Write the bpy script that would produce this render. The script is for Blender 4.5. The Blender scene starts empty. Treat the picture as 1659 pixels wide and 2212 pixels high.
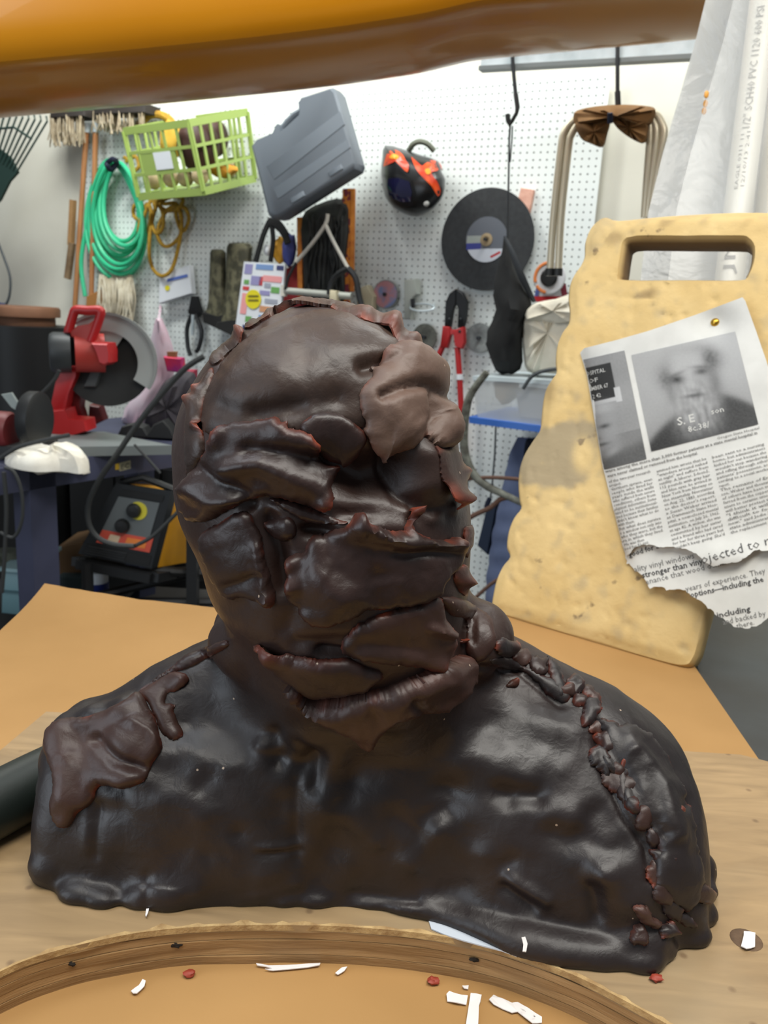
import bpy, bmesh, math, random
import numpy as np
from mathutils import Vector, Matrix, geometry, noise as mnoise
from mathutils.bvhtree import BVHTree

random.seed(7); np.random.seed(7)
sc = bpy.context.scene
col = sc.collection

# ------------------------------------------------------------------ camera
CAM_F = 1800.0                      # focal length in pixels of the 1659 x 2212 frame
PITCH = math.radians(13.93); ROLL = math.radians(3.27); CAM_H = 0.40
cam_data = bpy.data.cameras.new('camera'); cam = bpy.data.objects.new('camera', cam_data); col.objects.link(cam)
cam_data.sensor_fit = 'VERTICAL'; cam_data.sensor_height = 24.0
cam_data.lens = 24.0 * CAM_F / 2212.0
cam_data.clip_start = 0.02; cam_data.clip_end = 60
_rt = Vector((1, 0, 0)); _up = Vector((0, math.sin(PITCH), math.cos(PITCH))); _bk = Vector((0, -math.cos(PITCH), math.sin(PITCH)))
_c, _s = math.cos(ROLL), math.sin(ROLL)
_rt2 = _rt * _c + _up * _s; _up2 = _up * _c - _rt * _s
cam.matrix_world = Matrix(((_rt2.x, _up2.x, _bk.x, 0), (_rt2.y, _up2.y, _bk.y, 0), (_rt2.z, _up2.z, _bk.z, CAM_H), (0, 0, 0, 1)))
cam_data.dof.use_dof = True; cam_data.dof.focus_distance = 0.50
cam_data.dof.aperture_fstop = cam_data.lens / 1.75      # 1.75 mm pupil, a small phone camera
sc.camera = cam

# ------------------------------------------------------------------ light
world = bpy.data.worlds.new('workshop_air'); sc.world = world; world.use_nodes = True
world.node_tree.nodes['Background'].inputs[0].default_value = (0.86, 0.93, 1.0, 1)
world.node_tree.nodes['Background'].inputs[1].default_value = 0.15

def area(name, loc, target, sx, sy, power, color):
    d = bpy.data.lights.new(name, 'AREA'); d.shape = 'RECTANGLE'; d.size = sx; d.size_y = sy; d.energy = power; d.color = color
    o = bpy.data.objects.new(name, d); col.objects.link(o); o.location = loc
    o.rotation_euler = (Vector(target) - Vector(loc)).to_track_quat('-Z', 'Y').to_euler()
    return o
# ceiling fluorescents of the workshop: two rows over the work table, one row along the pegboard
area('ceiling_fluorescent_table', (0.45, 0.15, 2.0), (0.25, 0.60, 0), 2.4, 0.7, 48, (1.0, 0.97, 0.90))
area('open_door_daylight', (-2.4, -0.9, 0.75), (0.0, 0.55, 0.15), 1.8, 1.9, 30, (0.80, 0.90, 1.0))
area('ceiling_fluorescent_side', (-1.0, 0.75, 2.05), (-0.1, 0.75, 0), 0.5, 1.3, 12, (0.86, 0.93, 1.0))
area('ceiling_fluorescent_wall', (0.60, 2.50, 2.25), (0.25, 3.3, 0.55), 1.3, 0.35, 30, (0.97, 1.0, 0.98))
area('ceiling_fluorescent_corner', (-1.3, 2.9, 2.25), (-1.3, 4.0, 0.3), 1.2, 0.35, 44, (0.97, 1.0, 0.97))

vs = sc.view_settings
vs.view_transform = 'Standard'; vs.look = 'None'; vs.gamma = 1.0; vs.use_curve_mapping = False
vs.exposure = 0.35

# ------------------------------------------------------------------ picture measurements -> places in the room
def ray(px, py):
    a = px - 829.5; b = py - 1106.0
    xi = (_c * a + _s * b) / CAM_F; yi = (-_s * a + _c * b) / CAM_F
    return np.array([xi, math.cos(PITCH) - yi * math.sin(PITCH), -math.sin(PITCH) - yi * math.cos(PITCH)])
EYE = np.array([0, 0, CAM_H])
def onz(px, py, z=0.0):
    d = ray(px, py); return EYE + d * ((z - CAM_H) / d[2])
def ony(px, py, Y):
    d = ray(px, py); return EYE + d * (Y / d[1])
def onplane(px, py, p0, n):
    d = ray(px, py); n = np.asarray(n); return EYE + d * (np.dot(np.asarray(p0) - EYE, n) / np.dot(d, n))
YAW = math.radians(26.26)
WU = np.array([math.cos(YAW), -math.sin(YAW), 0.0])      # along the pegboard wall, to the right
WN = np.array([-math.sin(YAW), -math.cos(YAW), 0.0])     # out of the wall
WO = np.array([0, 3.46, 0.0])
def wl(px, py, off=0.0): return onplane(px, py, WO + WN * off, WN)
def uvw(u, z, off=0.0): return WO + WU * u + WN * off + np.array([0, 0, z])
def proj(P):
    P = np.asarray(P, float); X = P[..., 0]; Y = P[..., 1]; Z = P[..., 2] - CAM_H
    zc = Y * math.cos(PITCH) - Z * math.sin(PITCH); yc = -(Y * math.sin(PITCH) + Z * math.cos(PITCH))
    xi = CAM_F * X / zc; yi = CAM_F * yc / zc
    return np.stack([829.5 + _c * xi - _s * yi, 1106 + _s * xi + _c * yi], -1)

# ------------------------------------------------------------------ materials
MATS = {}
def mat(name, color, rough=0.5, metal=0.0, color2=None, scale=8.0, contrast=(0.35, 0.65), bump=0.0, bscale=60.0, spec=0.5,
        alpha=1.0, coat=0.0, trans=0.0, stretch=(1, 1, 1), detail=4.0):
    if name in MATS: return MATS[name]
    m = bpy.data.materials.new(name); m.use_nodes = True; nt = m.node_tree; b = nt.nodes['Principled BSDF']
    b.inputs['Base Color'].default_value = (*color, 1); b.inputs['Roughness'].default_value = rough
    b.inputs['Metallic'].default_value = metal; b.inputs['Specular IOR Level'].default_value = spec
    b.inputs['Alpha'].default_value = alpha; b.inputs['Coat Weight'].default_value = coat
    b.inputs['Transmission Weight'].default_value = trans
    if color2 is not None or bump:
        tc = nt.nodes.new('ShaderNodeTexCoord'); mp = nt.nodes.new('ShaderNodeMapping'); mp.inputs['Scale'].default_value = stretch
        nt.links.new(tc.outputs['Object'], mp.inputs[0])
    if color2 is not None:
        n = nt.nodes.new('ShaderNodeTexNoise'); n.inputs['Scale'].default_value = scale; n.inputs['Detail'].default_value = detail
        r = nt.nodes.new('ShaderNodeValToRGB'); r.color_ramp.elements[0].position = contrast[0]; r.color_ramp.elements[1].position = contrast[1]
        r.color_ramp.elements[0].color = (*color, 1); r.color_ramp.elements[1].color = (*color2, 1)
        nt.links.new(mp.outputs[0], n.inputs['Vector']); nt.links.new(n.outputs['Fac'], r.inputs[0]); nt.links.new(r.outputs[0], b.inputs['Base Color'])
    if bump:
        n2 = nt.nodes.new('ShaderNodeTexNoise'); n2.inputs['Scale'].default_value = bscale; n2.inputs['Detail'].default_value = 5
        bp = nt.nodes.new('ShaderNodeBump'); bp.inputs['Strength'].default_value = bump; bp.inputs['Distance'].default_value = 0.002
        nt.links.new(mp.outputs[0], n2.inputs['Vector']); nt.links.new(n2.outputs['Fac'], bp.inputs['Height']); nt.links.new(bp.outputs[0], b.inputs['Normal'])
    MATS[name] = m
    return m
def S(r, g, b):                                          # sRGB 0-255 -> linear
    f = lambda c: (c / 255 / 12.92) if c <= 10 else ((c / 255 + 0.055) / 1.055) ** 2.4
    return (f(r), f(g), f(b))

# ------------------------------------------------------------------ mesh building
class MB:
    def __init__(self): self.v = []; self.f = []
    def add(self, vs, fs):
        k = len(self.v); self.v.extend([tuple(map(float, p)) for p in vs]); self.f.extend([tuple(i + k for i in f) for f in fs]); return self
    def hexa(self, bottom4, top4):
        return self.add(list(bottom4) + list(top4), [(3, 2, 1, 0), (4, 5, 6, 7), (0, 1, 5, 4), (1, 2, 6, 5), (2, 3, 7, 6), (3, 0, 4, 7)])
    def box(self, c, sx, sy, sz, ax=None):
        X, Y, Z = (np.array(a, float) for a in (ax if ax is not None else ((1, 0, 0), (0, 1, 0), (0, 0, 1)))); c = np.asarray(c, float)
        X = X * sx / 2; Y = Y * sy / 2; Z = Z * sz / 2
        return self.hexa([c - X - Y - Z, c + X - Y - Z, c + X + Y - Z, c - X + Y - Z], [c - X - Y + Z, c + X - Y + Z, c + X + Y + Z, c - X + Y + Z])
    def bar(self, a, b, w, t, n):
        a = np.asarray(a, float); b = np.asarray(b, float); d = b - a; L = np.linalg.norm(d); d = d / L
        n = np.asarray(n, float); n = n - d * np.dot(n, d); n /= np.linalg.norm(n); s = np.cross(n, d)
        return self.box((a + b) / 2, L, w, t, (d, s, n))
    def tube(self, pts, r, seg=10, closed=False, smooth=0, flat=1.0):
        P = np.array(pts, float)
        R = np.full(len(P), r, float) if np.isscalar(r) else np.array(r, float)
        if smooth: P, R = spline(P, R, smooth, closed)
        n = len(P); T = np.roll(P, -1, 0) - np.roll(P, 1, 0)
        if not closed: T[0] = P[1] - P[0]; T[-1] = P[-1] - P[-2]
        T /= np.linalg.norm(T, axis=1)[:, None] + 1e-12
        ref = np.array([0, 0, 1.0]) if abs(T[0][2]) < 0.9 else np.array([1.0, 0, 0])
        N = ref - T[0] * np.dot(ref, T[0]); N /= np.linalg.norm(N)
        vs = []; ang = np.linspace(0, 2 * np.pi, seg, endpoint=False)
        for i in range(n):
            N = N - T[i] * np.dot(N, T[i]); N /= np.linalg.norm(N); B = np.cross(T[i], N)
            for a in ang: vs.append(P[i] + R[i] * (N * math.cos(a) + B * math.sin(a) * flat))
        fs = []; m = n if closed else n - 1
        for i in range(m):
            for j in range(seg):
                a = i * seg + j; b = i * seg + (j + 1) % seg; c = ((i + 1) % n) * seg + (j + 1) % seg; d = ((i + 1) % n) * seg + j
                fs.append((a, b, c, d))
        if not closed: fs.append(tuple(range(seg - 1, -1, -1))); fs.append(tuple((n - 1) * seg + j for j in range(seg)))
        return self.add(vs, fs)
    def lathe(self, c, axis, prof, seg=32, ref=None):
        """prof: list of (radius, height along axis)"""
        c = np.asarray(c, float); A = np.asarray(axis, float); A = A / np.linalg.norm(A)
        rf = np.array(ref, float) if ref is not None else (np.array([0, 0, 1.0]) if abs(A[2]) < 0.9 else np.array([1.0, 0, 0]))
        U = rf - A * np.dot(rf, A); U /= np.linalg.norm(U); V = np.cross(A, U)
        vs = []; fs = []
        for (r, h) in prof:
            for j in range(seg):
                a = 2 * math.pi * j / seg; vs.append(c + A * h + (U * math.cos(a) + V * math.sin(a)) * max(r, 1e-5))
        for i in range(len(prof) - 1):
            for j in range(seg):
                fs.append((i * seg + j, i * seg + (j + 1) % seg, (i + 1) * seg + (j + 1) % seg, (i + 1) * seg + j))
        fs.append(tuple(range(seg - 1, -1, -1))); fs.append(tuple((len(prof) - 1) * seg + j for j in range(seg)))
        return self.add(vs, fs)
    def prism(self, front, vec, cham=0.0):
        """closed outline of 3-D points, extruded by vec; cham shrinks the front face a little (rounded edge)"""
        Fp = np.array(front, float); v = np.asarray(vec, float); n = len(Fp); c = Fp.mean(0)
        L = np.linalg.norm(v)
        rings = []
        if cham > 0:
            ext = np.linalg.norm(Fp - c, axis=1).max()
            k = 1 - cham / ext
            rings = [c + (Fp - c) * k, c + (Fp - c) * (1 - 0.3 * (1 - k)) + v / L * cham * 0.45, Fp + v / L * cham]
        else: rings = [Fp]
        rings.append(Fp + v)
        vs = np.concatenate(rings); fs = [tuple(range(n))]
        for i in range(len(rings) - 1):
            for j in range(n):
                fs.append((i * n + j, (i + 1) * n + j, (i + 1) * n + (j + 1) % n, i * n + (j + 1) % n))
        fs.append(tuple(range(len(rings) * n - 1, (len(rings) - 1) * n - 1, -1)))
        return self.add(vs, fs)
    def ball(self, c, r, seg=20, rings=12, ax=None, lump=0.0, seed=0.0):
        rx, ry, rz = (r, r, r) if np.isscalar(r) else r
        X, Y, Z = (np.array(a, float) for a in (ax if ax is not None else ((1, 0, 0), (0, 1, 0), (0, 0, 1)))); c = np.asarray(c, float)
        vs = []; fs = []
        for i in range(rings + 1):
            t = math.pi * i / rings
            for j in range(seg):
                p = 2 * math.pi * j / seg; q = np.array([math.sin(t) * math.cos(p), math.sin(t) * math.sin(p), math.cos(t)])
                k = 1 + (lump * mnoise.noise(Vector(q * 1.7) + Vector((seed, seed * 2, 0))) if lump else 0)
                vs.append(c + (X * q[0] * rx + Y * q[1] * ry + Z * q[2] * rz) * k)
        for i in range(rings):
            for j in range(seg):
                fs.append((i * seg + j, (i + 1) * seg + j, (i + 1) * seg + (j + 1) % seg, i * seg + (j + 1) % seg))
        return self.add(vs, fs)
    def loft(self, rings, cap=True):
        n = len(rings[0]); k = len(self.v); vs = [p for r in rings for p in r]; fs = []
        for i in range(len(rings) - 1):
            for j in range(n): fs.append((i * n + j, i * n + (j + 1) % n, (i + 1) * n + (j + 1) % n, (i + 1) * n + j))
        if cap: fs.append(tuple(range(n - 1, -1, -1))); fs.append(tuple((len(rings) - 1) * n + j for j in range(n)))
        return self.add(vs, fs)
    def obj(self, name, m, parent=None, smooth=True, base=None, fix=True, kind=None):
        V = np.array(self.v, float)
        if parent is not None: o0 = np.array(parent['_o'])
        else: o0 = np.array(base, float) if base is not None else np.array([*(V.min(0) + V.max(0))[:2] / 2, V[:, 2].min()])
        me = bpy.data.meshes.new(name); me.from_pydata((V - o0).tolist(), [], self.f); me.update()
        if fix:
            bm = bmesh.new(); bm.from_mesh(me); bmesh.ops.remove_doubles(bm, verts=bm.verts, dist=1e-6)
            bmesh.ops.recalc_face_normals(bm, faces=bm.faces); bm.to_mesh(me); bm.free()
        return link(name, me, m, parent, smooth, o0, kind)
def link(name, me, m, parent, smooth, o0, kind=None):
    if m is not None: me.materials.append(m)
    if smooth:
        me.polygons.foreach_set('use_smooth', [True] * len(me.polygons))
        try: me.set_sharp_from_angle(angle=math.radians(38))
        except Exception: pass
    o = bpy.data.objects.new(name, me); col.objects.link(o)
    if parent is not None:
        o.parent = parent
    else: o.location = o0
    o['_o'] = [float(a) for a in o0]
    if kind: o['kind'] = kind
    return o
def spline(P, R, k, closed):
    n = len(P); out = []; ro = []
    for i in range(n if closed else n - 1):
        g = (lambda q: q % n) if closed else (lambda q: min(max(q, 0), n - 1))
        p0, p1, p2, p3 = P[g(i - 1)], P[g(i)], P[g(i + 1)], P[g(i + 2)]; r1, r2 = R[g(i)], R[g(i + 1)]
        for j in range(k):
            t = j / k
            out.append(0.5 * ((2 * p1) + (-p0 + p2) * t + (2 * p0 - 5 * p1 + 4 * p2 - p3) * t * t + (-p0 + 3 * p1 - 3 * p2 + p3) * t ** 3)); ro.append(r1 + (r2 - r1) * t)
    if not closed: out.append(P[-1]); ro.append(R[-1])
    return np.array(out), np.array(ro)
def thing(name, base, label, cat, group=None):
    o = bpy.data.objects.new(name, None); col.objects.link(o); o.location = tuple(map(float, base)); o.empty_display_size = 0.05
    o['_o'] = [float(a) for a in base]; return tag(o, label, cat, group)
def tag(o, label, cat, group=None):
    o['label'] = label; o['category'] = cat
    if group: o['group'] = group
    return o
def struct(o): o['kind'] = 'structure'; return o
def px_outline(pts, fn): return [fn(*p) for p in pts]
def smooth_outline(pts, k=4):
    P = np.array(pts, float); return spline(P, np.zeros(len(P)), k, True)[0]
# ------------------------------------------------------------------ room shell
FLOOR_Z = -0.86
def nodes_mat(name):
    m = bpy.data.materials.new(name); m.use_nodes = True; return m, m.node_tree, m.node_tree.nodes['Principled BSDF']
floor_m = mat('dark_concrete', S(62, 60, 58), .75, color2=S(88, 84, 80), scale=3, bump=.2)
o = MB().box((0.0, 2.3, FLOOR_Z - .05), 7.0, 8.0, .1).obj('floor', floor_m); struct(o)
wall_m = mat('cream_wall_paint', S(222, 219, 205), .75, color2=S(214, 210, 196), scale=2.5, bump=.08, bscale=90)
def wallbox(name, u0, u1, z0, z1, o0, o1, m):
    b = MB().hexa([uvw(u0, z0, o0), uvw(u1, z0, o0), uvw(u1, z0, o1), uvw(u0, z0, o1)], [uvw(u0, z1, o0), uvw(u1, z1, o0), uvw(u1, z1, o1), uvw(u0, z1, o1)])
    return b.obj(name, m, smooth=False)
struct(wallbox('wall_back', -4.2, 2.6, FLOOR_Z, 2.3, -.14, -.045, wall_m))
# pegboard: white hardboard with one-inch hole grid (holes are a few pixels wide: in the material)
m, nt, b = nodes_mat('white_pegboard'); L = nt.links.new
tc = nt.nodes.new('ShaderNodeTexCoord'); sep = nt.nodes.new('ShaderNodeSeparateXYZ'); L(tc.outputs['Object'], sep.inputs[0])
def math_node(op, a, bb=None, c=None):
    n = nt.nodes.new('ShaderNodeMath'); n.operation = op
    for k, v in enumerate((a, bb, c)):
        if v is None: continue
        if isinstance(v, (int, float)): n.inputs[k].default_value = v
        else: L(v, n.inputs[k])
    return n.outputs[0]
fr = []
for ax in (0, 2):
    q_ = math_node('MULTIPLY', sep.outputs[ax], 1 / .0254); q_ = math_node('FRACT', q_); q_ = math_node('SUBTRACT', q_, .5); fr.append(math_node('MULTIPLY', q_, q_))
dd = math_node('SQRT', math_node('ADD', fr[0], fr[1]))
hole = math_node('SMOOTH_MIN', math_node('GREATER_THAN', dd, .135), 1.0, 0.0)
mx = nt.nodes.new('ShaderNodeMix'); mx.data_type = 'RGBA'; L(hole, mx.inputs[0]); mx.inputs[6].default_value = (*S(108, 112, 108), 1); mx.inputs[7].default_value = (*S(228, 233, 230), 1)
L(mx.outputs[2], b.inputs['Base Color']); b.inputs['Roughness'].default_value = .38
bp = nt.nodes.new('ShaderNodeBump'); bp.inputs['Strength'].default_value = .5; bp.inputs['Distance'].default_value = .003; L(hole, bp.inputs['Height']); L(bp.outputs[0], b.inputs['Normal'])
pl = wl(186, 500); pr = wl(1304, 300); ul = float(np.dot(pl - WO, WU)); ur = float(np.dot(pr - WO, WU)); zt_ = float(wl(900, 189)[2])
def pegpanel(u0, u1, z0, z1):
    me = MB().box((0, 0, 0), u1 - u0, .006, z1 - z0)
    o = me.obj('pegboard_panel', m, base=(0, 0, 0), smooth=False); c = uvw((u0 + u1) / 2, (z0 + z1) / 2, -.003)
    o.location = c; o.rotation_euler = (0, 0, -YAW); o['_o'] = [float(a) for a in c]; return o
p1 = pegpanel(ul, ul + 1.218, zt_ - 1.22, zt_); tag(p1, 'white pegboard sheet behind the green hose and the crate', 'pegboard', 'pegboard sheets')
p2 = pegpanel(ul + 1.221, ur, zt_ - 1.22, zt_); tag(p2, 'white pegboard sheet behind the helmet and the cutting disc', 'pegboard', 'pegboard sheets')
p3 = pegpanel(ul + 1.221, ur + .12, zt_ - 2.0, zt_ - 1.223); tag(p3, 'lower white pegboard sheet behind the bolt cutter handles', 'pegboard', 'pegboard sheets')
p4 = pegpanel(ul, ul + 1.218, zt_ - 2.0, zt_ - 1.223); tag(p4, 'lower white pegboard sheet behind the mitre of the work bench', 'pegboard', 'pegboard sheets')
p4['label'] = 'lower white pegboard sheet behind the red chop saw and bench'

# ------------------------------------------------------------------ work table
steel = mat('scuffed_steel', S(104, 110, 114), .38, metal=.8, color2=S(84, 82, 78), scale=4, bump=.06)
tbl = thing('work_table', (0.35, .60, FLOOR_Z), 'grey steel work table under the brown cardboard sheet', 'table')
TZ = -.0345
MB().prism([(x, y, TZ) for x, y in ((-.43, .08), (1.18, .08), (1.18, 1.30), (.55, 1.25), (.16, 1.11), (-.2, 1.06), (-.43, 1.02))], (0, 0, -.04)).obj('table_top', steel, tbl, smooth=False)
for lx in (-.38, 1.12):
    for ly in (.14, 1.0 if lx < 0 else 1.22): MB().box((lx, ly, (FLOOR_Z + TZ - .04) / 2), .05, .05, TZ - .04 - FLOOR_Z).obj('leg', steel, tbl, smooth=False)
# cardboard sheet, its far left corner curled up a little
card_m = mat('kraft_cardboard', S(170, 130, 78), .8, color2=S(160, 121, 70), scale=5, bump=.10, bscale=140, stretch=(1, 1, 1))
cA, cB, cC, cD = np.array([-.50, 1.150]), np.array([.405, .985]), np.array([.375, .62]), np.array([.36, .15])
def cardpt(s, t):
    yb = np.interp(s, [0, .15, .31, .6, 1], [1.14, 1.105, 1.09, 1.13, 1.21]); p = np.array([(-.485 + .03 * (1 - t)) * (1 - s) + (.36 + .055 * t / .85) * s, .15 + (yb - .15) * t])
    # back edge bows
    p[1] += .012 * math.sin(s * 9) * t ** 6
    cu = max(0, 1 - math.hypot(s * 1.3, (1 - t) * 1.2) / .28); z = -.0335 + .006 * cu ** 2 + .006 * max(0, (t - .9) / .1) ** 2 * (1 - s)
    z += .0014 * mnoise.noise(Vector((s * 5, t * 5, 1))) * max(0, min(1, (t - .7) / .2))
    return np.array([p[0], p[1], z])
ns, ntt = 50, 60; vs_ = []; fs_ = []
for k, dz in enumerate((.0035, 0)):
    for i in range(ntt + 1):
        for j in range(ns + 1):
            q_ = cardpt(j / ns, i / ntt); 
            if i == ntt: q_[1] += .004 * mnoise.noise(Vector((j * .7, 3, 0)))
            vs_.append(q_ + np.array([0, 0, dz]))
N1 = (ns + 1) * (ntt + 1)
for i in range(ntt):
    for j in range(ns):
        a = i * (ns + 1) + j; fs_.append((a, a + 1, a + ns + 2, a + ns + 1)); fs_.append((N1 + a + ns + 1, N1 + a + ns + 2, N1 + a + 1, N1 + a))
bd = [j for j in range(ns)] + [(i + 1) * (ns + 1) - 1 for i in range(ntt)] + [ntt * (ns + 1) + j for j in range(ns, 0, -1)] + [i * (ns + 1) for i in range(ntt, 0, -1)]
for a, c_ in zip(bd, bd[1:] + bd[:1]): fs_.append((c_, a, N1 + a, N1 + c_))
o = MB().add(vs_, fs_).obj('cardboard_sheet', card_m); tag(o, 'large brown cardboard sheet covering the work table', 'cardboard')

# plywood board with a concave sawn front edge, seven plies
def plymat(name, c1, c2, sc_, stretch):
    return mat(name, c1, .6, color2=c2, scale=sc_, stretch=stretch, bump=.25, bscale=sc_ * 4, contrast=(.3, .7), detail=8)
face_m, nt, b = nodes_mat('weathered_plywood_face'); L = nt.links.new
tc = nt.nodes.new('ShaderNodeTexCoord'); mp = nt.nodes.new('ShaderNodeMapping'); mp.inputs['Scale'].default_value = (2.0, 13, 10); L(tc.outputs['Object'], mp.inputs[0])
n1 = nt.nodes.new('ShaderNodeTexNoise'); n1.inputs['Scale'].default_value = 3.2; n1.inputs['Detail'].default_value = 8; n1.inputs['Distortion'].default_value = 1.6; L(mp.outputs[0], n1.inputs[0])
r1 = nt.nodes.new('ShaderNodeValToRGB'); el = r1.color_ramp.elements; el[0].position = .28; el[0].color = (*S(134, 110, 78), 1); el[1].position = .72; el[1].color = (*S(166, 138, 99), 1)
L(n1.outputs[0], r1.inputs[0])
n2 = nt.nodes.new('ShaderNodeTexNoise'); n2.inputs['Scale'].default_value = 7; n2.inputs['Detail'].default_value = 6; L(tc.outputs['Object'], n2.inputs[0])
r2 = nt.nodes.new('ShaderNodeValToRGB'); r2.color_ramp.elements[0].position = .52; r2.color_ramp.elements[0].color = (0, 0, 0, 1); r2.color_ramp.elements[1].position = .75; r2.color_ramp.elements[1].color = (.7, .7, .7, 1); L(n2.outputs[0], r2.inputs[0])
mx = nt.nodes.new('ShaderNodeMix'); mx.data_type = 'RGBA'; L(r2.outputs[0], mx.inputs[0]); L(r1.outputs[0], mx.inputs[6]); mx.inputs[7].default_value = (*S(150, 132, 104), 1)
vo = nt.nodes.new('ShaderNodeTexVoronoi'); vo.inputs['Scale'].default_value = 34; L(tc.outputs['Object'], vo.inputs['Vector'])
r3 = nt.nodes.new('ShaderNodeValToRGB'); r3.color_ramp.elements[0].position = .05; r3.color_ramp.elements[0].color = (.8, .8, .8, 1); r3.color_ramp.elements[1].position = .12; r3.color_ramp.elements[1].color = (0, 0, 0, 1); L(vo.outputs['Distance'], r3.inputs[0])
mx2 = nt.nodes.new('ShaderNodeMix'); mx2.data_type = 'RGBA'; L(r3.outputs[0], mx2.inputs[0]); L(mx.outputs[2], mx2.inputs[6]); mx2.inputs[7].default_value = (*S(112, 88, 62), 1)
L(mx2.outputs[2], b.inputs['Base Color']); b.inputs['Roughness'].default_value = .62
bp = nt.nodes.new('ShaderNodeBump'); bp.inputs['Strength'].default_value = .3; bp.inputs['Distance'].default_value = .0008; L(n1.outputs[0], bp.inputs['Height']); L(bp.outputs[0], b.inputs['Normal'])
front_px = [(-160, 2180), (-60, 2128), (0, 2098), (60, 2072), (140, 2048), (220, 2029), (300, 2014), (400, 2003), (520, 1998), (660, 1998), (780, 2003), (900, 2014), (1000, 2030), (1080, 2048), (1160, 2074), (1250, 2110), (1330, 2150), (1430, 2205), (1500, 2246), (1560, 2290)]
arc = np.array([onz(*p)[:2] for p in front_px])
def resample(P, n):
    P = spline(np.c_[P, np.zeros(len(P))], np.zeros(len(P)), 6, False)[0][:, :2]; s = np.r_[0, np.cumsum(np.linalg.norm(np.diff(P, axis=0), axis=1))]
    t = np.linspace(0, s[-1], n); return np.c_[np.interp(t, s, P[:, 0]), np.interp(t, s, P[:, 1])]
arc = resample(arc, 110)
bl = onz(100, 1537)[:2]; br = onz(1600, 1630)[:2]
back = np.array([[.40, .30], [.40, .31], [br[0] + .022, br[1] - .01], br, bl, [-.335, .60], [-.36, .34]])
brd = thing('plywood_board', (0, .56, -.03), 'weathered plywood board with a curved sawn front edge carrying the bust', 'board')
nply = 5; th = .03 / nply
for k in range(nply):
    jit = np.array([mnoise.noise(Vector((i * .13, k * 7.3, 2))) for i in range(len(arc))]) * (.0012 if k else .0015) + (.0006 if k % 2 else 0)
    A = arc.copy(); A[:, 1] += jit
    ins = .0012 * (k % 2)
    Bk = back.copy()
    z1_ = -k * th; z0_ = z1_ - th + (.0004 if k < nply - 1 else 0.0)
    outl = np.r_[A, Bk]
    t3 = np.c_[outl, np.full(len(outl), z1_)]
    # splintery lip on the top ply
    pm = face_m if k == 0 else [plymat('dark_ply_edge', S(132, 101, 64), S(160, 126, 84), 9, (2, 2, 22)), plymat('pale_ply_edge', S(150, 118, 78), S(178, 144, 100), 9, (2, 2, 22))][k % 2]
    mb = MB().prism(t3, (0, 0, z0_ - z1_)); ob = mb.obj('plywood_ply', pm, brd, smooth=False)
# the pale raw rim where the saw broke the top veneer
rim = MB(); rim_m = mat('raw_splintered_wood', S(190, 160, 110), .8, color2=S(150, 118, 76), scale=90, bump=.5, bscale=300)
i0 = np.array([mnoise.noise(Vector((i * .35, 9, 0))) + .5 * mnoise.noise(Vector((i * 1.1, 4, 0))) for i in range(len(arc))])
tang = np.gradient(arc, axis=0); tang /= np.linalg.norm(tang, axis=1)[:, None]; nrm = np.c_[-tang[:, 1], tang[:, 0]]
inn = arc + nrm * np.clip(.0010 + .0052 * i0, .0003, .008)[:, None]; outp = arc - nrm * (.0004)
vv = np.r_[np.c_[arc - nrm * .0006, np.full(len(arc), -.0042)], np.c_[arc - nrm * .0005, np.full(len(arc), .0002)], np.c_[inn, np.full(len(arc), .0008)], np.c_[inn, np.full(len(arc), -.001)]]
n_ = len(arc); ff = []
for i in range(n_ - 1):
    for k in range(3): ff.append((k * n_ + i, k * n_ + i + 1, (k + 1) * n_ + i + 1, (k + 1) * n_ + i))
rim.add(vv, ff).obj('splintered_rim', rim_m, brd)
# knot hole
kn = onz(1612, 2030); MB().lathe(kn, (0, 0, 1), [(.004, .0002), (.007, .0008), (.010, .0005), (.0105, .0001)], 20).obj('knot', mat('dark_knot', S(78, 58, 42), .8, color2=S(110, 86, 62), scale=80), brd)
for pxy, w_ in (((378, 2078), .004), ((157, 2130), .0022), ((1020, 2074), .0035)):
    q_ = onz(*pxy, -.012); 
    j = int(np.argmin(np.linalg.norm(arc - q_[:2], axis=1))); q_ = np.array([*(arc[j] - nrm[j] * .0004), -.013 if w_ < .0045 else -.019])
    MB().ball(q_, (w_, .0012, .0014), 12, 8, lump=.7, seed=w_ * 999).obj('ply_void', mat('void_dark', S(30, 22, 14), .9), brd)

# ------------------------------------------------------------------ foam float with hand slot, leaning back behind the bust
LEAN = math.radians(22)
fA = onz(1058, 1325, -.0296); fB = onz(1490, 1452, -.0296)
E1 = (fB - fA) / np.linalg.norm(fB - fA); NH = np.array([-E1[1], E1[0], 0]); EU = math.cos(LEAN) * np.array([0, 0, 1]) + math.sin(LEAN) * NH
FN = -(math.cos(LEAN) * NH - math.sin(LEAN) * np.array([0, 0, 1]))     # out of the front face
def fo(px, py, off=0.0): return onplane(px, py, fA + FN * off, FN)
def fuv(px, py, off=0.0):
    q_ = fo(px, py, off) - fA; return float(q_ @ E1), float(q_ @ EU)
def fp(u, v, off=0.0): return fA + E1 * u + EU * v + FN * off
foam_m, nt, b = nodes_mat('stained_yellow_foam'); L = nt.links.new
tc = nt.nodes.new('ShaderNodeTexCoord')
def nz_(scale, det=4, dist=0): 
    n = nt.nodes.new('ShaderNodeTexNoise'); n.inputs['Scale'].default_value = scale; n.inputs['Detail'].default_value = det; n.inputs['Distortion'].default_value = dist; L(tc.outputs['Object'], n.inputs[0]); return n.outputs['Fac']
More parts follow.
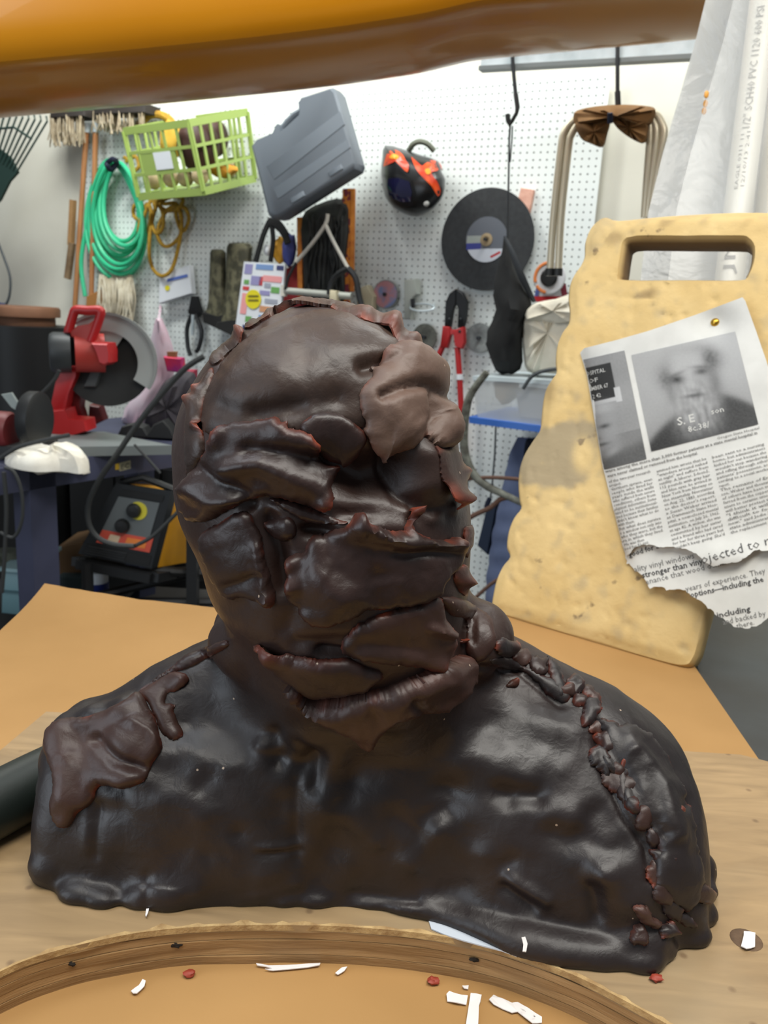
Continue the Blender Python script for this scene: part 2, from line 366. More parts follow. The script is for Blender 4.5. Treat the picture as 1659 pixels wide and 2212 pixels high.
def rp_(src, p0, p1, c0, c1):
    r = nt.nodes.new('ShaderNodeValToRGB'); r.color_ramp.elements[0].position = p0; r.color_ramp.elements[1].position = p1; r.color_ramp.elements[0].color = (*c0, 1); r.color_ramp.elements[1].color = (*c1, 1); L(src, r.inputs[0]); return r.outputs[0]
def mx_(f, a, c_):
    x = nt.nodes.new('ShaderNodeMix'); x.data_type = 'RGBA'; L(f, x.inputs[0])
    for k, v in ((6, a), (7, c_)):
        if isinstance(v, tuple): x.inputs[k].default_value = (*v, 1)
        else: L(v, x.inputs[k])
    return x.outputs[2]
c0 = rp_(nz_(9, 5, .5), .3, .7, S(196, 165, 106), S(212, 184, 128))
c0 = mx_(rp_(nz_(6, 5), .60, .74, (0, 0, 0), (.6, .6, .6)), c0, S(158, 138, 104))
c0 = mx_(rp_(nz_(34, 4), .68, .74, (0, 0, 0), (.85, .85, .85)), c0, S(104, 82, 56))
at = nt.nodes.new('ShaderNodeAttribute'); at.attribute_name = 'stain'; c0 = mx_(at.outputs['Fac'], c0, S(148, 134, 108))
at2 = nt.nodes.new('ShaderNodeAttribute'); at2.attribute_name = 'brown_tone'; c0 = mx_(at2.outputs['Fac'], c0, S(92, 68, 42))
L(c0, b.inputs['Base Color']); b.inputs['Roughness'].default_value = .72; b.inputs['Subsurface Weight'].default_value = .0
bp = nt.nodes.new('ShaderNodeBump'); bp.inputs['Strength'].default_value = .5; bp.inputs['Distance'].default_value = .002; L(nz_(70, 5), bp.inputs['Height']); L(bp.outputs[0], b.inputs['Normal'])
edge_px = [(1305, 462), (1285, 472), (1268, 492), (1258, 520), (1257, 548), (1248, 570), (1237, 585), (1226, 608), (1222, 640), (1225, 672), (1222, 695), (1208, 715), (1197, 745), (1194, 780), (1196, 800), (1186, 815), (1174, 835), (1167, 862), (1163, 900), (1160, 925), (1147, 945), (1128, 975), (1117, 1005), (1113, 1040), (1116, 1080), (1119, 1095), (1104, 1115), (1092, 1145), (1088, 1180), (1095, 1200), (1080, 1220), (1066, 1250), (1058, 1285), (1055, 1315), (1062, 1338), (1080, 1352)]
uv = [fuv(*p) for p in edge_px]; dv = -min(v for u, v in uv) + .0; 
outl = [(u, max(v, 0.001)) for u, v in uv]
outl += [(.06, 0), (.15, 0), (.25, 0), (.283, .004), (.292, .018), (.2935, .05), (.2935, .2), (.2935, .35), (.2935, .5), (.292, .585), (.285, .615), (.268, .628), (.2, .632), (.1, .628), (.03, .622)]
O2 = smooth_outline([(u, v, 0) for u, v in outl], 3)[:, :2]
slot = [fuv(*p) for p in [(1352, 520), (1375, 514), (1480, 514), (1590, 514), (1612, 518), (1624, 535), (1622, 565), (1612, 590), (1595, 600), (1480, 600), (1350, 600), (1340, 590), (1343, 560), (1347, 535)]]
SL = smooth_outline([(u, v, 0) for u, v in slot], 3)[:, :2]
FT = .045
def inset(P, d):
    t = np.roll(P, -1, 0) - np.roll(P, 1, 0); t /= np.linalg.norm(t, axis=1)[:, None] + 1e-9; nn_ = np.c_[-t[:, 1], t[:, 0]]
    A_ = 0.5 * np.sum(P[:, 0] * np.roll(P[:, 1], -1) - np.roll(P[:, 0], -1) * P[:, 1]); return P + nn_ * d * (1 if A_ > 0 else -1)
def insidepoly(G, O):
    ins = np.zeros(len(G), bool)
    for p, q2 in zip(O, np.roll(O, -1, 0)):
        c_ = ((p[1] > G[:, 1]) != (q2[1] > G[:, 1])); xx = (q2[0] - p[0]) * (G[:, 1] - p[1]) / (q2[1] - p[1] + 1e-12) + p[0]; ins ^= c_ & (G[:, 0] < xx)
    return ins
def perlin2(A, s, seed): return np.array([mnoise.noise(Vector((a[0] * s + seed, a[1] * s, seed * 1.7))) for a in A])
oi = inset(O2, .006); si = inset(SL, -.004)
G = np.array([(x + random.uniform(-.001, .001), y + random.uniform(-.001, .001)) for x in np.arange(-.02, .31, .0042) for y in np.arange(-.01, .65, .0042)])
def pd(Q_, P): 
    best = np.full(len(Q_), 9.)
    for a, b2 in zip(P, np.roll(P, -1, 0)):
        d = b2 - a; t = np.clip(((Q_ - a) @ d) / (d @ d + 1e-12), 0, 1); best = np.minimum(best, np.linalg.norm(Q_ - a - t[:, None] * d, axis=1))
    return best
k = insidepoly(G, oi) & ~insidepoly(G, si); G = G[k]; k = (pd(G, oi) > .002) & (pd(G, si) > .002); G = G[k]
A_ = np.r_[oi, si, G]; no, nsl = len(oi), len(si)
res = geometry.delaunay_2d_cdt([Vector(p) for p in A_], [(i, (i + 1) % no) for i in range(no)] + [(no + i, no + (i + 1) % nsl) for i in range(nsl)], [], 0, 1e-7)
P2 = np.array([tuple(v) for v in res[0]]); T = [tuple(f) for f in res[2]]
cen = np.array([P2[list(f)].mean(0) for f in T]); kk = insidepoly(cen, oi) & ~insidepoly(cen, si); T = [f for f, q_ in zip(T, kk) if q_]
# pits and scratches on the foam face
rs = np.random.RandomState(4); pit = np.zeros(len(P2))
for _ in range(420):
    c_ = (rs.uniform(0, .29), rs.uniform(0, .62)); r_ = rs.uniform(.002, .006); pit -= rs.uniform(.0006, .0024) * np.exp(-(np.linalg.norm((P2 - c_) * (1, rs.uniform(.5, 1.6)), axis=1) / r_) ** 2)
pit += .0014 * perlin2(P2, 22, 3.)
# a band along the outline bulges where the foam was carved in facets
dO = np.minimum(pd(P2, oi), pd(P2, si) + .02); pit -= .004 * np.exp(-(dO / .008) ** 2)
Vf = [fp(u, v, h) for (u, v), h in zip(P2, pit)]; nf = len(Vf)
Vb = [fp(u, v, -FT) for u, v in P2]
F_ = list(T) + [tuple(nf + i for i in f[::-1]) for f in T]
Vall = Vf + Vb
def wallring(front_idx, ringP, sgn):
    global Vall, F_
    n = len(ringP); base = len(Vall)
    rings = [(.0022, -.005), (.006, -.012), (.006, -FT + .008), (.003, -FT + .002)]
    for d, off in rings:
        R_ = inset(ringP, -d * sgn + (0)) ; jt = perlin2(R_, 60, off * 300 + 2) * .0012
        Vall = Vall + [fp(u, max(v, .0), off + 0) for (u, v) in inset(ringP, -(d * sgn) + 0)]
    idx = [list(front_idx)] + [[base + r * n + i for i in range(n)] for r in range(4)] + [[nf + i for i in front_idx]]
    for r in range(5):
        for i in range(n): F_.append((idx[r][i], idx[r][(i + 1) % n], idx[r + 1][(i + 1) % n], idx[r + 1][i]))
orig = {}
for vi, o_ in enumerate(res[3]):
    for q_ in o_: orig[q_] = vi
wallring([orig[i] for i in range(no)], oi, 1)
wallring([orig[no + i] for i in range(nsl)], si, -1)
mbf = MB(); mbf.v = [tuple(map(float, p)) for p in Vall]; mbf.f = F_
foam = mbf.obj('foam_board', foam_m, None); tag(foam, 'stained yellow foam board with a hand slot leaning behind the bust', 'foam board')
Vw = np.array([v.co for v in foam.data.vertices]) + np.array(foam.location); rel = Vw - fA; fu, fv, fn_ = rel @ E1, rel @ EU, rel @ FN
pxv = proj(Vw); stain_poly = np.array([(1160, 930), (1230, 905), (1285, 915), (1292, 960), (1280, 1010), (1262, 1045), (1190, 1055), (1120, 1045), (1120, 1000)], float)
ds = np.where(insidepoly(pxv, stain_poly), 1, -1) * pd(pxv, stain_poly); st = np.clip(.5 + ds / 14 + .8 * perlin2(np.c_[fu, fv], 60, 1.), 0, .85)
hole_ = np.exp(-(np.linalg.norm((pxv - (1262, 985)) / (26, 40), axis=1)) ** 4) ; st *= 1 - hole_
foam.data.attributes.new('stain', 'FLOAT', 'POINT').data.foreach_set('value', st * (fn_ > -.01))
dS = pd(np.c_[fu, fv], SL); gr = np.clip(1 - dS / .004, 0, 1) * .35 + .75 * (fn_ < -.006) * (dS < .012) + np.clip(perlin2(np.c_[fu, fv], 26, 8.) * 1.8 - .55, 0, .55) * (dS < .03)  # browner inside the slot, along its rim and in patches nearby
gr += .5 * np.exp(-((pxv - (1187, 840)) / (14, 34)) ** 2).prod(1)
foam.data.attributes.new('brown_tone', 'FLOAT', 'POINT').data.foreach_set('value', np.clip(gr, 0, .9))

# ------------------------------------------------------------------ newspaper clipping pinned on the foam
paper_m = mat('newsprint', S(206, 205, 200), .8, color2=S(196, 195, 190), scale=30, bump=.12, bscale=60)
paper2_m = mat('newsprint_back_leaf', S(212, 211, 205), .8, color2=S(203, 202, 196), scale=30, bump=.12, bscale=60)
def fold_x(py): return np.interp(py, [740, 762, 810, 870, 940, 1000, 1060, 1120, 1180, 1220], [1256, 1253, 1268, 1278, 1290, 1300, 1315, 1330, 1345, 1355])
def paper_off(px, py):
    """height of the paper above the foam: folds under at its left side, hangs free over the right edge"""
    xl = np.interp(py, [740, 850, 1000, 1120, 1220], [1253, 1275, 1300, 1330, 1355])
    d = px - xl
    o = .0065 + .010 * (1 - math.exp(-max(d, 0) / 26.))  - .006 * math.exp(-max(d, 0) / 8.)
    o += .0035 * math.sin(px * .021 + py * .006) * min(1, max(d, 0) / 60) + .0016 * math.sin(py * .03 + px * .013)
    o -= .012 * math.exp(-((px - 1545) / 40) ** 2 - ((py - 697) / 34) ** 2)
    return max(o, .0025)
def paper_pt(px, py, extra=0.0): return fo(px, py, paper_off(px, py) + extra)
def leaf(name, outline, m, parent, extra, step=9.0, th=.0004, rag=0.0):
    P = np.array(outline, float); O = []
    for a, b2 in zip(P, np.roll(P, -1, 0)):
        k = max(1, int(np.linalg.norm(b2 - a) / 5))
        for i in range(k): O.append(a + (b2 - a) * i / k)
    O = np.array(O)
    if rag: O += rag * np.array([(mnoise.noise(Vector((p[0] * .12, p[1] * .12, 3))), mnoise.noise(Vector((p[0] * .12, p[1] * .12, 9)))) for p in O]) * np.clip((O[:, 1:2] - 1150) / 30, 0, 1)
    lo, hi = O.min(0), O.max(0); G = np.array([(x, y) for x in np.arange(lo[0], hi[0], step) for y in np.arange(lo[1], hi[1], step)])
    G = G[insidepoly(G, O)]; G = G[pd(G, O) > step * .4]
    A_ = np.r_[O, G]; res = geometry.delaunay_2d_cdt([Vector(p) for p in A_], [(i, (i + 1) % len(O)) for i in range(len(O))], [], 1, 1e-5)
    P2 = [tuple(v) for v in res[0]]; T = [tuple(f) for f in res[2]]; n = len(P2)
    ex = extra if callable(extra) else (lambda x, y: extra)
    V = [paper_pt(x, y, ex(x, y)) for x, y in P2] + [paper_pt(x, y, ex(x, y) - th) for x, y in P2]
    F = T + [tuple(n + i for i in f[::-1]) for f in T]; ed = {(f[i], f[(i + 1) % 3]) for f in T for i in range(3)}
    for (i, j) in ed:
        if (j, i) not in ed: F.append((j, i, n + i, n + j))
    return MB().add(V, F).obj(name, m, parent)
news = thing('newspaper_clipping', fp(.2, .12, .01), 'torn newspaper clipping with old photographs pinned to the foam board', 'newspaper')
top_out = [(1253, 762), (1262, 752), (1330, 735), (1400, 715), (1500, 681), (1604, 642), (1610, 650), (1635, 720), (1659, 790), (1690, 870), (1720, 960), (1750, 1060), (1760, 1160), (1700, 1190), (1659, 1189), (1640, 1188), (1625, 1192), (1612, 1203), (1600, 1212), (1570, 1218), (1540, 1224), (1525, 1215), (1508, 1200), (1490, 1190), (1465, 1183), (1440, 1180), (1428, 1182), (1408, 1178), (1385, 1177), (1370, 1183), (1360, 1197), (1352, 1200), (1345, 1180), (1330, 1120), (1315, 1060), (1300, 1000), (1290, 940), (1278, 870), (1268, 810)]
low_out = [(1345, 1150), (1420, 1130), (1760, 1100), (1800, 1250), (1740, 1290), (1700, 1320), (1659, 1335), (1640, 1350), (1615, 1358), (1590, 1355), (1565, 1340), (1545, 1325), (1530, 1312), (1515, 1300), (1495, 1288), (1480, 1275), (1462, 1272), (1440, 1275), (1428, 1268), (1412, 1268), (1402, 1272), (1396, 1255), (1385, 1240), (1370, 1230), (1355, 1215), (1348, 1190)]
curl = lambda x, y: .0015 + .012 * math.exp(-((y - 1205) / 34) ** 2) * (1 if y > 1120 else 0) * min(1, max(0, (x - 1345) / 40))
leaf_f = leaf('front_leaf', top_out, paper_m, news, curl, rag=4)
leaf_b = leaf('back_leaf', low_out, paper2_m, news, -.001, rag=4)
# print: axes of the page found from the two photographs
ink = mat('black_ink', S(72, 71, 70), .8); ink_soft = mat('worn_ink', S(112, 111, 108), .8)
pO = np.array([1364., 765.])                                # page origin, unit = pixels on the page, homography from the large photograph
def homog(src, dst):
    A = []; 
    for (x, y), (u, v) in zip(src, dst): A.append([x, y, 1, 0, 0, 0, -u * x, -u * y, -u]); A.append([0, 0, 0, x, y, 1, -v * x, -v * y, -v])
    return np.linalg.svd(np.array(A, float))[2][-1].reshape(3, 3)
HM = homog([(0, 0), (1, 0), (1, .93), (0, .93)], [(1364, 767), (1588, 716), (1638, 916), (1407, 975)])
def page(s, t):
    v = HM @ np.array([s, t, 1.]); return v[0] / v[2], v[1] / v[2]
def printed(name, img, s0, t0, s1, t1, parent, lift=.0009):
    """flat grey-scale print: a fine grid whose vertices carry the grey of the picture"""
    h, w = img.shape; V = []; F = []
    for i in range(h):
        for j in range(w):
            x, y = page(s0 + (s1 - s0) * j / (w - 1), t0 + (t1 - t0) * i / (h - 1)); x = max(x, fold_x(y) + 1.5); V.append(paper_pt(x, y, curl(x, y) + lift))
    for i in range(h - 1):
        for j in range(w - 1): a = i * w + j; F.append((a, a + w, a + w + 1, a + 1))
    o = MB().add(V, F).obj(name, None, parent, fix=False)
    at = o.data.attributes.new('grey', 'FLOAT', 'POINT'); at.data.foreach_set('value', np.clip((.25 + (img - .25) * 1.45) * .72, .02, .5).ravel().astype(float))
    if 'print_tone' not in MATS:
        m, nt, b = nodes_mat('print_tone'); a_ = nt.nodes.new('ShaderNodeAttribute'); a_.attribute_name = 'grey'; nt.links.new(a_.outputs['Fac'], b.inputs['Base Color']); b.inputs['Roughness'].default_value = .8; MATS['print_tone'] = m
    o.data.materials.append(MATS['print_tone']); return o
def g_(X, Y, cx, cy, rx, ry, ang=0.0, p=2):
    c, s = math.cos(ang), math.sin(ang); u = ((X - cx) * c + (Y - cy) * s) / rx; v = (-(X - cx) * s + (Y - cy) * c) / ry
    return np.exp(-(np.abs(u) ** p + np.abs(v) ** p))
def nzi(X, Y, s, seed): return np.array([mnoise.noise(Vector((a * s, b2 * s, seed))) for a, b2 in zip(X.ravel(), Y.ravel())]).reshape(X.shape)
# large portrait: an old bearded man in a dark coat against a light wall
w_, h_ = 110, 104; X_, Y_ = np.meshgrid(np.linspace(0, 1, w_), np.linspace(0, .93, h_))
im = .30 + .10 * (1 - Y_) + .03 * nzi(X_, Y_, 4, 1) + .05 * X_
def lay(im, msk, val): return im * (1 - np.clip(msk, 0, 1)) + val * np.clip(msk, 0, 1)
sh = 1 / (1 + np.exp(-(Y_ - (.62 + .9 * (X_ - .5) ** 2 - .10 * (X_ > .6))) * 60)); im = lay(im, sh, .10 + .03 * X_)
im = lay(im, g_(X_, Y_, .50, .36, .25, .30, .1, 6), .34)                  # head
im = lay(im, g_(X_, Y_, .68, .20, .13, .10, .5, 2) * .9 + g_(X_, Y_, .27, .30, .09, .12, 0, 2) * .7, .13 + .08 * nzi(X_, Y_, 30, 2))    # hair tufts
im = lay(im, g_(X_, Y_, .49, .20, .17, .13, .1, 4), .42)                  # bald forehead
im = lay(im, g_(X_, Y_, .36, .335, .065, .04, .2) * .9, .06); im = lay(im, g_(X_, Y_, .60, .31, .07, .035, .1) * .8, .09)   # eyes
im = lay(im, g_(X_, Y_, .36, .285, .09, .02, -.2) * .6 + g_(X_, Y_, .60, .265, .09, .018, .2) * .6, .15)
im = lay(im, g_(X_, Y_, .475, .40, .035, .11, .1) * .7, .47); im = lay(im, g_(X_, Y_, .49, .475, .06, .018, .1) * .6, .12)   # nose
im = lay(im, g_(X_, Y_, .48, .64, .20, .24, .05, 3), .36 + .14 * nzi(X_, Y_ * .5, 26, 4))      # beard
im = lay(im, g_(X_, Y_, .48, .52, .11, .022, .1) * .8, .13); im = lay(im, g_(X_, Y_, .28, .45, .04, .12, 0) * .5, .2); im = lay(im, g_(X_, Y_, .70, .45, .06, .16, 0) * .6, .17)
printed('portrait_print', np.clip(im + .02 * nzi(X_, Y_, 60, 6), .03, .6), 0, 0, 1, .93, leaf_f)
# narrow portrait at the fold: slate board above a face
w_, h_ = 60, 120; X_, Y_ = np.meshgrid(np.linspace(-.52, -.055, w_), np.linspace(-.06, .985, h_))
im = .30 + .03 * nzi(X_, Y_, 4, 2) - .06 * (Y_ > .7)
im = lay(im, ((X_ < -.20) & (Y_ > .02) & (Y_ < .36)).astype(float), .09)
im = lay(im, ((X_ > -.215) & (X_ < -.165) & (Y_ > .27) & (Y_ < .41)).astype(float) + ((X_ < -.165) & (Y_ > .36) & (Y_ < .395)).astype(float), .50)
im = lay(im, g_(X_, Y_, -.42, .62, .17, .22, 0, 4), .34); im = lay(im, g_(X_, Y_, -.42, .43, .16, .05, 0, 3), .42)
im = lay(im, g_(X_, Y_, -.36, .60, .05, .02) * .8 + g_(X_, Y_, -.50, .61, .04, .02) * .8, .08); im = lay(im, g_(X_, Y_, -.42, .76, .07, .015) * .8 + g_(X_, Y_, -.44, .70, .03, .02) * .5, .1)
im = lay(im, 1 / (1 + np.exp(-(Y_ - (.86 - .2 * (X_ + .3))) * 50)), .16); im = lay(im, g_(X_, Y_, -.33, .84, .07, .03, -.4), .33)
printed('slate_portrait_print', np.clip(im + .02 * nzi(X_, Y_, 60, 8), .03, .6), -.52, -.06, -.055, .985, leaf_f)
def text_mesh(body, size, shear=0.0, bold=0.0, spacing=1.0):
    cu = bpy.data.curves.new('lettering', 'FONT'); cu.body = body; cu.size = size; cu.resolution_u = 1; cu.offset = bold * size; cu.shear = shear; cu.space_character = spacing
    ob = bpy.data.objects.new('lettering', cu); col.objects.link(ob)
    dg = bpy.context.evaluated_depsgraph_get(); me = bpy.data.meshes.new_from_object(ob.evaluated_get(dg)); bpy.data.objects.remove(ob); bpy.data.curves.remove(cu)
    V = np.array([v.co[:] for v in me.vertices]) if len(me.vertices) else np.zeros((0, 3)); F = [tuple(p.vertices) for p in me.polygons]; bpy.data.meshes.remove(me); return V, F
def text_width(V): return (V[:, 0].max() - V[:, 0].min()) if len(V) else 0
def put_text(mb, body, s, t, size, width=None, bold=0.0, dest=None, aspect=1.0):
    V, F = text_mesh(body, size, bold=bold)
    if not len(V): return
    x = V[:, 0] - V[:, 0].min(); k = aspect
    if width: k = width / max(text_width(V), 1e-6)
    mb.add([dest(s + a * k, t - b2) for a, b2 in zip(x, V[:, 1])], F)
def pg(extra): return lambda s, t: (lambda q_: paper_pt(max(q_[0], fold_x(q_[1]) + 1.5), q_[1], curl(*q_) + extra))(page(s, t))
col_a = ['of the two-year research', 'project.', 'Northern spruce, even', 'people who lived for', 'years inside the walls', 'who suffered from severe', 'conditions, others from', 'physical deformities. Some', 'used to be institutional-', 'ized because their families', "didn't know what to do", 'with them.', 'But what does survive', 'is a window not only into', 'who they were, but the', 'era in which they lived.', '\u2022 He was then', 'good for $1,000.']
col_b = ['amined him wrote that he', '"wanders around naked', 'at night" and suffers from', 'senility. A laborer, 5-foot-5,', '115 pounds with gray hair', 'and blue eyes, he arrived in', 'New York from Norway on', 'the steamship Norstatter', 'on Aug. 22, 1883, according', "to the doctor's report.", '\u00bb Susan Weber arrived', 'at Dammasch State Hos-', 'pital, a now-closed mental', 'institution, on July 26, 1962,', 'at age 82. A widow, she was', 'committed by her sister', 'and a friend who had cared', 'for her for three years but', "couldn't keep going. She'd"]
col_c = ['been sent to a nursing', 'home, but administrators', 'kicked her out because she', "wouldn't stop wandering", 'and rifling through other', "patients' possessions, ac-", 'cording to a social worker', 'report.', 'The remains of Eric', 'son, Weber and thousands', 'of others have been trans', 'ferred from the copper can', 'isters to ceramic urns that', 'will better protect them.', '"I think it will be', 'difficult to forget', 'now," said Jodie Jones,', 'state administrator for', 'the replacement project']
lt = MB()
put_text(lt, 'were among the more than 3,000 former patients at a state mental hospital in', -.43, 1.017, .040, 1.40, .014, pg(.0009))
put_text(lt, 'were never claimed or removed from the hospital.', -.425, 1.061, .040, .825, .014, pg(.0009))
for lines, s0, t0, w in ((col_a, -.415, 1.112, .37), (col_b, .008, 1.128, .455), (col_c, .517, 1.133, .49)):
    for i, ln in enumerate(lines):
        full = (len(ln) > 18)
        put_text(lt, ln, s0 + .0006 * i, t0 + (.0352 if lines is col_a else .0382) * i, .036, w if full else None, .006, pg(.0009), .95)
lt.obj('article_text', ink_soft, leaf_f, fix=False, smooth=False)
lt = MB(); put_text(lt, 'ojected to rising', .226, 2.0, .118, .84, -.006, pg(.0009), .82); lt.obj('headline_text', ink, leaf_f, fix=False, smooth=False)
lt = MB(); put_text(lt, 'Oregon State Hospital', .60, .975, .034, .40, 0, pg(.0009)); lt.obj('credit_text', ink_soft, leaf_f, fix=False, smooth=False)
lt = MB(); put_text(lt, 'S. E', .28, .76, .105, .16, .02, pg(.0013)); put_text(lt, 'son', .60, .735, .075, .12, .01, pg(.0013)); put_text(lt, '8c.38/', .36, .845, .08, .2, .012, pg(.0013))
lt.obj('portrait_lettering', mat('print_white', S(196, 195, 190), .8), leaf_f, fix=False, smooth=False); lt = MB()
for i, tx in enumerate(('HOSPITAL', 'OF', 'NUMBER 67', '12 42')): put_text(lt, tx, -.47 + .04 * (i % 2), .10 + .075 * i, .055, .21 if len(tx) > 5 else .09, .006, pg(.0013))
lt.obj('slate_lettering', mat('print_white', S(196, 195, 190), .8), leaf_f, fix=False, smooth=False)
# back leaf advertising text
HB_ = homog([(0, 0), (1, 0), (1, .28), (0, .28)], [(1372, 1232), (1640, 1170), (1660, 1245), (1395, 1302)])
def page2(s, t):
    v = HB_ @ np.array([s, t, 1.]); return v[0] / v[2], v[1] / v[2]
pg2 = lambda s, t: (lambda q_: paper_pt(q_[0], q_[1], -.0004))(page2(s, t))
la, lb = MB(), MB()
def adline(mbx, tx, p0, p1, hpx, bold):
    mbx = MB()
    p0 = np.array(p0, float); p1 = np.array(p1, float); V, F = text_mesh(tx, 1.0, bold=bold); x = (V[:, 0] - V[:, 0].min()) / text_width(V); d = p1 - p0; n = np.array([d[1], -d[0]]) / np.linalg.norm(d)
    mbx.add([paper_pt(*(p0 + d * a + n * b2 * hpx), -.0004) for a, b2 in zip(x, V[:, 1])], F).obj('advert_line', ink if bold else ink_soft, leaf_b, fix=False, smooth=False)
adline(lb, 'good for a', (1359, 1204), (1424, 1184), 17, .014)
adline(la, 'ality vinyl windows', (1371, 1236), (1500, 1206), 19, .0)
adline(lb, 'stronger than vinyl', (1388, 1249), (1522, 1217), 19, .016)
adline(la, 'enance that wood demands', (1396, 1263), (1590, 1214), 18, .0)
adline(la, 'years of experience. They', (1482, 1278), (1654, 1238), 18, .0)
adline(lb, 'options\u2014including the', (1492, 1291), (1650, 1256), 18, .016)
adline(lb, 'including', (1550, 1335), (1622, 1320), 18, .016)
adline(la, 'and backed by', (1562, 1350), (1655, 1330), 18, .0)
adline(la, 'there.', (1592, 1358), (1630, 1349), 17, .0)
# brass tack
tk = paper_pt(1545, 697, .0); MB().lathe(tk - FN * .014, FN, [(.0007, 0), (.0008, .0145), (.0062, .0142), (.0058, .0160), (.0046, .0178), (.0025, .0190), (.0002, .0193)], 20).obj('thumb_tack', mat('brass', S(190, 150, 60), .28, metal=1.0))
tag(bpy.data.objects['thumb_tack'], 'round brass thumb tack holding the newspaper clipping', 'thumb tack')
# ------------------------------------------------------------------ the wax bust
def perlin(P, seed=0):
    """gradient noise of an (n,3) array"""
    rng = np.random.RandomState(seed); G = rng.normal(size=(4096, 3)); G /= np.linalg.norm(G, axis=1)[:, None]
    I = np.floor(P).astype(np.int64); Fr = P - I; U = Fr * Fr * Fr * (Fr * (Fr * 6 - 15) + 10); out = np.zeros(len(P))
    for dx in (0, 1):
        for dy in (0, 1):
            for dz in (0, 1):
                h = ((I[:, 0] + dx) * 73856093 ^ (I[:, 1] + dy) * 19349663 ^ (I[:, 2] + dz) * 83492791) & 4095
                w = (U[:, 0] if dx else 1 - U[:, 0]) * (U[:, 1] if dy else 1 - U[:, 1]) * (U[:, 2] if dz else 1 - U[:, 2])
                out += w * ((Fr - np.array([dx, dy, dz])) * G[h]).sum(1)
    return out
def smin(a, b, k):
    h = np.clip(0.5 + 0.5 * (b - a) / k, 0, 1); return b * (1 - h) + a * h - k * h * (1 - h)
def smax(a, b, k): return -smin(-a, -b, k)

VX = 0.002
GX = np.arange(-0.285, 0.295, VX, dtype=np.float32); GY = np.arange(0.415, 0.68, VX, dtype=np.float32); GZ = np.arange(-0.006, 0.412, VX, dtype=np.float32)
def tab(x, xs, ys):                                       # smoothed table lookup
    x = np.asarray(x); d = 0.008
    return (np.interp(x - d, xs, ys) + 2 * np.interp(x, xs, ys) + np.interp(x + d, xs, ys)) / 4
X = GX[:, None, None]; Y = GY[None, :, None]; Z = GZ[None, None, :]
# torso: a loaf with a crest line and a front line
xs_h = [-.26, -.245, -.235, -.22, -.2, -.17, -.14, -.12, -.1, -.085, -.05, .04, .075, .09, .11, .13, .15, .17, .19, .21, .225, .24, .255]
hs = [.07, .086, .093, .0955, .099, .118, .140, .1505, .164, .172, .18, .182, .176, .168, .160, .150, .138, .128, .1165, .105, .093, .078, .06]
xf = [-.25, -.2, -.117, -.025, .04, .1, .183, .222, .26]; yf = [.492, .486, .478, .488, .488, .469, .453, .472, .51]
gx = GX
Hc = tab(gx, xs_h, hs)[:, None, None]
YC = tab(gx, [-.235, -.1, .1, .25], [.545, .57, .57, .565])[:, None, None]
HB = tab(gx, [-.235, -.1, .1, .25], [.045, .075, .075, .05])[:, None, None]
HF = YC - tab(gx, xf, yf)[:, None, None]
dy = Y - YC; q = np.where(dy > 0, dy / HB, -dy / HF)
nn = 2.5
HA = np.minimum(Hc, 0.120 + 0.25 * np.maximum(Hc - 0.120, 0)); nn = 2.2
zz = np.maximum(Z, 0) / HA
torso = ((q ** nn + zz ** nn) ** (1 / nn) - 1) * 0.075
dy2 = Y - (YC + .012); q2_ = np.where(dy2 > 0, dy2 / (HB * .85), -dy2 / (HF * .58)); nn2 = 2.4
ridge = ((q2_ ** nn2 + (np.maximum(Z, 0) / Hc) ** nn2) ** (1 / nn2) - 1) * 0.05
torso = smin(torso, ridge, 0.022)
torso = smax(torso, np.abs(X - 0.006) - 0.2385, 0.022)
# head: stacked rounded sections
hz = [.10, .13, .15, .183, .196, .209, .229, .242, .251, .270, .289, .305, .324, .336, .352, .361, .3724, .3833, .3936, .397, .4005]
hL = [-.078, -.085, -.090, -.0965, -.1064, -.1155, -.121, -.126, -.134, -.1386, -.1404, -.141, -.138, -.134, -.123, -.1186, -.105, -.0933, -.0756, -.064, -.041]
hR = [.060, .062, .062, .0593, .0595, .060, .0612, .0616, .0616, .0596, .055, .0495, .0455, .0415, .035, .032, .026, .0095, -.008, -.021, -.040]
hFr = [.045, .064, .080, .095, .101, .104, .106, .106, .105, .104, .102, .101, .100, .098, .092, .087, .077, .063, .042, .030, .006]
zt = np.clip(GZ, .1, .4005)
Lz = tab(zt, hz, hL); Rz = tab(zt, hz, hR); Fz = np.interp(zt, hz, hFr)
rx = np.maximum((Rz - Lz) / 2 * 0.985, 1e-3)[None, None, :]; xc = ((Rz + Lz) / 2)[None, None, :]; ryf = np.maximum(Fz, 1e-3)[None, None, :]
qy = (Y - 0.552) / ryf
head = ((np.abs((X - xc) / rx) ** 2.35 + np.abs(qy) ** 2.35) ** (1 / 2.35) - 1) * np.minimum(rx, ryf)
head = smax(head, Z - 0.4005, 0.012)
D = smin(torso + 0 * head, head + 0 * torso, 0.03).astype(np.float32)
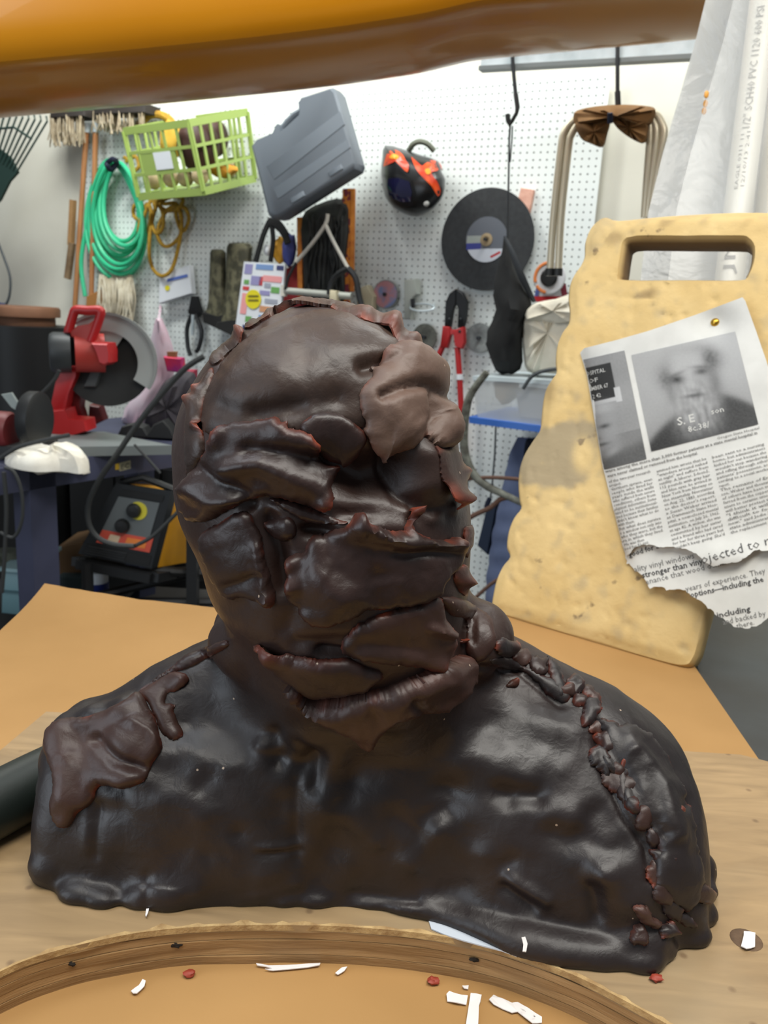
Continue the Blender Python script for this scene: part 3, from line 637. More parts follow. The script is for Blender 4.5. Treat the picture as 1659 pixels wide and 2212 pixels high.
def blob(c, r, k=0.01, sgn=1):
    """smooth-add (or carve) an ellipsoid"""
    c = np.asarray(c, float); r = np.asarray((r, r, r) if np.isscalar(r) else r, float); m = r + 3 * k + 0.004
    i0 = [max(0, int((c[a] - m[a] - g[0]) / VX)) for a, g in enumerate((GX, GY, GZ))]
    i1 = [min(len(g), int((c[a] + m[a] - g[0]) / VX) + 2) for a, g in enumerate((GX, GY, GZ))]
    sl = tuple(slice(a, b) for a, b in zip(i0, i1))
    if any(s.start >= s.stop for s in sl): return
    xx = (GX[sl[0]] - c[0])[:, None, None] / r[0]; yy = (GY[sl[1]] - c[1])[None, :, None] / r[1]; z2 = (GZ[sl[2]] - c[2])[None, None, :] / r[2]
    d = (np.sqrt(xx ** 2 + yy ** 2 + z2 ** 2) - 1) * r.min()
    D[sl] = smin(D[sl], d, k) if sgn > 0 else smax(D[sl], -d, k)
rng = np.random.RandomState(3)
# squeezed-out lip along the foot of the bust
foot = [(140, 1925), (165, 1950), (215, 1966), (300, 1964), (360, 1962), (420, 1950), (500, 1936), (560, 1950), (610, 1966), (680, 1962), (740, 1950), (800, 1964), (860, 1968), (920, 1962), (980, 1976), (1060, 2008), (1130, 2045), (1170, 2068), (1230, 2082), (1290, 2086), (1330, 2090), (1390, 2100), (1425, 2078), (1450, 2050), (1498, 2046), (1505, 2000), (1520, 1950)]
for i, p in enumerate(foot):
    w = onz(*p, 0.0); w[1] += 0.008; r = rng.uniform(.008, .0145)
    blob((w[0], w[1], 0.004), (r * 1.3, r, r * .72), 0.0035)
for p in ((900, 1976), (940, 1984), (985, 1998), (1030, 2016), (1075, 2034), (1115, 2054)):
    w = onz(*p); blob((w[0], w[1] + .0085, .004), (.014, .0125, .009), .007)
for p in ((1150, 2070), (1210, 2086), (1260, 2092), (1310, 2096)):
    w = onz(*p); blob((w[0], w[1] + .010, .004), (.014, .0115, .010), .007)
b = onz(95, 1928); blob((b[0], b[1] + .012, .012), (.016, .013, .014), .002)
b = onz(135, 1915); blob((b[0] + .004, b[1] + .015, .02), (.012, .013, .02), .003)
b = onz(1385, 2090); blob((b[0], b[1] + .015, .008), (.024, .017, .016), .002)
b = onz(1470, 2040); blob((b[0], b[1] + .012, .014), (.020, .015, .022), .003)
for p, r in (((1523, 1925), .012), ((1510, 1970), .012), ((1495, 1860), .013), ((1490, 1790), .014), ((1478, 1720), .014)):
    b = ony(*p, .54); blob((b[0] - .008, .54, max(b[2], .008)), r, .008)
for p, r in (((100, 1700), .016), ((98, 1640), .014), ((104, 1790), .012), ((125, 1590), .016), ((180, 1560), .014), ((240, 1540), .012)):
    b = ony(*p, .535); blob((b[0] + .010, .535, max(b[2], .008)), r, .008)
# neck lumps at the left shoulder
for p, Yd, r in (((505, 1385), .535, .018), ((530, 1415), .525, .016), ((515, 1345), .56, .016), ((560, 1375), .52, .02), ((1040, 1370), .56, .022), ((1030, 1400), .54, .018)):
    b = ony(*p, Yd); blob(b, r, .012)

def surface_nets(Dv):
    s = Dv < 0; n = np.array(Dv.shape) - 1
    cnt = np.zeros(tuple(n), np.int8); acc = np.zeros((3,) + tuple(n), np.float32); ne = np.zeros(tuple(n), np.int8)
    for a in range(8): cnt += s[(a & 1):(a & 1) + n[0], (a >> 1 & 1):(a >> 1 & 1) + n[1], (a >> 2):(a >> 2) + n[2]]
    act = (cnt > 0) & (cnt < 8); idx = np.argwhere(act)
    vid = np.full(tuple(n), -1, np.int32); vid[act] = np.arange(len(idx))
    pos = np.zeros((len(idx), 3)); num = np.zeros(len(idx))
    cor = [((a & 1), (a >> 1 & 1), (a >> 2)) for a in range(8)]
    for a in range(8):
        for ax in range(3):
            if cor[a][ax]: continue
            b = a | (1 << ax)
            ia = idx + cor[a]; ib = idx + cor[b]
            da = Dv[ia[:, 0], ia[:, 1], ia[:, 2]]; db = Dv[ib[:, 0], ib[:, 1], ib[:, 2]]
            m = (da < 0) != (db < 0); t = np.where(m, da / np.where(m, da - db, 1), 0)
            p = np.array(cor[a], float)[None, :] + t[:, None] * np.eye(3)[ax]
            pos[m] += p[m]; num += m
    V = (idx + pos / num[:, None]) * VX + np.array([GX[0], GY[0], GZ[0]])
    Fs = []
    for ax in range(3):
        o1, o2 = [(1, 2), (2, 0), (0, 1)][ax]
        sl0 = [slice(None)] * 3; sl1 = [slice(None)] * 3; sl0[ax] = slice(0, -1); sl1[ax] = slice(1, None)
        e = s[tuple(sl0)] != s[tuple(sl1)]; ed = np.argwhere(e)
        ok = (ed[:, o1] > 0) & (ed[:, o2] > 0) & (ed[:, o1] < n[o1]) & (ed[:, o2] < n[o2]); ed = ed[ok]
        def cell(d1, d2):
            c = ed.copy(); c[:, o1] -= d1; c[:, o2] -= d2; return vid[c[:, 0], c[:, 1], c[:, 2]]
        qd = np.stack([cell(1, 1), cell(0, 1), cell(0, 0), cell(1, 0)], 1)
        flip = ~s[ed[:, 0], ed[:, 1], ed[:, 2]]
        qd[flip] = qd[flip][:, ::-1]; Fs.append(qd[(qd >= 0).all(1)])
    return V, np.concatenate(Fs)
BV, BF = surface_nets(D)
def vnormals(V, Fq):
    n = np.cross(V[Fq[:, 2]] - V[Fq[:, 0]], V[Fq[:, 3]] - V[Fq[:, 1]]); N = np.zeros_like(V)
    for k in range(4):
        for a in range(3): N[:, a] += np.bincount(Fq[:, k], n[:, a], len(V))
    return N / (np.linalg.norm(N, axis=1)[:, None] + 1e-12)
def relax(V, Fq, it, lam=0.5):
    e = np.concatenate([Fq[:, [0, 1]], Fq[:, [1, 2]], Fq[:, [2, 3]], Fq[:, [3, 0]]]); e = np.concatenate([e, e[:, ::-1]])
    deg = np.bincount(e[:, 0], minlength=len(V))
    for _ in range(it):
        A = np.stack([np.bincount(e[:, 0], V[e[:, 1], a], len(V)) for a in range(3)], 1) / deg[:, None]
        V = V + (A - V) * lam
    return V
BV = relax(BV, BF, 4)
def polydist(Q, pts):
    """distance of (n,2) points to a polyline"""
    P = np.array(pts, float); best = np.full(len(Q), 1e9)
    if len(P) == 1: return np.linalg.norm(Q - P[0], axis=1)
    for a, b in zip(P[:-1], P[1:]):
        d = b - a; t = np.clip(((Q - a) @ d) / (d @ d + 1e-9), 0, 1); best = np.minimum(best, np.linalg.norm(Q - a - t[:, None] * d, axis=1))
    return best
# thumb marks and folds, pressed into the front of the sculpture: (line on the surface, width, height in mm)
STROKES = [
  # face: eye hollow, lids, nose side, mouth
  ([(735, 1005), (790, 1025), (840, 1015)], 46, -14), ([(770, 1050), (830, 1062)], 44, -5),
  ([(912, 985), (922, 1045)], 36, 11), ([(850, 985), (865, 1070), (905, 1110), (960, 1105)], 17, -6), ([(880, 1100), (930, 1118), (975, 1100)], 13, 5),
  ([(720, 1092), (840, 1090)], 30, 3), ([(730, 1110), (800, 1112)], 14, -4),
  ([(540, 1090), (600, 1080), (690, 1120)], 15, -7), ([(560, 1085), (640, 1105), (700, 1125)], 9, 4),
  ([(580, 1120), (600, 1190), (610, 1270)], 20, -8), ([(660, 1145), (710, 1150)], 14, -9), ([(730, 1130), (870, 1140)], 22, 5),
  ([(480, 880), (560, 905), (640, 890)], 22, -5), ([(700, 880), (740, 870)], 20, -3), ([(640, 1290), (620, 1360)], 22, -4),
  ([(690, 1410), (760, 1415)], 10, -9), ([(640, 1390), (780, 1385), (900, 1395)], 14, -4),
  ([(790, 800), (840, 790)], 18, -4), ([(480, 760), (560, 700)], 14, -3), ([(420, 930), (450, 830), (500, 760)], 10, -4),
  # chest: broad hollow under the left clavicle, thumb marks over the whole front
  ([(420, 1560), (520, 1570)], 55, -6), ([(660, 1600), (720, 1640)], 34, 5), ([(590, 1590), (600, 1640)], 20, -5), ([(560, 1610), (600, 1620)], 14, 4),
  ([(650, 1600), (690, 1640), (680, 1700)], 13, -4), ([(640, 1690), (640, 1860)], 13, -3), ([(700, 1740)], 45, 4), ([(830, 1730)], 38, 3), ([(760, 1690)], 26, -4),
  ([(850, 1760), (900, 1800)], 22, -3), ([(950, 1790)], 30, 3), ([(1010, 1640), (1080, 1640)], 40, 5), ([(1080, 1710), (1160, 1720)], 24, -5),
  ([(960, 1700)], 26, -3), ([(1060, 1560)], 30, -3), ([(1180, 1560), (1230, 1600)], 40, 4), ([(890, 1865)], 26, 4), ([(1045, 1845)], 24, 4), ([(820, 1820)], 20, 3),
  ([(1200, 1800), (1260, 1850)], 30, -4), ([(1100, 1900), (1180, 1945)], 14, 4), ([(1090, 1920), (1150, 1960)], 14, -4), ([(1300, 1880), (1340, 1950)], 40, 4),
  ([(1280, 1920), (1290, 1980)], 16, -4), ([(560, 1832), (640, 1834)], 7, 2.5), ([(560, 1844), (650, 1842)], 8, -2.5), ([(210, 1740), (205, 1850)], 8, -2), ([(190, 1745), (185, 1830)], 12, 1.2),
  ([(330, 1920), (420, 1925)], 26, 4), ([(320, 1890), (315, 1960)], 9, -2), ([(520, 1950), (640, 1910)], 16, 3), ([(760, 1940), (900, 1945)], 14, -3), ([(1120, 1470), (1200, 1520)], 34, -4),
  ([(1040, 1445), (1100, 1450), (1130, 1435)], 7, -4), ([(1120, 1440), (1170, 1480), (1215, 1520)], 7, -3), ([(1290, 1560), (1295, 1640), (1350, 1760), (1400, 1830), (1405, 1900)], 9, -5),
  ([(1480, 1740), (1490, 1850)], 20, -4), ([(1440, 1700), (1470, 1900)], 24, 4), ([(250, 1600), (300, 1620)], 26, 3),
]
_rs = np.random.RandomState(11)
for _ in range(85):
    a = (_rs.uniform(170, 1400), _rs.uniform(1560, 1930)); an = _rs.uniform(0, 6.28); l = _rs.uniform(0, 60)
    STROKES.append(([a, (a[0] + l * math.cos(an), a[1] + 0.5 * l * math.sin(an))], _rs.uniform(18, 46), _rs.choice([-1, 1, -1]) * _rs.uniform(1.2, 3.4)))
for _ in range(46):
    a = (_rs.uniform(430, 970), _rs.uniform(700, 1380)); an = _rs.uniform(0, 6.28); l = _rs.uniform(10, 70)
    STROKES.append(([a, (a[0] + l * math.cos(an), a[1] + l * math.sin(an))], _rs.uniform(12, 30), _rs.choice([-1, 1]) * _rs.uniform(.6, 1.8)))
BN = vnormals(BV, BF)
view = BV - EYE; view /= np.linalg.norm(view, axis=1)[:, None]
facing = np.clip(-(view * BN).sum(1) * 3, 0, 1)
Q = proj(BV); disp = np.zeros(len(BV))
for pts, r, h in STROKES:
    P = np.array(pts, float); lo = P.min(0) - 2.6 * r; hi = P.max(0) + 2.6 * r
    m = np.where((Q[:, 0] > lo[0]) & (Q[:, 0] < hi[0]) & (Q[:, 1] > lo[1]) & (Q[:, 1] < hi[1]))[0]
    if len(m): disp[m] += h * 1e-3 * np.exp(-(polydist(Q[m], pts) / r) ** 2)
disp *= facing
hd_ = np.clip((BV[:, 2] - .18) / .05, 0, 1)
disp += (1 - .55 * hd_) * (0.0022 * perlin(BV * 30, 1) + 0.0005 * perlin(BV * 85, 2)) + 0.0002 * perlin(BV * 210, 3)
foot_keep = np.clip(BV[:, 2] / 0.01, 0, 1)
BV = BV + BN * (disp * (0.3 + 0.7 * foot_keep))[:, None]
BV = relax(BV, BF, 2, 0.5)
BV[:, 2] = np.maximum(BV[:, 2], 0.0006)
SV = relax(BV, BF, 14)
real_tree = BVHTree.FromPolygons([tuple(v) for v in BV], [tuple(f) for f in BF.tolist()])
bust_tree = BVHTree.FromPolygons([tuple(v) for v in SV], [tuple(f) for f in BF.tolist()])
BN = vnormals(relax(SV, BF, 10), BF)

def wax(name, dark, light, rough, spec):
    m = bpy.data.materials.new(name); m.use_nodes = True; nt = m.node_tree; b = nt.nodes['Principled BSDF']; L = nt.links.new
    tc = nt.nodes.new('ShaderNodeTexCoord')
    def noise(scale, det, dist=0.0):
        n = nt.nodes.new('ShaderNodeTexNoise'); n.inputs['Scale'].default_value = scale; n.inputs['Detail'].default_value = det; n.inputs['Distortion'].default_value = dist
        L(tc.outputs['Object'], n.inputs['Vector']); return n
    def ramp(src, p0, p1, c0, c1):
        r = nt.nodes.new('ShaderNodeValToRGB'); r.color_ramp.elements[0].position = p0; r.color_ramp.elements[1].position = p1
        r.color_ramp.elements[0].color = (*c0, 1); r.color_ramp.elements[1].color = (*c1, 1); L(src, r.inputs[0]); return r
    def mix(fac, a, bb):
        x = nt.nodes.new('ShaderNodeMix'); x.data_type = 'RGBA'; L(fac, x.inputs[0]); 
        for k, v in ((6, a), (7, bb)):
            if isinstance(v, tuple): x.inputs[k].default_value = (*v, 1)
            else: L(v, x.inputs[k])
        return x.outputs[2]
    base = ramp(noise(14, 6, 1.2).outputs['Fac'], .34, .68, dark, light)
    at = nt.nodes.new('ShaderNodeAttribute'); at.attribute_name = 'torn'
    tn = nt.nodes.new('ShaderNodeAttribute'); tn.attribute_name = 'tone'
    c1 = mix(at.outputs['Fac'], mix(tn.outputs['Fac'], base.outputs[0], S(50, 34, 29)), S(134, 62, 42))
    vor = nt.nodes.new('ShaderNodeTexVoronoi'); vor.inputs['Scale'].default_value = 62; L(tc.outputs['Object'], vor.inputs['Vector'])
    spk = ramp(vor.outputs['Distance'], .045, .06, (1, 1, 1), (0, 0, 0))
    rnd = nt.nodes.new('ShaderNodeSeparateColor'); L(vor.outputs['Color'], rnd.inputs[0])
    gate = nt.nodes.new('ShaderNodeMath'); gate.operation = 'GREATER_THAN'; gate.inputs[1].default_value = 0.72; L(rnd.outputs[0], gate.inputs[0])
    mul = nt.nodes.new('ShaderNodeMath'); mul.operation = 'MULTIPLY'; L(spk.outputs[0], mul.inputs[0]); L(gate.outputs[0], mul.inputs[1])
    mul2 = nt.nodes.new('ShaderNodeMath'); mul2.operation = 'MULTIPLY'; mul2.inputs[1].default_value = 0.8; L(mul.outputs[0], mul2.inputs[0])
    L(mix(mul2.outputs[0], c1, S(190, 170, 150)), b.inputs['Base Color'])
    rr = ramp(noise(22, 4).outputs['Fac'], .3, .7, (rough - .07,) * 3, (rough + .10,) * 3); L(rr.outputs[0], b.inputs['Roughness'])
    b.inputs['Specular IOR Level'].default_value = spec; b.inputs['Coat Weight'].default_value = 0.0; b.inputs['Coat Roughness'].default_value = 0.25
    bp = nt.nodes.new('ShaderNodeBump'); bp.inputs['Strength'].default_value = 0.5; bp.inputs['Distance'].default_value = 0.0012
    mm = nt.nodes.new('ShaderNodeMath'); mm.operation = 'ADD'; L(noise(95, 6, .6).outputs['Fac'], mm.inputs[0])
    n3 = noise(420, 3); m3 = nt.nodes.new('ShaderNodeMath'); m3.operation = 'MULTIPLY'; m3.inputs[1].default_value = .16; L(n3.outputs['Fac'], m3.inputs[0]); L(m3.outputs[0], mm.inputs[1])
    L(mm.outputs[0], bp.inputs['Height']); L(bp.outputs[0], b.inputs['Normal'])
    return m
WAX_BODY = wax('dark_wax', S(27, 21, 21), S(38, 31, 31), .44, .5)
WAX_SLAB = wax('brown_wax', S(46, 30, 26), S(70, 48, 41), .43, .46)
WAX_PALE = wax('dusty_wax', S(78, 58, 50), S(108, 86, 74), .50, .45)
WAX_BROWN = wax('olive_brown_wax', S(44, 31, 26), S(66, 49, 39), .43, .46)
WAX_DEEP = wax('black_wax', S(37, 25, 23), S(55, 38, 34), .40, .46)

bust_base = (0.0, 0.56, 0.0)
bust = thing('wax_bust', bust_base, 'dark brown wax portrait bust with ragged slabs on a wooden board', 'sculpture')
me = bpy.data.meshes.new('body'); me.from_pydata((BV - np.array(bust_base)).tolist(), [], BF.tolist()); me.update()
me.attributes.new('torn', 'FLOAT', 'POINT')
me.attributes.new('tone', 'FLOAT', 'POINT').data.foreach_set('value', np.clip((BV[:, 2] - .13) / .05 + .3 * perlin(BV * 30, 4), 0, 1))
body = link('body', me, WAX_BODY, bust, False, np.array(bust_base)); me.polygons.foreach_set('use_smooth', [True] * len(me.polygons))

def hit(px, py):
    d = ray(px, py); d = d / np.linalg.norm(d)
    loc, nor, fi, dist = bust_tree.ray_cast(Vector(EYE), Vector(d))
    if loc is None or dist > 0.85:
        p = EYE + d * 0.56
        for _ in range(6):
            loc, nor, fi, _d = bust_tree.find_nearest(Vector(p)); p = EYE + d * np.dot(np.array(loc) - EYE, d)
    else:
        l2, _n, _f, d2 = real_tree.ray_cast(Vector(EYE), Vector(d))
        if l2 is not None and d2 < dist: loc = l2
    n = BN[BF[fi]].mean(0)
    return np.array(loc), n / np.linalg.norm(n)
def crop(ox, oy, s, pts): return [(ox + x / s, oy + y / s) for x, y in pts]
def slab(outline, m, t=0.004, rag=3.0, lift=(), folds=(), red=0.5, step=6.0, name='wax_slab', seed=1, edge=17.0, bury=0.004, dome=0.0, sharp=.22, tear=1.0):
    """a hand-flattened sheet of wax laid on the body: outline found on the body's surface, rounded and torn edge, curled-up places"""
    r_ = np.random.RandomState(seed); P = np.array(outline, float)
    P = spline(P, np.zeros(len(P)), 3, True)[0]
    L = np.linalg.norm(np.roll(P, -1, 0) - P, axis=1); out = []
    for a, b_, l in zip(P, np.roll(P, -1, 0), L):
        k = max(1, int(l / (step * .42)))
        for i in range(k): out.append(a + (b_ - a) * i / k)
    O = np.array(out); q3 = np.c_[O * 0.035, np.full(len(O), seed * 3.1)]
    q4 = np.c_[O * 0.11, np.full(len(O), seed * 5.7)]
    O = O + rag * 1.6 * np.c_[perlin(q3, 5), perlin(q3 + 40, 6)] + rag * 1.0 * np.c_[perlin(q4, 7), perlin(q4 + 40, 8)] + rag * .7 * tear * np.c_[perlin(q4 * 3.1, 7), perlin(q4 * 3.1 + 40, 8)]
    lo, hi = O.min(0), O.max(0); ctr = O.mean(0); G = []
    for iy, y in enumerate(np.arange(lo[1], hi[1], step)):
        for x in np.arange(lo[0] + (iy % 2) * step / 2, hi[0], step): G.append((x + r_.uniform(-.15, .15) * step, y + r_.uniform(-.15, .15) * step))
    G = np.array(G)
    # inside test
    ins = np.zeros(len(G), bool); a = O; b2 = np.roll(O, -1, 0)
    for p, q2 in zip(a, b2):
        c_ = ((p[1] > G[:, 1]) != (q2[1] > G[:, 1])); xx = (q2[0] - p[0]) * (G[:, 1] - p[1]) / (q2[1] - p[1] + 1e-12) + p[0]; ins ^= c_ & (G[:, 0] < xx)
    G = G[ins]; dB = polydist(G, np.r_[O, O[:1]]); k = dB > step * .45; G = G[k]; dB = dB[k]
    A = np.r_[O, G]; dist = np.r_[np.zeros(len(O)), dB]; nO = len(O)
    res = geometry.delaunay_2d_cdt([Vector(p) for p in A], [(i, (i + 1) % nO) for i in range(nO)], [], 1, 1e-4)
    T = [tuple(f) for f in res[2] if len(f) == 3]; A2 = np.array([tuple(v) for v in res[0]])
    orig = [o[0] if o else -1 for o in res[3]]; dist = np.array([dist[o] if o >= 0 else 0.0 for o in orig])
    H_ = [hit(*p) for p in A2]; Pw = np.array([h[0] for h in H_]); Nw = np.array([h[1] for h in H_])
    e = np.clip(dist / edge, 0, 1); t = t * .8; h = t * (sharp + (1 - sharp) * (1 - (1 - e) ** 2.0)) + .0003
    h = h + dome * np.clip(dist / 60, 0, 1) ** 0.7
    nz = np.c_[A2 * .018, np.full(len(A2), seed * 1.3)]
    h = h + t * .30 * perlin(nz, 9) * e + t * .10 * perlin(nz * 2.7, 10) * e
    up = np.zeros(len(A2))
    for (lx, ly, lr, lh) in lift: up += lh * np.exp(-(((A2 - (lx, ly)) / lr) ** 2).sum(1))
    for pts, fr, fh in folds: h = h + fh * np.exp(-(polydist(A2, pts) / fr) ** 2) * np.clip(.3 + e, 0, 1)
    nb_ = [set() for _ in A2]
    for f in T:
        for i in range(3): nb_[f[i]].add(f[(i + 1) % 3]); nb_[f[i]].add(f[(i + 2) % 3])
    for _ in range(5): Pw = np.array([Pw[i] * .5 + Pw[list(q)].mean(0) * .5 if (q and dist[i] > 0) else Pw[i] for i, q in enumerate(nb_)])
    top = Pw + Nw * (h + up)[:, None]; bot = Pw + Nw * (np.minimum(up, h + up) - bury)[:, None]
    thin = np.clip(.0009 / t, 0, 1); bot = np.where((up > .0008)[:, None], top - Nw * np.maximum(t * .38, .0011), bot)
    V = np.r_[top, bot]; n = len(top)
    cnt = {}
    for f in T:
        for i in range(3): ed = (f[i], f[(i + 1) % 3]); cnt[ed] = 1
    F = list(T) + [tuple(n + i for i in f[::-1]) for f in T]
    for (i, j) in cnt:
        if (j, i) not in cnt: F.append((j, i, n + i, n + j))
    me = bpy.data.meshes.new(name); me.from_pydata((V - np.array(bust_base)).tolist(), [], F); me.update()
    bm = bmesh.new(); bm.from_mesh(me); bmesh.ops.recalc_face_normals(bm, faces=bm.faces); bm.to_mesh(me); bm.free()
    at = me.attributes.new('torn', 'FLOAT', 'POINT')
    w = np.exp(-(dist / 3.6) ** 2) * np.clip(.05 + 1.9 * perlin(nz * 1.7 + 9, 12), 0, 1) * red * 1.3 + np.clip(up / .006, 0, 1) * red * .75 * np.exp(-(dist / 10) ** 2)
    w = np.clip(w, 0, 1); at.data.foreach_set('value', np.r_[w, np.clip(w + .25 * red, 0, 1)])
    o = link(name, me, m, bust, False, np.array(bust_base)); me.polygons.foreach_set('use_smooth', [True] * len(me.polygons))
    try: me.set_sharp_from_angle(angle=math.radians(62))
    except Exception: pass
    return o
z3 = lambda p: crop(360, 630, 4.1475, p); z4 = lambda p: crop(660, 630, 4.1475, p); z5 = lambda p: crop(380, 1030, 2.304, p)
z6 = lambda p: crop(0, 1330, 2.37, p); z7 = lambda p: crop(600, 1380, 1.728, p)
# -- head
slab([(470, 800), (520, 740), (590, 700), (680, 672), (760, 672), (840, 712), (880, 760), (850, 800), (800, 840), (800, 900), (770, 930), (700, 912), (640, 930), (560, 925), (490, 940), (440, 930), (440, 860)], WAX_BROWN, .004, 2, [], [([(560, 890), (640, 880), (720, 860)], 24, -.003), ([(780, 800), (830, 785)], 16, -.004), ([(600, 790), (720, 760)], 60, .002)], red=.1, seed=20, edge=40, sharp=.05)
slab(z3([(205, 990), (300, 840), (345, 760), (415, 690), (410, 830), (350, 1000), (320, 1200), (340, 1420), (270, 1600), (200, 1690), (175, 1450), (170, 1200)]), WAX_BROWN, .004, 1.0, [(410, 865, 12, .005), (432, 920, 10, .005), (425, 840, 10, .004)], red=.8, seed=21)
slab(z3([(390, 650), (410, 580), (500, 495), (610, 400), (680, 340), (715, 390), (650, 480), (530, 585), (445, 655)]), WAX_BROWN, .006, 1.5, [(525, 725, 12, .005)], red=.8, seed=22)
slab(z3([(690, 330), (740, 255), (840, 240), (870, 165), (920, 125), (1080, 95), (1300, 82), (1480, 92), (1700, 125), (1700, 170), (1500, 145), (1300, 140), (1100, 150), (900, 240), (780, 320)]), WAX_BROWN, .007, 1.5, [(640, 670, 40, .003)], red=.3, seed=23)
slab(z4([(200, 118), (400, 145), (560, 195), (700, 232), (800, 285), (845, 350), (920, 410), (1000, 475), (1110, 575), (1020, 575), (900, 530), (810, 460), (740, 380), (650, 320), (540, 295), (440, 250), (300, 195)]), WAX_BROWN, .0045, 1.5, [(845, 705, 22, .008), (790, 680, 25, .004), (890, 738, 18, .005)], red=.8, seed=24)
slab(z4([(0, 1150), (80, 1100), (180, 1080), (300, 1095), (390, 1140), (450, 1190), (520, 1260), (540, 1330), (470, 1430), (380, 1500), (300, 1520), (190, 1510), (110, 1440), (40, 1380), (-20, 1300), (-50, 1220)]), WAX_DEEP, .006, 2, [(740, 985, 40, .005)], red=.45, seed=25)
slab(z3([(430, 1340), (490, 1225), (600, 1175), (740, 1165), (900, 1150), (1015, 1150), (1040, 1200), (1095, 1180), (1100, 1240), (1240, 1255), (1330, 1320), (1365, 1390), (1350, 1450), (1400, 1530), (1500, 1590), (1495, 1640), (1475, 1750), (1480, 1830), (1490, 1930), (1420, 1955), (1330, 1925), (1180, 1890), (1030, 1850), (880, 1830), (700, 1880), (560, 1960), (400, 2040), (280, 2060), (190, 2040), (120, 1900), (130, 1780), (230, 1640), (330, 1480)]),
     WAX_DEEP, .0065, 4, [(708, 1095, 20, .006), (470, 940, 22, .005), (610, 915, 60, .003), (680, 950, 24, .005), (718, 1010, 18, .005)],
     [([(500, 1010), (570, 1000), (640, 1030), (690, 1060)], 22, .006), ([(420, 1050), (470, 1080), (520, 1085)], 22, .005), ([(540, 970), (620, 975), (690, 990)], 14, -.004), ([(430, 1000), (490, 1040), (540, 1060)], 12, -.003)], red=.75, seed=26)
slab(z4([(1150, 1380), (1230, 1400), (1310, 1380), (1370, 1450), (1420, 1540), (1430, 1640), (1420, 1760), (1400, 1850), (1330, 1940), (1290, 1880), (1240, 1820), (1240, 1740), (1225, 1680), (1215, 1560), (1190, 1470)]), WAX_SLAB, .004, 4, [(965, 1075, 26, .008), (1000, 1020, 14, .005), (985, 1080, 14, .006)], red=.95, seed=27)
slab(z4([(800, 490), (870, 480), (960, 490), (1060, 540), (1130, 590), (1180, 640), (1225, 710), (1245, 800), (1245, 870), (1230, 950), (1280, 1010), (1330, 1080), (1355, 1150), (1360, 1240), (1335, 1310), (1310, 1375), (1240, 1395), (1160, 1370), (1100, 1320), (1060, 1300), (1030, 1350), (960, 1400), (880, 1420), (800, 1445), (720, 1470), (680, 1475), (600, 1400), (560, 1310), (515, 1240), (540, 1180), (490, 1080), (480, 990), (490, 890), (560, 820), (590, 760), (570, 700), (650, 680), (670, 590), (700, 545), (770, 510)]),
     WAX_PALE, .009, 3, [(815, 965, 22, .004), (830, 770, 16, .003)],
     [([(815, 862), (860, 845), (900, 838), (950, 862)], 10, -.005), ([(908, 860), (912, 900), (916, 940)], 9, -.006), ([(840, 890), (870, 940)], 24, .003), ([(940, 900), (960, 940)], 22, .004), ([(880, 790), (930, 800)], 30, .003)], red=.55, seed=28, edge=30, sharp=.4, dome=.003)
# -- cheeks, mouth, jaw
slab(z5([(130, 290), (230, 220), (330, 170), (380, 200), (430, 300), (440, 400), (470, 480), (500, 600), (480, 640), (430, 625), (330, 595), (270, 605), (200, 530), (160, 440), (130, 350)]), WAX_DEEP, .0065, 3, [(585, 1298, 16, .004)], [([(560, 1180), (570, 1240), (585, 1290)], 10, .004), ([(500, 1260), (560, 1240)], 10, -.003)], red=.5, seed=31)
slab(z5([(440, 230), (560, 200), (600, 250), (590, 300), (540, 320), (480, 290)]), WAX_DEEP, .005, 2, red=.2, seed=32)
slab(z5([(470, 110), (560, 120), (680, 160), (780, 200), (860, 230), (760, 235), (650, 225), (560, 170)]), WAX_DEEP, .005, 2, red=.2, seed=33)
slab(z5([(880, 760), (1000, 690), (1200, 630), (1310, 600), (1330, 690), (1380, 770), (1365, 830), (1355, 885), (1310, 930), (1290, 970), (1250, 950), (1150, 940), (1000, 925), (880, 900), (820, 860)]), WAX_SLAB, .006, 4, [(945, 1440, 22, .006), (965, 1390, 16, .004)], [([(920, 1350), (960, 1365), (985, 1360)], 8, .004), ([(1000, 1320), (985, 1400)], 8, -.003)], red=.85, seed=34)
slab(z5([(870, 215), (900, 190), (945, 205), (960, 235), (1040, 255), (1130, 265), (1150, 235), (1158, 175), (1180, 165), (1188, 200), (1170, 260), (1260, 310), (1330, 310), (1385, 300), (1405, 350), (1400, 420), (1370, 470), (1320, 530), (1310, 590), (1260, 610), (1160, 640), (1050, 650), (960, 660), (870, 700), (770, 730), (690, 725), (640, 700), (620, 650), (570, 610), (560, 570), (580, 520), (575, 450), (575, 385), (635, 370), (650, 330), (690, 290), (740, 290), (800, 260), (850, 250)]),
     WAX_DEEP, .008, 4, [(885, 1112, 9, .010), (640, 1260, 16, .005), (630, 1220, 14, .005), (700, 1330, 40, .003), (775, 1125, 24, .004), (985, 1170, 16, .005)],
     [([(780, 1140), (860, 1160), (960, 1175)], 16, .005), ([(810, 1240), (815, 1300)], 22, -.0025), ([(700, 1250), (740, 1280)], 36, .006), ([(850, 1190), (960, 1190)], 10, -.003), ([(655, 1210), (665, 1300)], 16, -.002)], red=.75, seed=35, edge=14, dome=.002)
slab(z5([(1320, 600), (1430, 612), (1500, 660), (1560, 700), (1585, 780), (1580, 850), (1540, 900), (1480, 920), (1440, 860), (1450, 780), (1440, 700), (1370, 690)]), WAX_SLAB, .006, 2, [], [([(1015, 1340), (1018, 1385)], 8, -.004)], red=.25, seed=36)
slab(z5([(1385, 470), (1450, 440), (1450, 520), (1445, 590), (1400, 560)]), WAX_SLAB, .004, 3, [(1003, 1255, 12, .006)], red=1.0, seed=37)
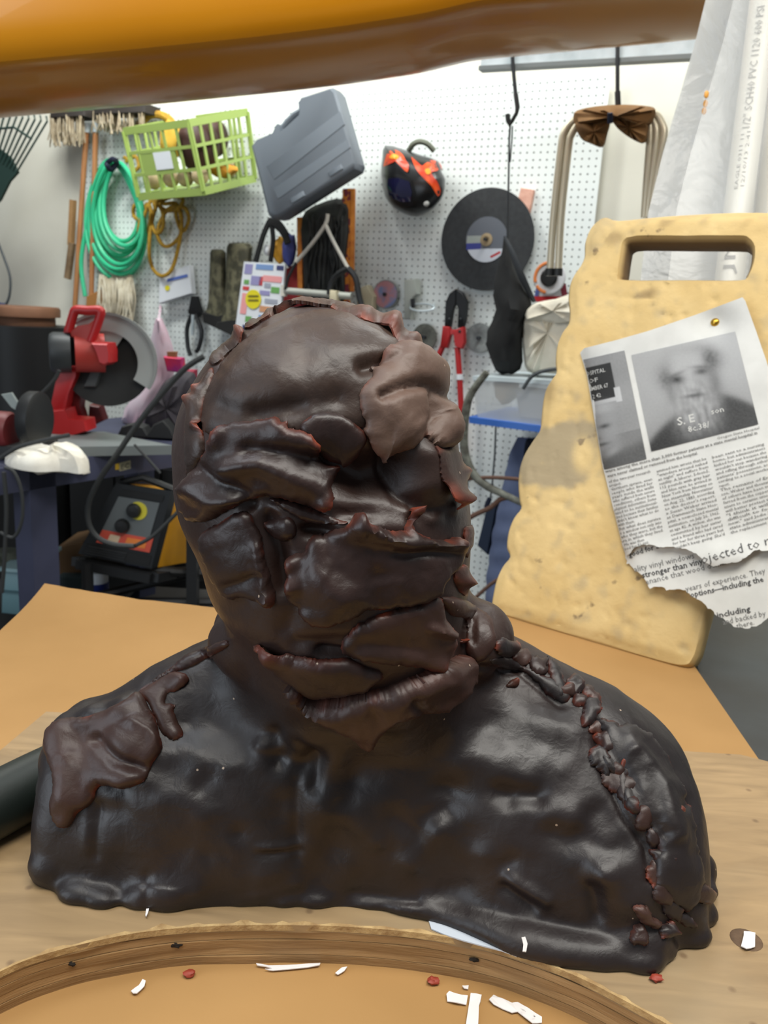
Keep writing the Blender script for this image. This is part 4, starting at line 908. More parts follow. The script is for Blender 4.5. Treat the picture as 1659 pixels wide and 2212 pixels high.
slab(z5([(1440, 250), (1480, 240), (1475, 330), (1445, 400), (1430, 330)]), WAX_SLAB, .005, 3, [], red=.6, seed=38)
# -- neck and collar
slab(z5([(405, 830), (460, 838), (520, 870), (640, 890), (770, 900), (850, 895), (900, 920), (1000, 960), (1030, 990), (980, 1030), (900, 1070), (760, 1090), (660, 1085), (590, 1030), (520, 990), (470, 930), (455, 880)]), WAX_DEEP, .007, 3, [(590, 1400, 26, .006), (700, 1425, 50, .004)], red=.4, seed=41)
slab(z5([(560, 1020), (620, 1040), (660, 1095), (760, 1105), (900, 1075), (1050, 1040), (1150, 1000), (1250, 960), (1380, 900), (1470, 890), (1480, 950), (1400, 1050), (1360, 1100), (1280, 1140), (1200, 1145), (1090, 1155), (1020, 1240), (980, 1285), (930, 1285), (880, 1240), (780, 1190), (680, 1140), (600, 1070)]), WAX_SLAB, .017, 3, [(800, 1575, 30, .002), (985, 1495, 12, .003)], [([(800, 1500), (830, 1560)], 14, -.003), ([(880, 1490), (900, 1525)], 10, -.004)], red=.15, seed=42, sharp=.6)
# -- left shoulder
slab(z6([(720, 385), (870, 275), (960, 205), (1080, 155), (1160, 122), (1160, 165), (1050, 225), (960, 268), (880, 300), (780, 360)]), WAX_DEEP, .006, 2, red=.2, seed=51)
slab(z6([(715, 395), (780, 350), (880, 290), (960, 310), (960, 350), (900, 390), (860, 400), (850, 450), (895, 460), (890, 500), (940, 600), (890, 640), (830, 600), (790, 520), (750, 440)]), WAX_SLAB, .004, 3, [(395, 1470, 18, .003)], red=.45, seed=52)
slab(z6([(235, 620), (250, 580), (310, 540), (400, 525), (520, 495), (640, 440), (715, 400), (780, 500), (815, 600), (830, 680), (800, 730), (770, 780), (740, 850), (640, 885), (550, 870), (500, 880), (470, 960), (400, 1010), (350, 1080), (290, 1070), (260, 980), (280, 850), (245, 720)]), WAX_SLAB, .008, 2, [], [([(220, 1600), (260, 1640), (310, 1660)], 14, -.005), ([(250, 1680), (300, 1700)], 30, .003), ([(150, 1640), (150, 1720)], 26, .004), ([(290, 1570), (340, 1600)], 16, .004)], red=.5, seed=53)
# -- seam of torn lumps down the right shoulder and arm
slab(z7([(790, 80), (860, 70), (950, 120), (1060, 170), (1100, 210), (1060, 240), (990, 190), (930, 130), (850, 110)]), WAX_BODY, .004, 3, [(1112, 1470, 10, .002)], red=.3, seed=61)
slab(z7([(1160, 280), (1240, 310), (1330, 330), (1420, 390), (1470, 470), (1510, 560), (1540, 660), (1560, 760), (1580, 860), (1570, 960), (1520, 1010), (1440, 960), (1400, 900), (1410, 800), (1400, 720), (1340, 650), (1290, 600), (1290, 530), (1240, 510), (1200, 450), (1210, 360)]), WAX_BODY, .007, 6, [(1355, 1630, 12, .003)], [([(1310, 1620), (1360, 1690), (1390, 1760), (1430, 1800)], 12, -.004), ([(1350, 1600), (1420, 1700), (1450, 1800)], 16, .004), ([(1440, 1640), (1470, 1740)], 16, -.003)], red=.45, seed=62)
_ls = np.random.RandomState(5)
seam = [(1090, 1395), (1130, 1420), (1165, 1440), (1200, 1465), (1225, 1490), (1250, 1515), (1275, 1540), (1290, 1570), (1310, 1600), (1300, 1640), (1330, 1660), (1345, 1700), (1365, 1740), (1390, 1770), (1410, 1810), (1425, 1850), (1410, 1890), (1430, 1925), (1450, 1960), (1490, 1900), (1505, 1930), (1480, 1985), (1400, 1985), (1380, 2020), (1440, 2010), (1340, 1690), (1370, 1660), (1240, 1480), (1275, 1505)]
for i, (cx_, cy_) in enumerate(seam):
    w_, h_ = _ls.uniform(18, 42), _ls.uniform(11, 24); an = _ls.uniform(.0, 1.6)
    pts = []
    for k in range(9):
        a = 2 * math.pi * k / 9; rr = _ls.uniform(.7, 1.2); u_, v_ = w_ * math.cos(a) * rr, h_ * math.sin(a) * rr
        pts.append((cx_ + u_ * math.cos(an) - v_ * math.sin(an), cy_ + u_ * math.sin(an) + v_ * math.cos(an)))
    slab(pts, [WAX_BODY, WAX_SLAB, WAX_DEEP][i % 3], _ls.uniform(.003, .0065), 5, [(cx_ + w_ * .7, cy_, 9, .003)] if i % 3 == 0 else [], red=.35 if i % 4 else .9, seed=100 + i, step=4.5, name='wax_lump', edge=12, sharp=.35)
# thin torn shreds
for i, (cx_, cy_, w_, h_) in enumerate([(1107, 1477, 12, 9), (1345, 1655, 7, 22), (1405, 880, 1, 1), (995, 1262, 9, 14), (1455, 1790, 7, 9), (640, 1235, 8, 24), (475, 935, 20, 12), (1000, 1385, 6, 6), (560, 1398, 14, 5), (1460, 1760, 5, 20)]):
    if w_ < 2: continue
    pts = [(cx_ + w_ * math.cos(a) * (1 + .25 * math.sin(3 * a + i)), cy_ + h_ * math.sin(a) * (1 + .2 * math.cos(2 * a + i))) for a in np.linspace(0, 2 * math.pi, 9)[:-1]]
    slab(pts, WAX_SLAB, .002, 2.5, [(cx_ + w_ * .5, cy_ - h_ * .5, max(w_, h_) * .7, .004)], red=1.0, seed=200 + i, step=3.0, name='torn_wax_shred', edge=5)
# ------------------------------------------------------------------ things hanging on the pegboard wall
def W(pts): return [wl(*p) for p in pts]                       # (px, py, off) measured on planes parallel to the wall
def wprism(mb, pts, off, depth, cham=0.0): return mb.prism([wl(x, y, off) for x, y in pts], -WN * depth, cham)
def rect_pts(x0, y0, x1, y1): return [(x0, y0), (x1, y0), (x1, y1), (x0, y1)]
def ell_pts(cx, cy, rx, ry, n=20, a0=0.0): return [(cx + rx * math.cos(a0 + 2 * math.pi * i / n), cy + ry * math.sin(a0 + 2 * math.pi * i / n)) for i in range(n)]
AXW = (WU, WN, np.array([0, 0, 1.0]))
black_pl = mat('black_plastic', S(26, 27, 28), .45); black_cloth = mat('black_cloth', S(11, 12, 13), .9, color2=S(20, 21, 22), scale=20, bump=.3)
dk_metal = mat('dark_metal', S(52, 54, 56), .4, metal=.7); galv = mat('galvanised_steel', S(178, 190, 194), .45, metal=.25, color2=S(206, 216, 220), scale=12)
alu = mat('aluminium_tube', S(204, 194, 170), .34, metal=.4); white_pl = mat('white_plastic', S(226, 230, 234), .5); wood_h = mat('broom_handle_wood', S(150, 98, 56), .55, color2=S(172, 120, 74), scale=6, stretch=(8, 8, 1))
red_pt = mat('red_enamel', S(176, 30, 32), .42); cream = mat('cream_cloth', S(226, 220, 204), .85, color2=S(206, 198, 180), scale=9, bump=.3)

# leaf rake
rk = thing('leaf_rake', wl(-40, 480, .05), 'dark green leaf rake with fanned tines at the upper left', 'rake')
rake_m = mat('rake_green', S(30, 52, 46), .5)
wprism(MB(), [(-70, 300), (-5, 318), (22, 340), (38, 372), (20, 392), (0, 432), (-70, 500)], .30, .012, .004).obj('head', rake_m, rk)
for i in range(14):
    a = i / 13; x0, y0 = -60 + 96 * a, 316 + 56 * a; x1, y1 = -70 + 172 * a, 236 + 26 * a
    MB().tube(W([(x0, y0, .30), ((x0 + x1) / 2, (y0 + y1) / 2, .31), (x1, y1, .30), (x1 - 2, y1 - 10, .27)]), .0042, 6).obj('tine', rake_m, rk)
MB().tube(W([(-40, 282, .315), (30, 275, .315), (68, 300, .315)]), .005, 6).obj('brace', rake_m, rk)
MB().tube(W([(-70, 480, .29), (-120, 700, .2)]), .013, 8).obj('handle', wood_h, rk)
# push brooms hung head up
def broom(px_top, px_bot, hx0, hx1, hy0, hy1, label, seed):
    b0 = wl(*px_bot, .06); t = thing('push_broom', b0, label, 'broom', 'push brooms beside the green hose')
    MB().tube(W([(*px_bot, .06), ((px_top[0] + px_bot[0]) / 2, (px_top[1] + px_bot[1]) / 2, .065), (*px_top, .07)]), .0125, 10).obj('handle', wood_h, t)
    MB().tube(W([(px_top[0], px_top[1] + 6, .07), (px_top[0] + 1, px_top[1] - 14, .07)]), .016, 10).obj('ferrule', galv, t)
    wprism(MB(), [(hx0, hy0), (hx1, hy0 - 6), (hx1, hy0 + 14), (hx0, hy0 + 18)], .13, .10, .01).obj('head_block', mat('dark_broom_block', S(46, 40, 36), .7), t)
    bm_ = MB(); r_ = random.Random(seed)
    for i in range(90):
        x = hx0 + (hx1 - hx0) * r_.random(); o0 = r_.uniform(.04, .13); y = hy0 + 12; l = (hy1 - hy0 - 12) * r_.uniform(.75, 1.0)
        bm_.tube(W([(x, y, o0), (x + r_.uniform(-3, 3), y + l * .6, o0 + .01), (x + r_.uniform(-7, 7), y + l, o0 + r_.uniform(-.02, .03))]), .0028, 4)
    bm_.obj('bristles', mat('pale_bristle', S(186, 172, 146), .8, color2=S(150, 134, 108), scale=30), t, kind='stuff')
broom((187, 280), (160, 690), 106, 182, 236, 318, 'push broom with pale bristles and longer left handle', 1)
broom((207, 280), (196, 680), 200, 312, 228, 290, 'push broom whose right handle runs behind the green hose', 2)
st = thing('wooden_stake', wl(148, 605, .02), 'short rough wooden stake left of the broom handles', 'stake')
MB().bar(wl(158, 432, .03), wl(153, 530, .03), .026, .022, WN).obj('upper_piece', mat('raw_pine', S(176, 138, 92), .7, color2=S(150, 112, 70), scale=10), st, smooth=False)
MB().bar(wl(156, 525, .035), wl(146, 602, .035), .03, .02, WN).obj('lower_piece', mat('grey_wood', S(106, 84, 60), .8, color2=S(140, 116, 86), scale=14), st, smooth=False)
# garden hose coil
hs_ = thing('garden_hose', wl(245, 605, .05), 'mint green garden hose hung in an oval coil', 'hose'); hose_m = mat('mint_hose', S(52, 184, 134), .45)
for i in range(9):
    rx, ry = 68 - 3.2 * i, 128 - 5.5 * i; cx_, cy_ = 250 + 2.0 * i + 4 * math.sin(i * 2.1), 474 - 4.6 * i
    P = []
    for k in range(22):
        a = 2 * math.pi * k / 22; sx = rx * math.sin(a) * (1 - .42 * (.5 + .5 * math.cos(a)) ** 2); sy = -ry * math.cos(a)
        P.append(wl(cx_ + sx + .05 * sy - 6 * (.5 + .5 * math.cos(a)), cy_ + sy, .05 + .012 * (i % 4) + .012 * math.sin(a * 2 + i)))
    MB().tube(P, .0105, 8, closed=True, smooth=2).obj('hose_loop', hose_m, hs_)
MB().tube(W([(192, 470, .05), (178, 540, .06), (176, 585, .06), (184, 640, .06)]), .0105, 8, smooth=5).obj('hose_tail', hose_m, hs_)
MB().tube(W([(232, 352, .14), (244, 344, .15), (252, 352, .12), (240, 366, .13), (232, 358, .15)]), .012, 8, closed=True, smooth=4).obj('tie', mat('navy_strap', S(16, 24, 48), .7), hs_)
# yellow rope
rp = thing('yellow_rope', wl(350, 595, .05), 'tangled yellow rope hanging in loops below the crate', 'rope'); rope_m = mat('yellow_rope', S(186, 146, 40), .75, color2=S(150, 112, 26), scale=60, bump=.6, bscale=260)
for pts in ([(345, 425), (328, 480), (322, 540), (330, 580), (350, 596), (372, 580), (388, 520), (392, 470), (380, 440), (352, 440)],
            [(310, 430), (290, 445), (290, 468), (306, 474), (318, 450), (325, 430)], [(318, 440), (302, 480), (300, 510), (308, 520), (320, 500), (326, 460)],
            [(330, 430), (350, 455), (352, 490), (338, 505), (328, 480), (335, 450)], [(380, 450), (400, 450), (408, 475), (395, 500), (384, 480)],
            [(340, 500), (352, 530), (372, 528), (392, 500), (385, 450), (360, 455)], [(345, 440), (360, 455), (385, 450), (395, 430), (370, 425)]):
    MB().tube([wl(x, y, .06 + .02 * math.sin(x * .1 + y * .07)) for x, y in pts], .0085, 8, closed=True, smooth=4).obj('rope_loop', rope_m, rp)
for pts in ([(300, 275), (318, 252), (345, 248), (370, 262), (380, 290)], [(268, 340), (282, 350), (290, 380), (296, 420)], [(272, 350), (292, 338), (300, 360), (285, 372)]):
    MB().tube([wl(x, y, .05) for x, y in pts], .017 if pts[0][0] == 300 else .0085, 8, smooth=4).obj('rope_bight', rope_m, rp)
# green crate
cr = thing('plastic_crate', wl(420, 425, .2), 'lime green lattice crate full of balls on the pegboard', 'crate'); crate_m = mat('lime_plastic', S(150, 172, 90), .5)
c_tl, c_tr, c_br, c_bl = wl(268, 284, .26), wl(408, 266, .40), wl(440, 414, .36), wl(300, 426, .22)
c_rt, c_rb = wl(534, 242, .10), wl(551, 386, .06)
b_tl = c_tl + (c_rt - c_tr); b_bl = c_bl + (c_rb - c_br)
def lattice(a, b2, c, d, cols, rows, name, solid=None):
    """a b2 top edge, d c bottom edge"""
    n = np.cross(b2 - a, d - a); n /= np.linalg.norm(n); P = lambda s, t: (a * (1 - s) + b2 * s) * (1 - t) + (d * (1 - s) + c * s) * t
    for i in range(cols + 1):
        w = .022 if i in (0, cols) else .0125; MB().bar(P(i / cols, 0), P(i / cols, 1), w, .007, n).obj(name + '_upright', crate_m, cr, smooth=False)
    for j in range(rows + 1):
        w = .028 if j in (0, rows) else .0125; MB().bar(P(0, j / rows), P(1, j / rows), w, .008, n).obj(name + '_rail', crate_m, cr, smooth=False)
    if solid:
        global label_panel; s0, t0, s1, t1 = solid; label_panel = MB().hexa([P(s0, t1) - n * .003, P(s1, t1) - n * .003, P(s1, t1) + n * .003, P(s0, t1) + n * .003], [P(s0, t0) - n * .003, P(s1, t0) - n * .003, P(s1, t0) + n * .003, P(s0, t0) + n * .003]).obj('label_panel', crate_m, cr, smooth=False)
    return P, n
Pf, nf_ = lattice(c_tl, c_tr, c_br, c_bl, 5, 3, 'front', (.2, .36, .72, .64))
Ps, ns_ = lattice(c_tr, c_rt, c_rb, c_br, 6, 3, 'side')
lattice(b_tl, c_rt, c_rb, b_bl, 5, 3, 'back'); lattice(c_tl, b_tl, b_bl, c_bl, 6, 3, 'end')
bt = c_bl + c_br + c_rb + b_bl; MB().hexa([c_bl, c_br, c_rb, b_bl], [p + (c_tl - c_bl) * .04 for p in (c_bl, c_br, c_rb, b_bl)]).obj('crate_floor', crate_m, cr, smooth=False)
sgn = 1 if np.dot(nf_, EYE - c_tl) > 0 else -1
stick = MB(); stick.hexa([Pf(.40, .62) + nf_ * sgn * .0045, Pf(.66, .62) + nf_ * sgn * .0045, Pf(.66, .62) + nf_ * sgn * .006, Pf(.40, .62) + nf_ * sgn * .006], [Pf(.40, .36) + nf_ * sgn * .0045, Pf(.66, .36) + nf_ * sgn * .0045, Pf(.66, .36) + nf_ * sgn * .006, Pf(.40, .36) + nf_ * sgn * .006]); stick.obj('price_sticker', white_pl, label_panel, smooth=False)
ins = lambda s, t, d: (c_tl * (1 - s) + c_tr * s) * (1 - t) + (c_bl * (1 - s) + c_br * s) * t + (c_rt - c_tr) * d
ball_m = mat('worn_leather_ball', S(206, 184, 148), .7, color2=S(188, 164, 128), scale=10); brown_ball = mat('brown_ball', S(66, 38, 30), .6)
for i, (s, t, d) in enumerate([(.14, .80, .16), (.42, .79, .16), (.62, .80, .18), (.86, .79, .16), (.55, .80, .52), (.85, .80, .66)]):
    o = MB().ball(ins(s, t, d), .034).obj('ball', ball_m); tag(o, ['cream ball at the left end of the crate bottom', 'cream ball second from the left in the crate', 'cream ball third from the left in the crate', 'cream ball at the near corner of the crate', 'cream ball in the middle of the crate', 'cream ball at the right rear of the crate'][i], 'ball', 'cream balls in the lime crate')
o = MB().ball(ins(.80, .36, .30), (.085, .085, .10)).obj('football', brown_ball); tag(o, 'dark brown ball lying on top in the lime crate', 'ball')
o = MB().ball(ins(.72, .30, .68), (.06, .07, .075)).obj('football', brown_ball); tag(o, 'smaller dark brown ball deep in the crate side', 'ball')
o = MB().ball(ins(.38, .22, .35), (.045, .04, .07), lump=.3, seed=3).obj('yellow_glove', mat('yellow_cloth', S(196, 156, 50), .8), None); tag(o, 'crumpled yellow cloth seen through the crate front', 'cloth')
o = MB().ball(ins(.9, .78, .5), (.06, .04, .025), lump=.4, seed=5).obj('orange_cloth', mat('orange_cloth', S(200, 140, 40), .8), None); tag(o, 'orange rag at the bottom of the crate side', 'cloth')
# grey tool case
tcse = thing('tool_case', wl(690, 470, .2), 'grey moulded plastic tool case tilted on the wall', 'tool case'); case_m = mat('grey_case_plastic', S(104, 112, 120), .5, bump=.1, bscale=200)
front = [(543, 314), (552, 302), (588, 286), (597, 266), (604, 283), (616, 274), (646, 246), (648, 238), (646, 218), (654, 208), (716, 188), (724, 196), (768, 352), (764, 364), (600, 468), (588, 470), (580, 462)]
wprism(MB(), front, .34, .062, .012).obj('front_shell', case_m, tcse)
wprism(MB(), [(846 - 300 + (x - 546) * .985, y + 2) for x, y in front], .276, .085, .004).obj('back_shell', mat('grey_case_shade', S(96, 103, 110), .5), tcse)
wprism(MB(), [(575, 360), (735, 240), (745, 268), (592, 388)], .3415, .004, .002).obj('raised_panel', case_m, tcse)
wprism(MB(), [(590, 408), (752, 300), (757, 318), (600, 430)], .3415, .004, .002).obj('raised_panel', case_m, tcse)
for (x, y) in ((722, 366), (640, 424)): wprism(MB(), [(x - 14, y + 6), (x + 14, y - 12), (x + 18, y - 2), (x - 10, y + 16)], .345, .03, .003).obj('latch', case_m, tcse)
MB().tube(W([(606, 282, .30), (622, 262, .30), (636, 248, .30), (650, 240, .30)]), .012, 8).obj('handle', case_m, tcse)
# welding helmet with flames
wh = thing('welding_helmet', wl(892, 470, .1), 'black welding helmet painted with orange flames', 'helmet'); hel = mat('black_helmet_shell', S(22, 22, 23), .3)
ho = np.array([(832, 314), (870, 322), (912, 336), (946, 348), (954, 372), (962, 388), (958, 420), (944, 442), (926, 458), (900, 468), (874, 462), (850, 448), (834, 426), (826, 396), (823, 372), (826, 340)], float); hc = ho.mean(0)
ho = spline(np.c_[ho, np.zeros(len(ho))], np.zeros(len(ho)), 2, True)[0][:, :2]
rings = [(1.0, .05), (1.0, .13), (.96, .165), (.86, .195), (.68, .218), (.4, .232), (.05, .236)]
mb = MB(); mb.loft([[wl(*(hc + (p - hc) * k), o_) for p in ho] for k, o_ in rings]); mb.obj('shell', hel, wh)
def hoff(x, y):
    d = np.array([x, y]) - hc; ang = math.atan2(d[1], d[0]); an = np.arctan2(ho[:, 1] - hc[1], ho[:, 0] - hc[0]); j = int(np.argmin(np.abs(np.angle(np.exp(1j * (an - ang)))))); k = min(np.linalg.norm(d) / np.linalg.norm(ho[j] - hc), 1)
    ks = [r[0] for r in rings][::-1]; os_ = [r[1] for r in rings][::-1]; return float(np.interp(k, ks, os_))
def decal(name, pts, m, th=.0035, par=None):
    P = np.array(pts, float); c = P.mean(0); P2 = spline(np.c_[P, np.zeros(len(P))], np.zeros(len(P)), 2, True)[0][:, :2]; mbx = MB(); n = len(P2); V = []
    for k in (1, .66, .33): V += [wl(*(c + (p - c) * k), hoff(*(c + (p - c) * k)) + th) for p in P2]
    V.append(wl(*c, hoff(*c) + th)); F = []
    for r in range(2):
        for i in range(n): F.append((r * n + i, r * n + (i + 1) % n, (r + 1) * n + (i + 1) % n, (r + 1) * n + i))
    for i in range(n): F.append((2 * n + i, 2 * n + (i + 1) % n, 3 * n))
    return mbx.add(V, F).obj(name, m, par or wh)
fl_or = mat('flame_orange', S(226, 84, 24), .35, color2=S(196, 48, 20), scale=30); fl_ye = mat('flame_yellow', S(240, 160, 40), .35)
decal('flame', [(828, 360), (834, 336), (842, 326), (856, 324), (870, 334), (876, 346), (883, 356), (880, 372), (868, 362), (856, 350), (846, 346), (836, 352)], fl_or)
decal('flame', [(888, 338), (898, 350), (912, 358), (930, 346), (950, 352), (954, 366), (940, 362), (932, 374), (944, 392), (952, 412), (946, 424), (932, 402), (912, 382), (898, 364)], fl_or)
decal('flame_core', [(840, 340), (850, 332), (862, 338), (854, 344)], fl_ye, .0055); decal('flame_core', [(918, 366), (928, 364), (930, 374), (922, 376)], fl_ye, .0055)
vfr = decal('visor_frame', [(828, 378), (888, 386), (892, 444), (850, 440), (832, 424)], mat('visor_frame_black', S(14, 14, 15), .4), .005)
decal('visor_glass', [(838, 386), (884, 392), (886, 436), (850, 430), (840, 420)], mat('visor_glass_blue', S(22, 22, 52), .12, coat=.6), .008, vfr)
MB().lathe(wl(922, 440, hoff(922, 440)), WN, [(.010, 0), (.010, .008), (.006, .011)], 14).obj('knob', mat('pale_knob', S(170, 170, 165), .5), wh)
MB().tube(W([(882, 330, .10), (890, 314, .12), (904, 306, .12), (922, 310, .11), (938, 326, .09)]), .010, 8, smooth=4).obj('headband', mat('grey_green_headband', S(108, 112, 98), .6), wh)
MB().tube(W([(893, 306, .0), (890, 296, .03), (895, 312, .1)]), .0025, 6).obj('peg_hook', galv, wh)
# big cutting disc
cd = thing('cutting_disc', wl(1050, 626, .03), 'large black abrasive cutting disc with grey label', 'cutting disc'); dc = wl(1052, 518, .03)
MB().lathe(dc, WN, [(.012, 0), (.183, 0), (.1835, .002), (.1835, .003), (.183, .0045), (.012, .0045)], 56).obj('disc', mat('abrasive_black', S(38, 40, 42), .8, color2=S(48, 50, 52), scale=60, bump=.4, bscale=400), cd)
dlab = MB().lathe(dc, WN, [(.014, .0045), (.082, .0045), (.082, .0055), (.014, .0055)], 40).obj('label', mat('grey_label', S(92, 96, 104), .5), cd)
U_, Z_ = WU, np.array([0, 0, 1.0])
lp = [dc + WN * .0058 + (U_ * math.cos(a) + Z_ * math.sin(a)) * .081 for a in np.linspace(math.radians(205), math.radians(338), 14)]; MB().prism(lp, WN * .0006).obj('white_label_panel', mat('label_white', S(196, 200, 208), .5), dlab, smooth=False)
lq = dc + WN * .0061
MB().hexa([lq + U_ * -.078 + Z_ * -.038, lq + U_ * -.02 + Z_ * -.034, lq + U_ * -.02 + Z_ * -.034 + WN * .0006, lq + U_ * -.078 + Z_ * -.038 + WN * .0006], [lq + U_ * -.078 + Z_ * -.015, lq + U_ * -.02 + Z_ * -.012, lq + U_ * -.02 + Z_ * -.012 + WN * .0006, lq + U_ * -.078 + Z_ * -.015 + WN * .0006]).obj('blue_band', mat('label_blue', S(48, 54, 130), .5), dlab, smooth=False)
MB().hexa([lq + U_ * -.078 + Z_ * -.015, lq + U_ * -.02 + Z_ * -.012, lq + U_ * -.02 + Z_ * -.012 + WN * .0006, lq + U_ * -.078 + Z_ * -.015 + WN * .0006], [lq + U_ * -.078 + Z_ * .012, lq + U_ * -.02 + Z_ * .014, lq + U_ * -.02 + Z_ * .014 + WN * .0006, lq + U_ * -.078 + Z_ * .012 + WN * .0006]).obj('pale_band', mat('label_pale', S(150, 156, 150), .5), dlab, smooth=False)
MB().bar(lq + U_ * .022 + Z_ * -.062, lq + U_ * .058 + Z_ * -.043, .008, .0012, WN).obj('red_mark', red_pt, dlab, smooth=False)
MB().lathe(dc, WN, [(.011, .004), (.0235, .004), (.0235, .008), (.012, .0095), (.011, .006)], 24).obj('hub_ring', mat('tan_hub', S(160, 140, 108), .5, metal=.3), cd)
MB().lathe(dc, WN, [(.001, .0), (.006, .0), (.006, .025), (.001, .026)], 10).obj('peg', dk_metal, cd)
# ceiling rail with hooks
rl = thing('hanging_rail', wl(1260, 150, .45), 'galvanised steel rail below the ceiling with hook rods', 'rail')
r0, r1 = wl(1038, 150, .45), wl(1640, 116, .45); upz = np.array([0, 0, 1.0])
MB().bar(r0 + upz * .048, r1 + upz * .048, .09, .004, WN).obj('web', galv, rl, smooth=False)
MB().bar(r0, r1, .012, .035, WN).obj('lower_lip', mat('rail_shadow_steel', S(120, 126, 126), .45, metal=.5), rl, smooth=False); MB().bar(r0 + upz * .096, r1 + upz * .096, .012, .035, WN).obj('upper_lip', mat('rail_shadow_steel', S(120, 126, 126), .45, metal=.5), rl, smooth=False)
for k in (.55, .92): MB().lathe(r0 * (1 - k) + r1 * k + upz * .052 + WN * .0025, WN, [(.009, 0), (.009, .001), (.001, .0012)], 12).obj('rail_hole', black_pl, rl)
hk = thing('hook_rod', wl(1110, 268, .47), 'steel hook rod above the black bag', 'hook', 'hook rods on the rail')
MB().tube(W([(1106, 96, .475), (1108, 140, .475), (1114, 205, .475)]), .006, 8).obj('rod', dk_metal, hk)
MB().tube(W([(1114, 203, .475), (1118, 232, .475), (1116, 244, .475), (1106, 262, .475), (1101, 270, .475), (1098, 262, .475), (1096, 247, .475)]), [.0075, .0075, .006, .006, .0065, .0075, .0075], 8).obj('hook', black_pl, hk)
hk2 = thing('hook_rod', wl(1334, 232, .47), 'steel hook rod above the folded brown chair', 'hook', 'hook rods on the rail')
MB().tube(W([(1334, 70, .475), (1334, 200, .475)]), .006, 8).obj('rod', dk_metal, hk2); MB().tube(W([(1334, 198, .475), (1335, 222, .475), (1336, 238, .475)]), .0085, 8).obj('grip', black_pl, hk2)
# black bag hanging on a cord
bg = thing('hanging_black_bag', wl(1095, 808, .3), 'black drawstring bag hanging on a long thin cord', 'bag')
MB().tube(W([(1102, 272, .47), (1100, 300, .45), (1098, 430, .40), (1096, 515, .36)]), .0035, 6).obj('cord', mat('grey_cord', S(72, 76, 80), .7), bg)
MB().tube(W([(1107, 272, .47), (1106, 300, .45), (1102, 350, .42)]), .0025, 6).obj('cord', mat('grey_cord', S(72, 76, 80), .7), bg)
secs = [(512, 1088, 1096, .01), (540, 1084, 1106, .03), (575, 1076, 1112, .05), (610, 1070, 1128, .07), (640, 1066, 1142, .09), (668, 1070, 1148, .10), (690, 1064, 1140, .09), (715, 1056, 1132, .10), (745, 1052, 1128, .10), (780, 1060, 1128, .09), (798, 1068, 1122, .06), (806, 1082, 1110, .02)]
mb = MB(); rr_ = []
for (y, x0, x1, dp) in secs:
    ring = []
    for k in range(18):
        a = 2 * math.pi * k / 18; f_ = 1 + .10 * math.sin(3 * a + y * .05) + .06 * math.sin(7 * a + y * .11)
        ring.append(wl((x0 + x1) / 2 + (x1 - x0) / 2 * math.cos(a) * f_, y + 3 * math.sin(2 * a), .30 + dp * math.sin(a) * f_))
    rr_.append(ring)
mb.loft(rr_); mb.obj('bag_body', black_cloth, bg)
MB().tube(W([(1090, 512, .36), (1106, 545, .37), (1128, 600, .36), (1154, 652, .32)]), [.005, .010, .014, .008], 8, smooth=3, flat=.4).obj('strap', mat('grey_webbing', S(58, 62, 66), .7), bg)
# pink card
o = wprism(MB(), [(1125, 405), (1153, 410), (1146, 446), (1142, 462), (1118, 432)], .02, .018, .003).obj('pink_sanding_block', mat('salmon_block', S(224, 176, 156), .7, color2=S(206, 152, 132), scale=40)); tag(o, 'salmon pink block tucked behind the cutting disc', 'sanding block')
# folded aluminium chair with brown canvas
ch = thing('folding_chair', wl(1300, 590, .4), 'folded aluminium camp chair with brown canvas hung from a hook', 'chair')
for pts in ([(1188, 588), (1196, 470), (1212, 320), (1220, 285), (1238, 262), (1262, 250)], [(1206, 590), (1212, 470), (1228, 320), (1234, 292), (1250, 268), (1275, 256)],
            [(1392, 470), (1398, 380), (1404, 290), (1400, 262), (1386, 244), (1360, 242)], [(1402, 480), (1420, 370), (1434, 296), (1430, 268), (1412, 244), (1380, 238)], [(1398, 470), (1409, 375), (1417, 296), (1414, 268), (1398, 248), (1370, 240)]):
    MB().tube([wl(x, y, .44) for x, y in pts], .0115, 10, smooth=4).obj('frame_tube', alu, ch)
for x in (1188, 1206): MB().tube(W([(x, 580, .44), (x - 1, 596, .44)]), .0145, 10).obj('foot_cap', black_pl, ch)
def drape(name, outer, offs, m, parent, bulge=.05):
    P = np.array(outer, float); c = P.mean(0); P = spline(np.c_[P, np.zeros(len(P))], np.zeros(len(P)), 3, True)[0][:, :2]; mbx = MB()
    mbx.loft([[wl(*(c + (p - c) * k), offs + o_ + .008 * math.sin(p[0] * .25 + p[1] * .18 + o_ * 40)) for p in P] for k, o_ in ((.96, -bulge), (1.0, -bulge * .4), (1.0, bulge * .3), (.9, bulge * .75), (.6, bulge), (.05, bulge * 1.05))])
    return mbx.obj(name, m, parent)
canvas = mat('brown_canvas', S(134, 94, 46), .85, color2=S(112, 80, 44), scale=14, bump=.3, bscale=120)
drape('canvas_seat', [(1240, 244), (1270, 232), (1330, 226), (1390, 228), (1416, 236), (1410, 262), (1396, 272), (1360, 262), (1318, 256), (1270, 268), (1244, 272)], .46, canvas, ch)
drape('canvas_fold', [(1242, 262), (1280, 262), (1318, 254), (1312, 290), (1302, 318), (1276, 310), (1254, 298)], .47, canvas, ch, .03)
drape('canvas_fold', [(1322, 254), (1350, 256), (1398, 262), (1394, 308), (1368, 302), (1344, 286), (1328, 270)], .47, canvas, ch, .03)
MB().tube(W([(1318, 244, .53), (1318, 266, .52)]), .008, 8).obj('strap', mat('navy_strap', S(16, 24, 48), .7), ch)
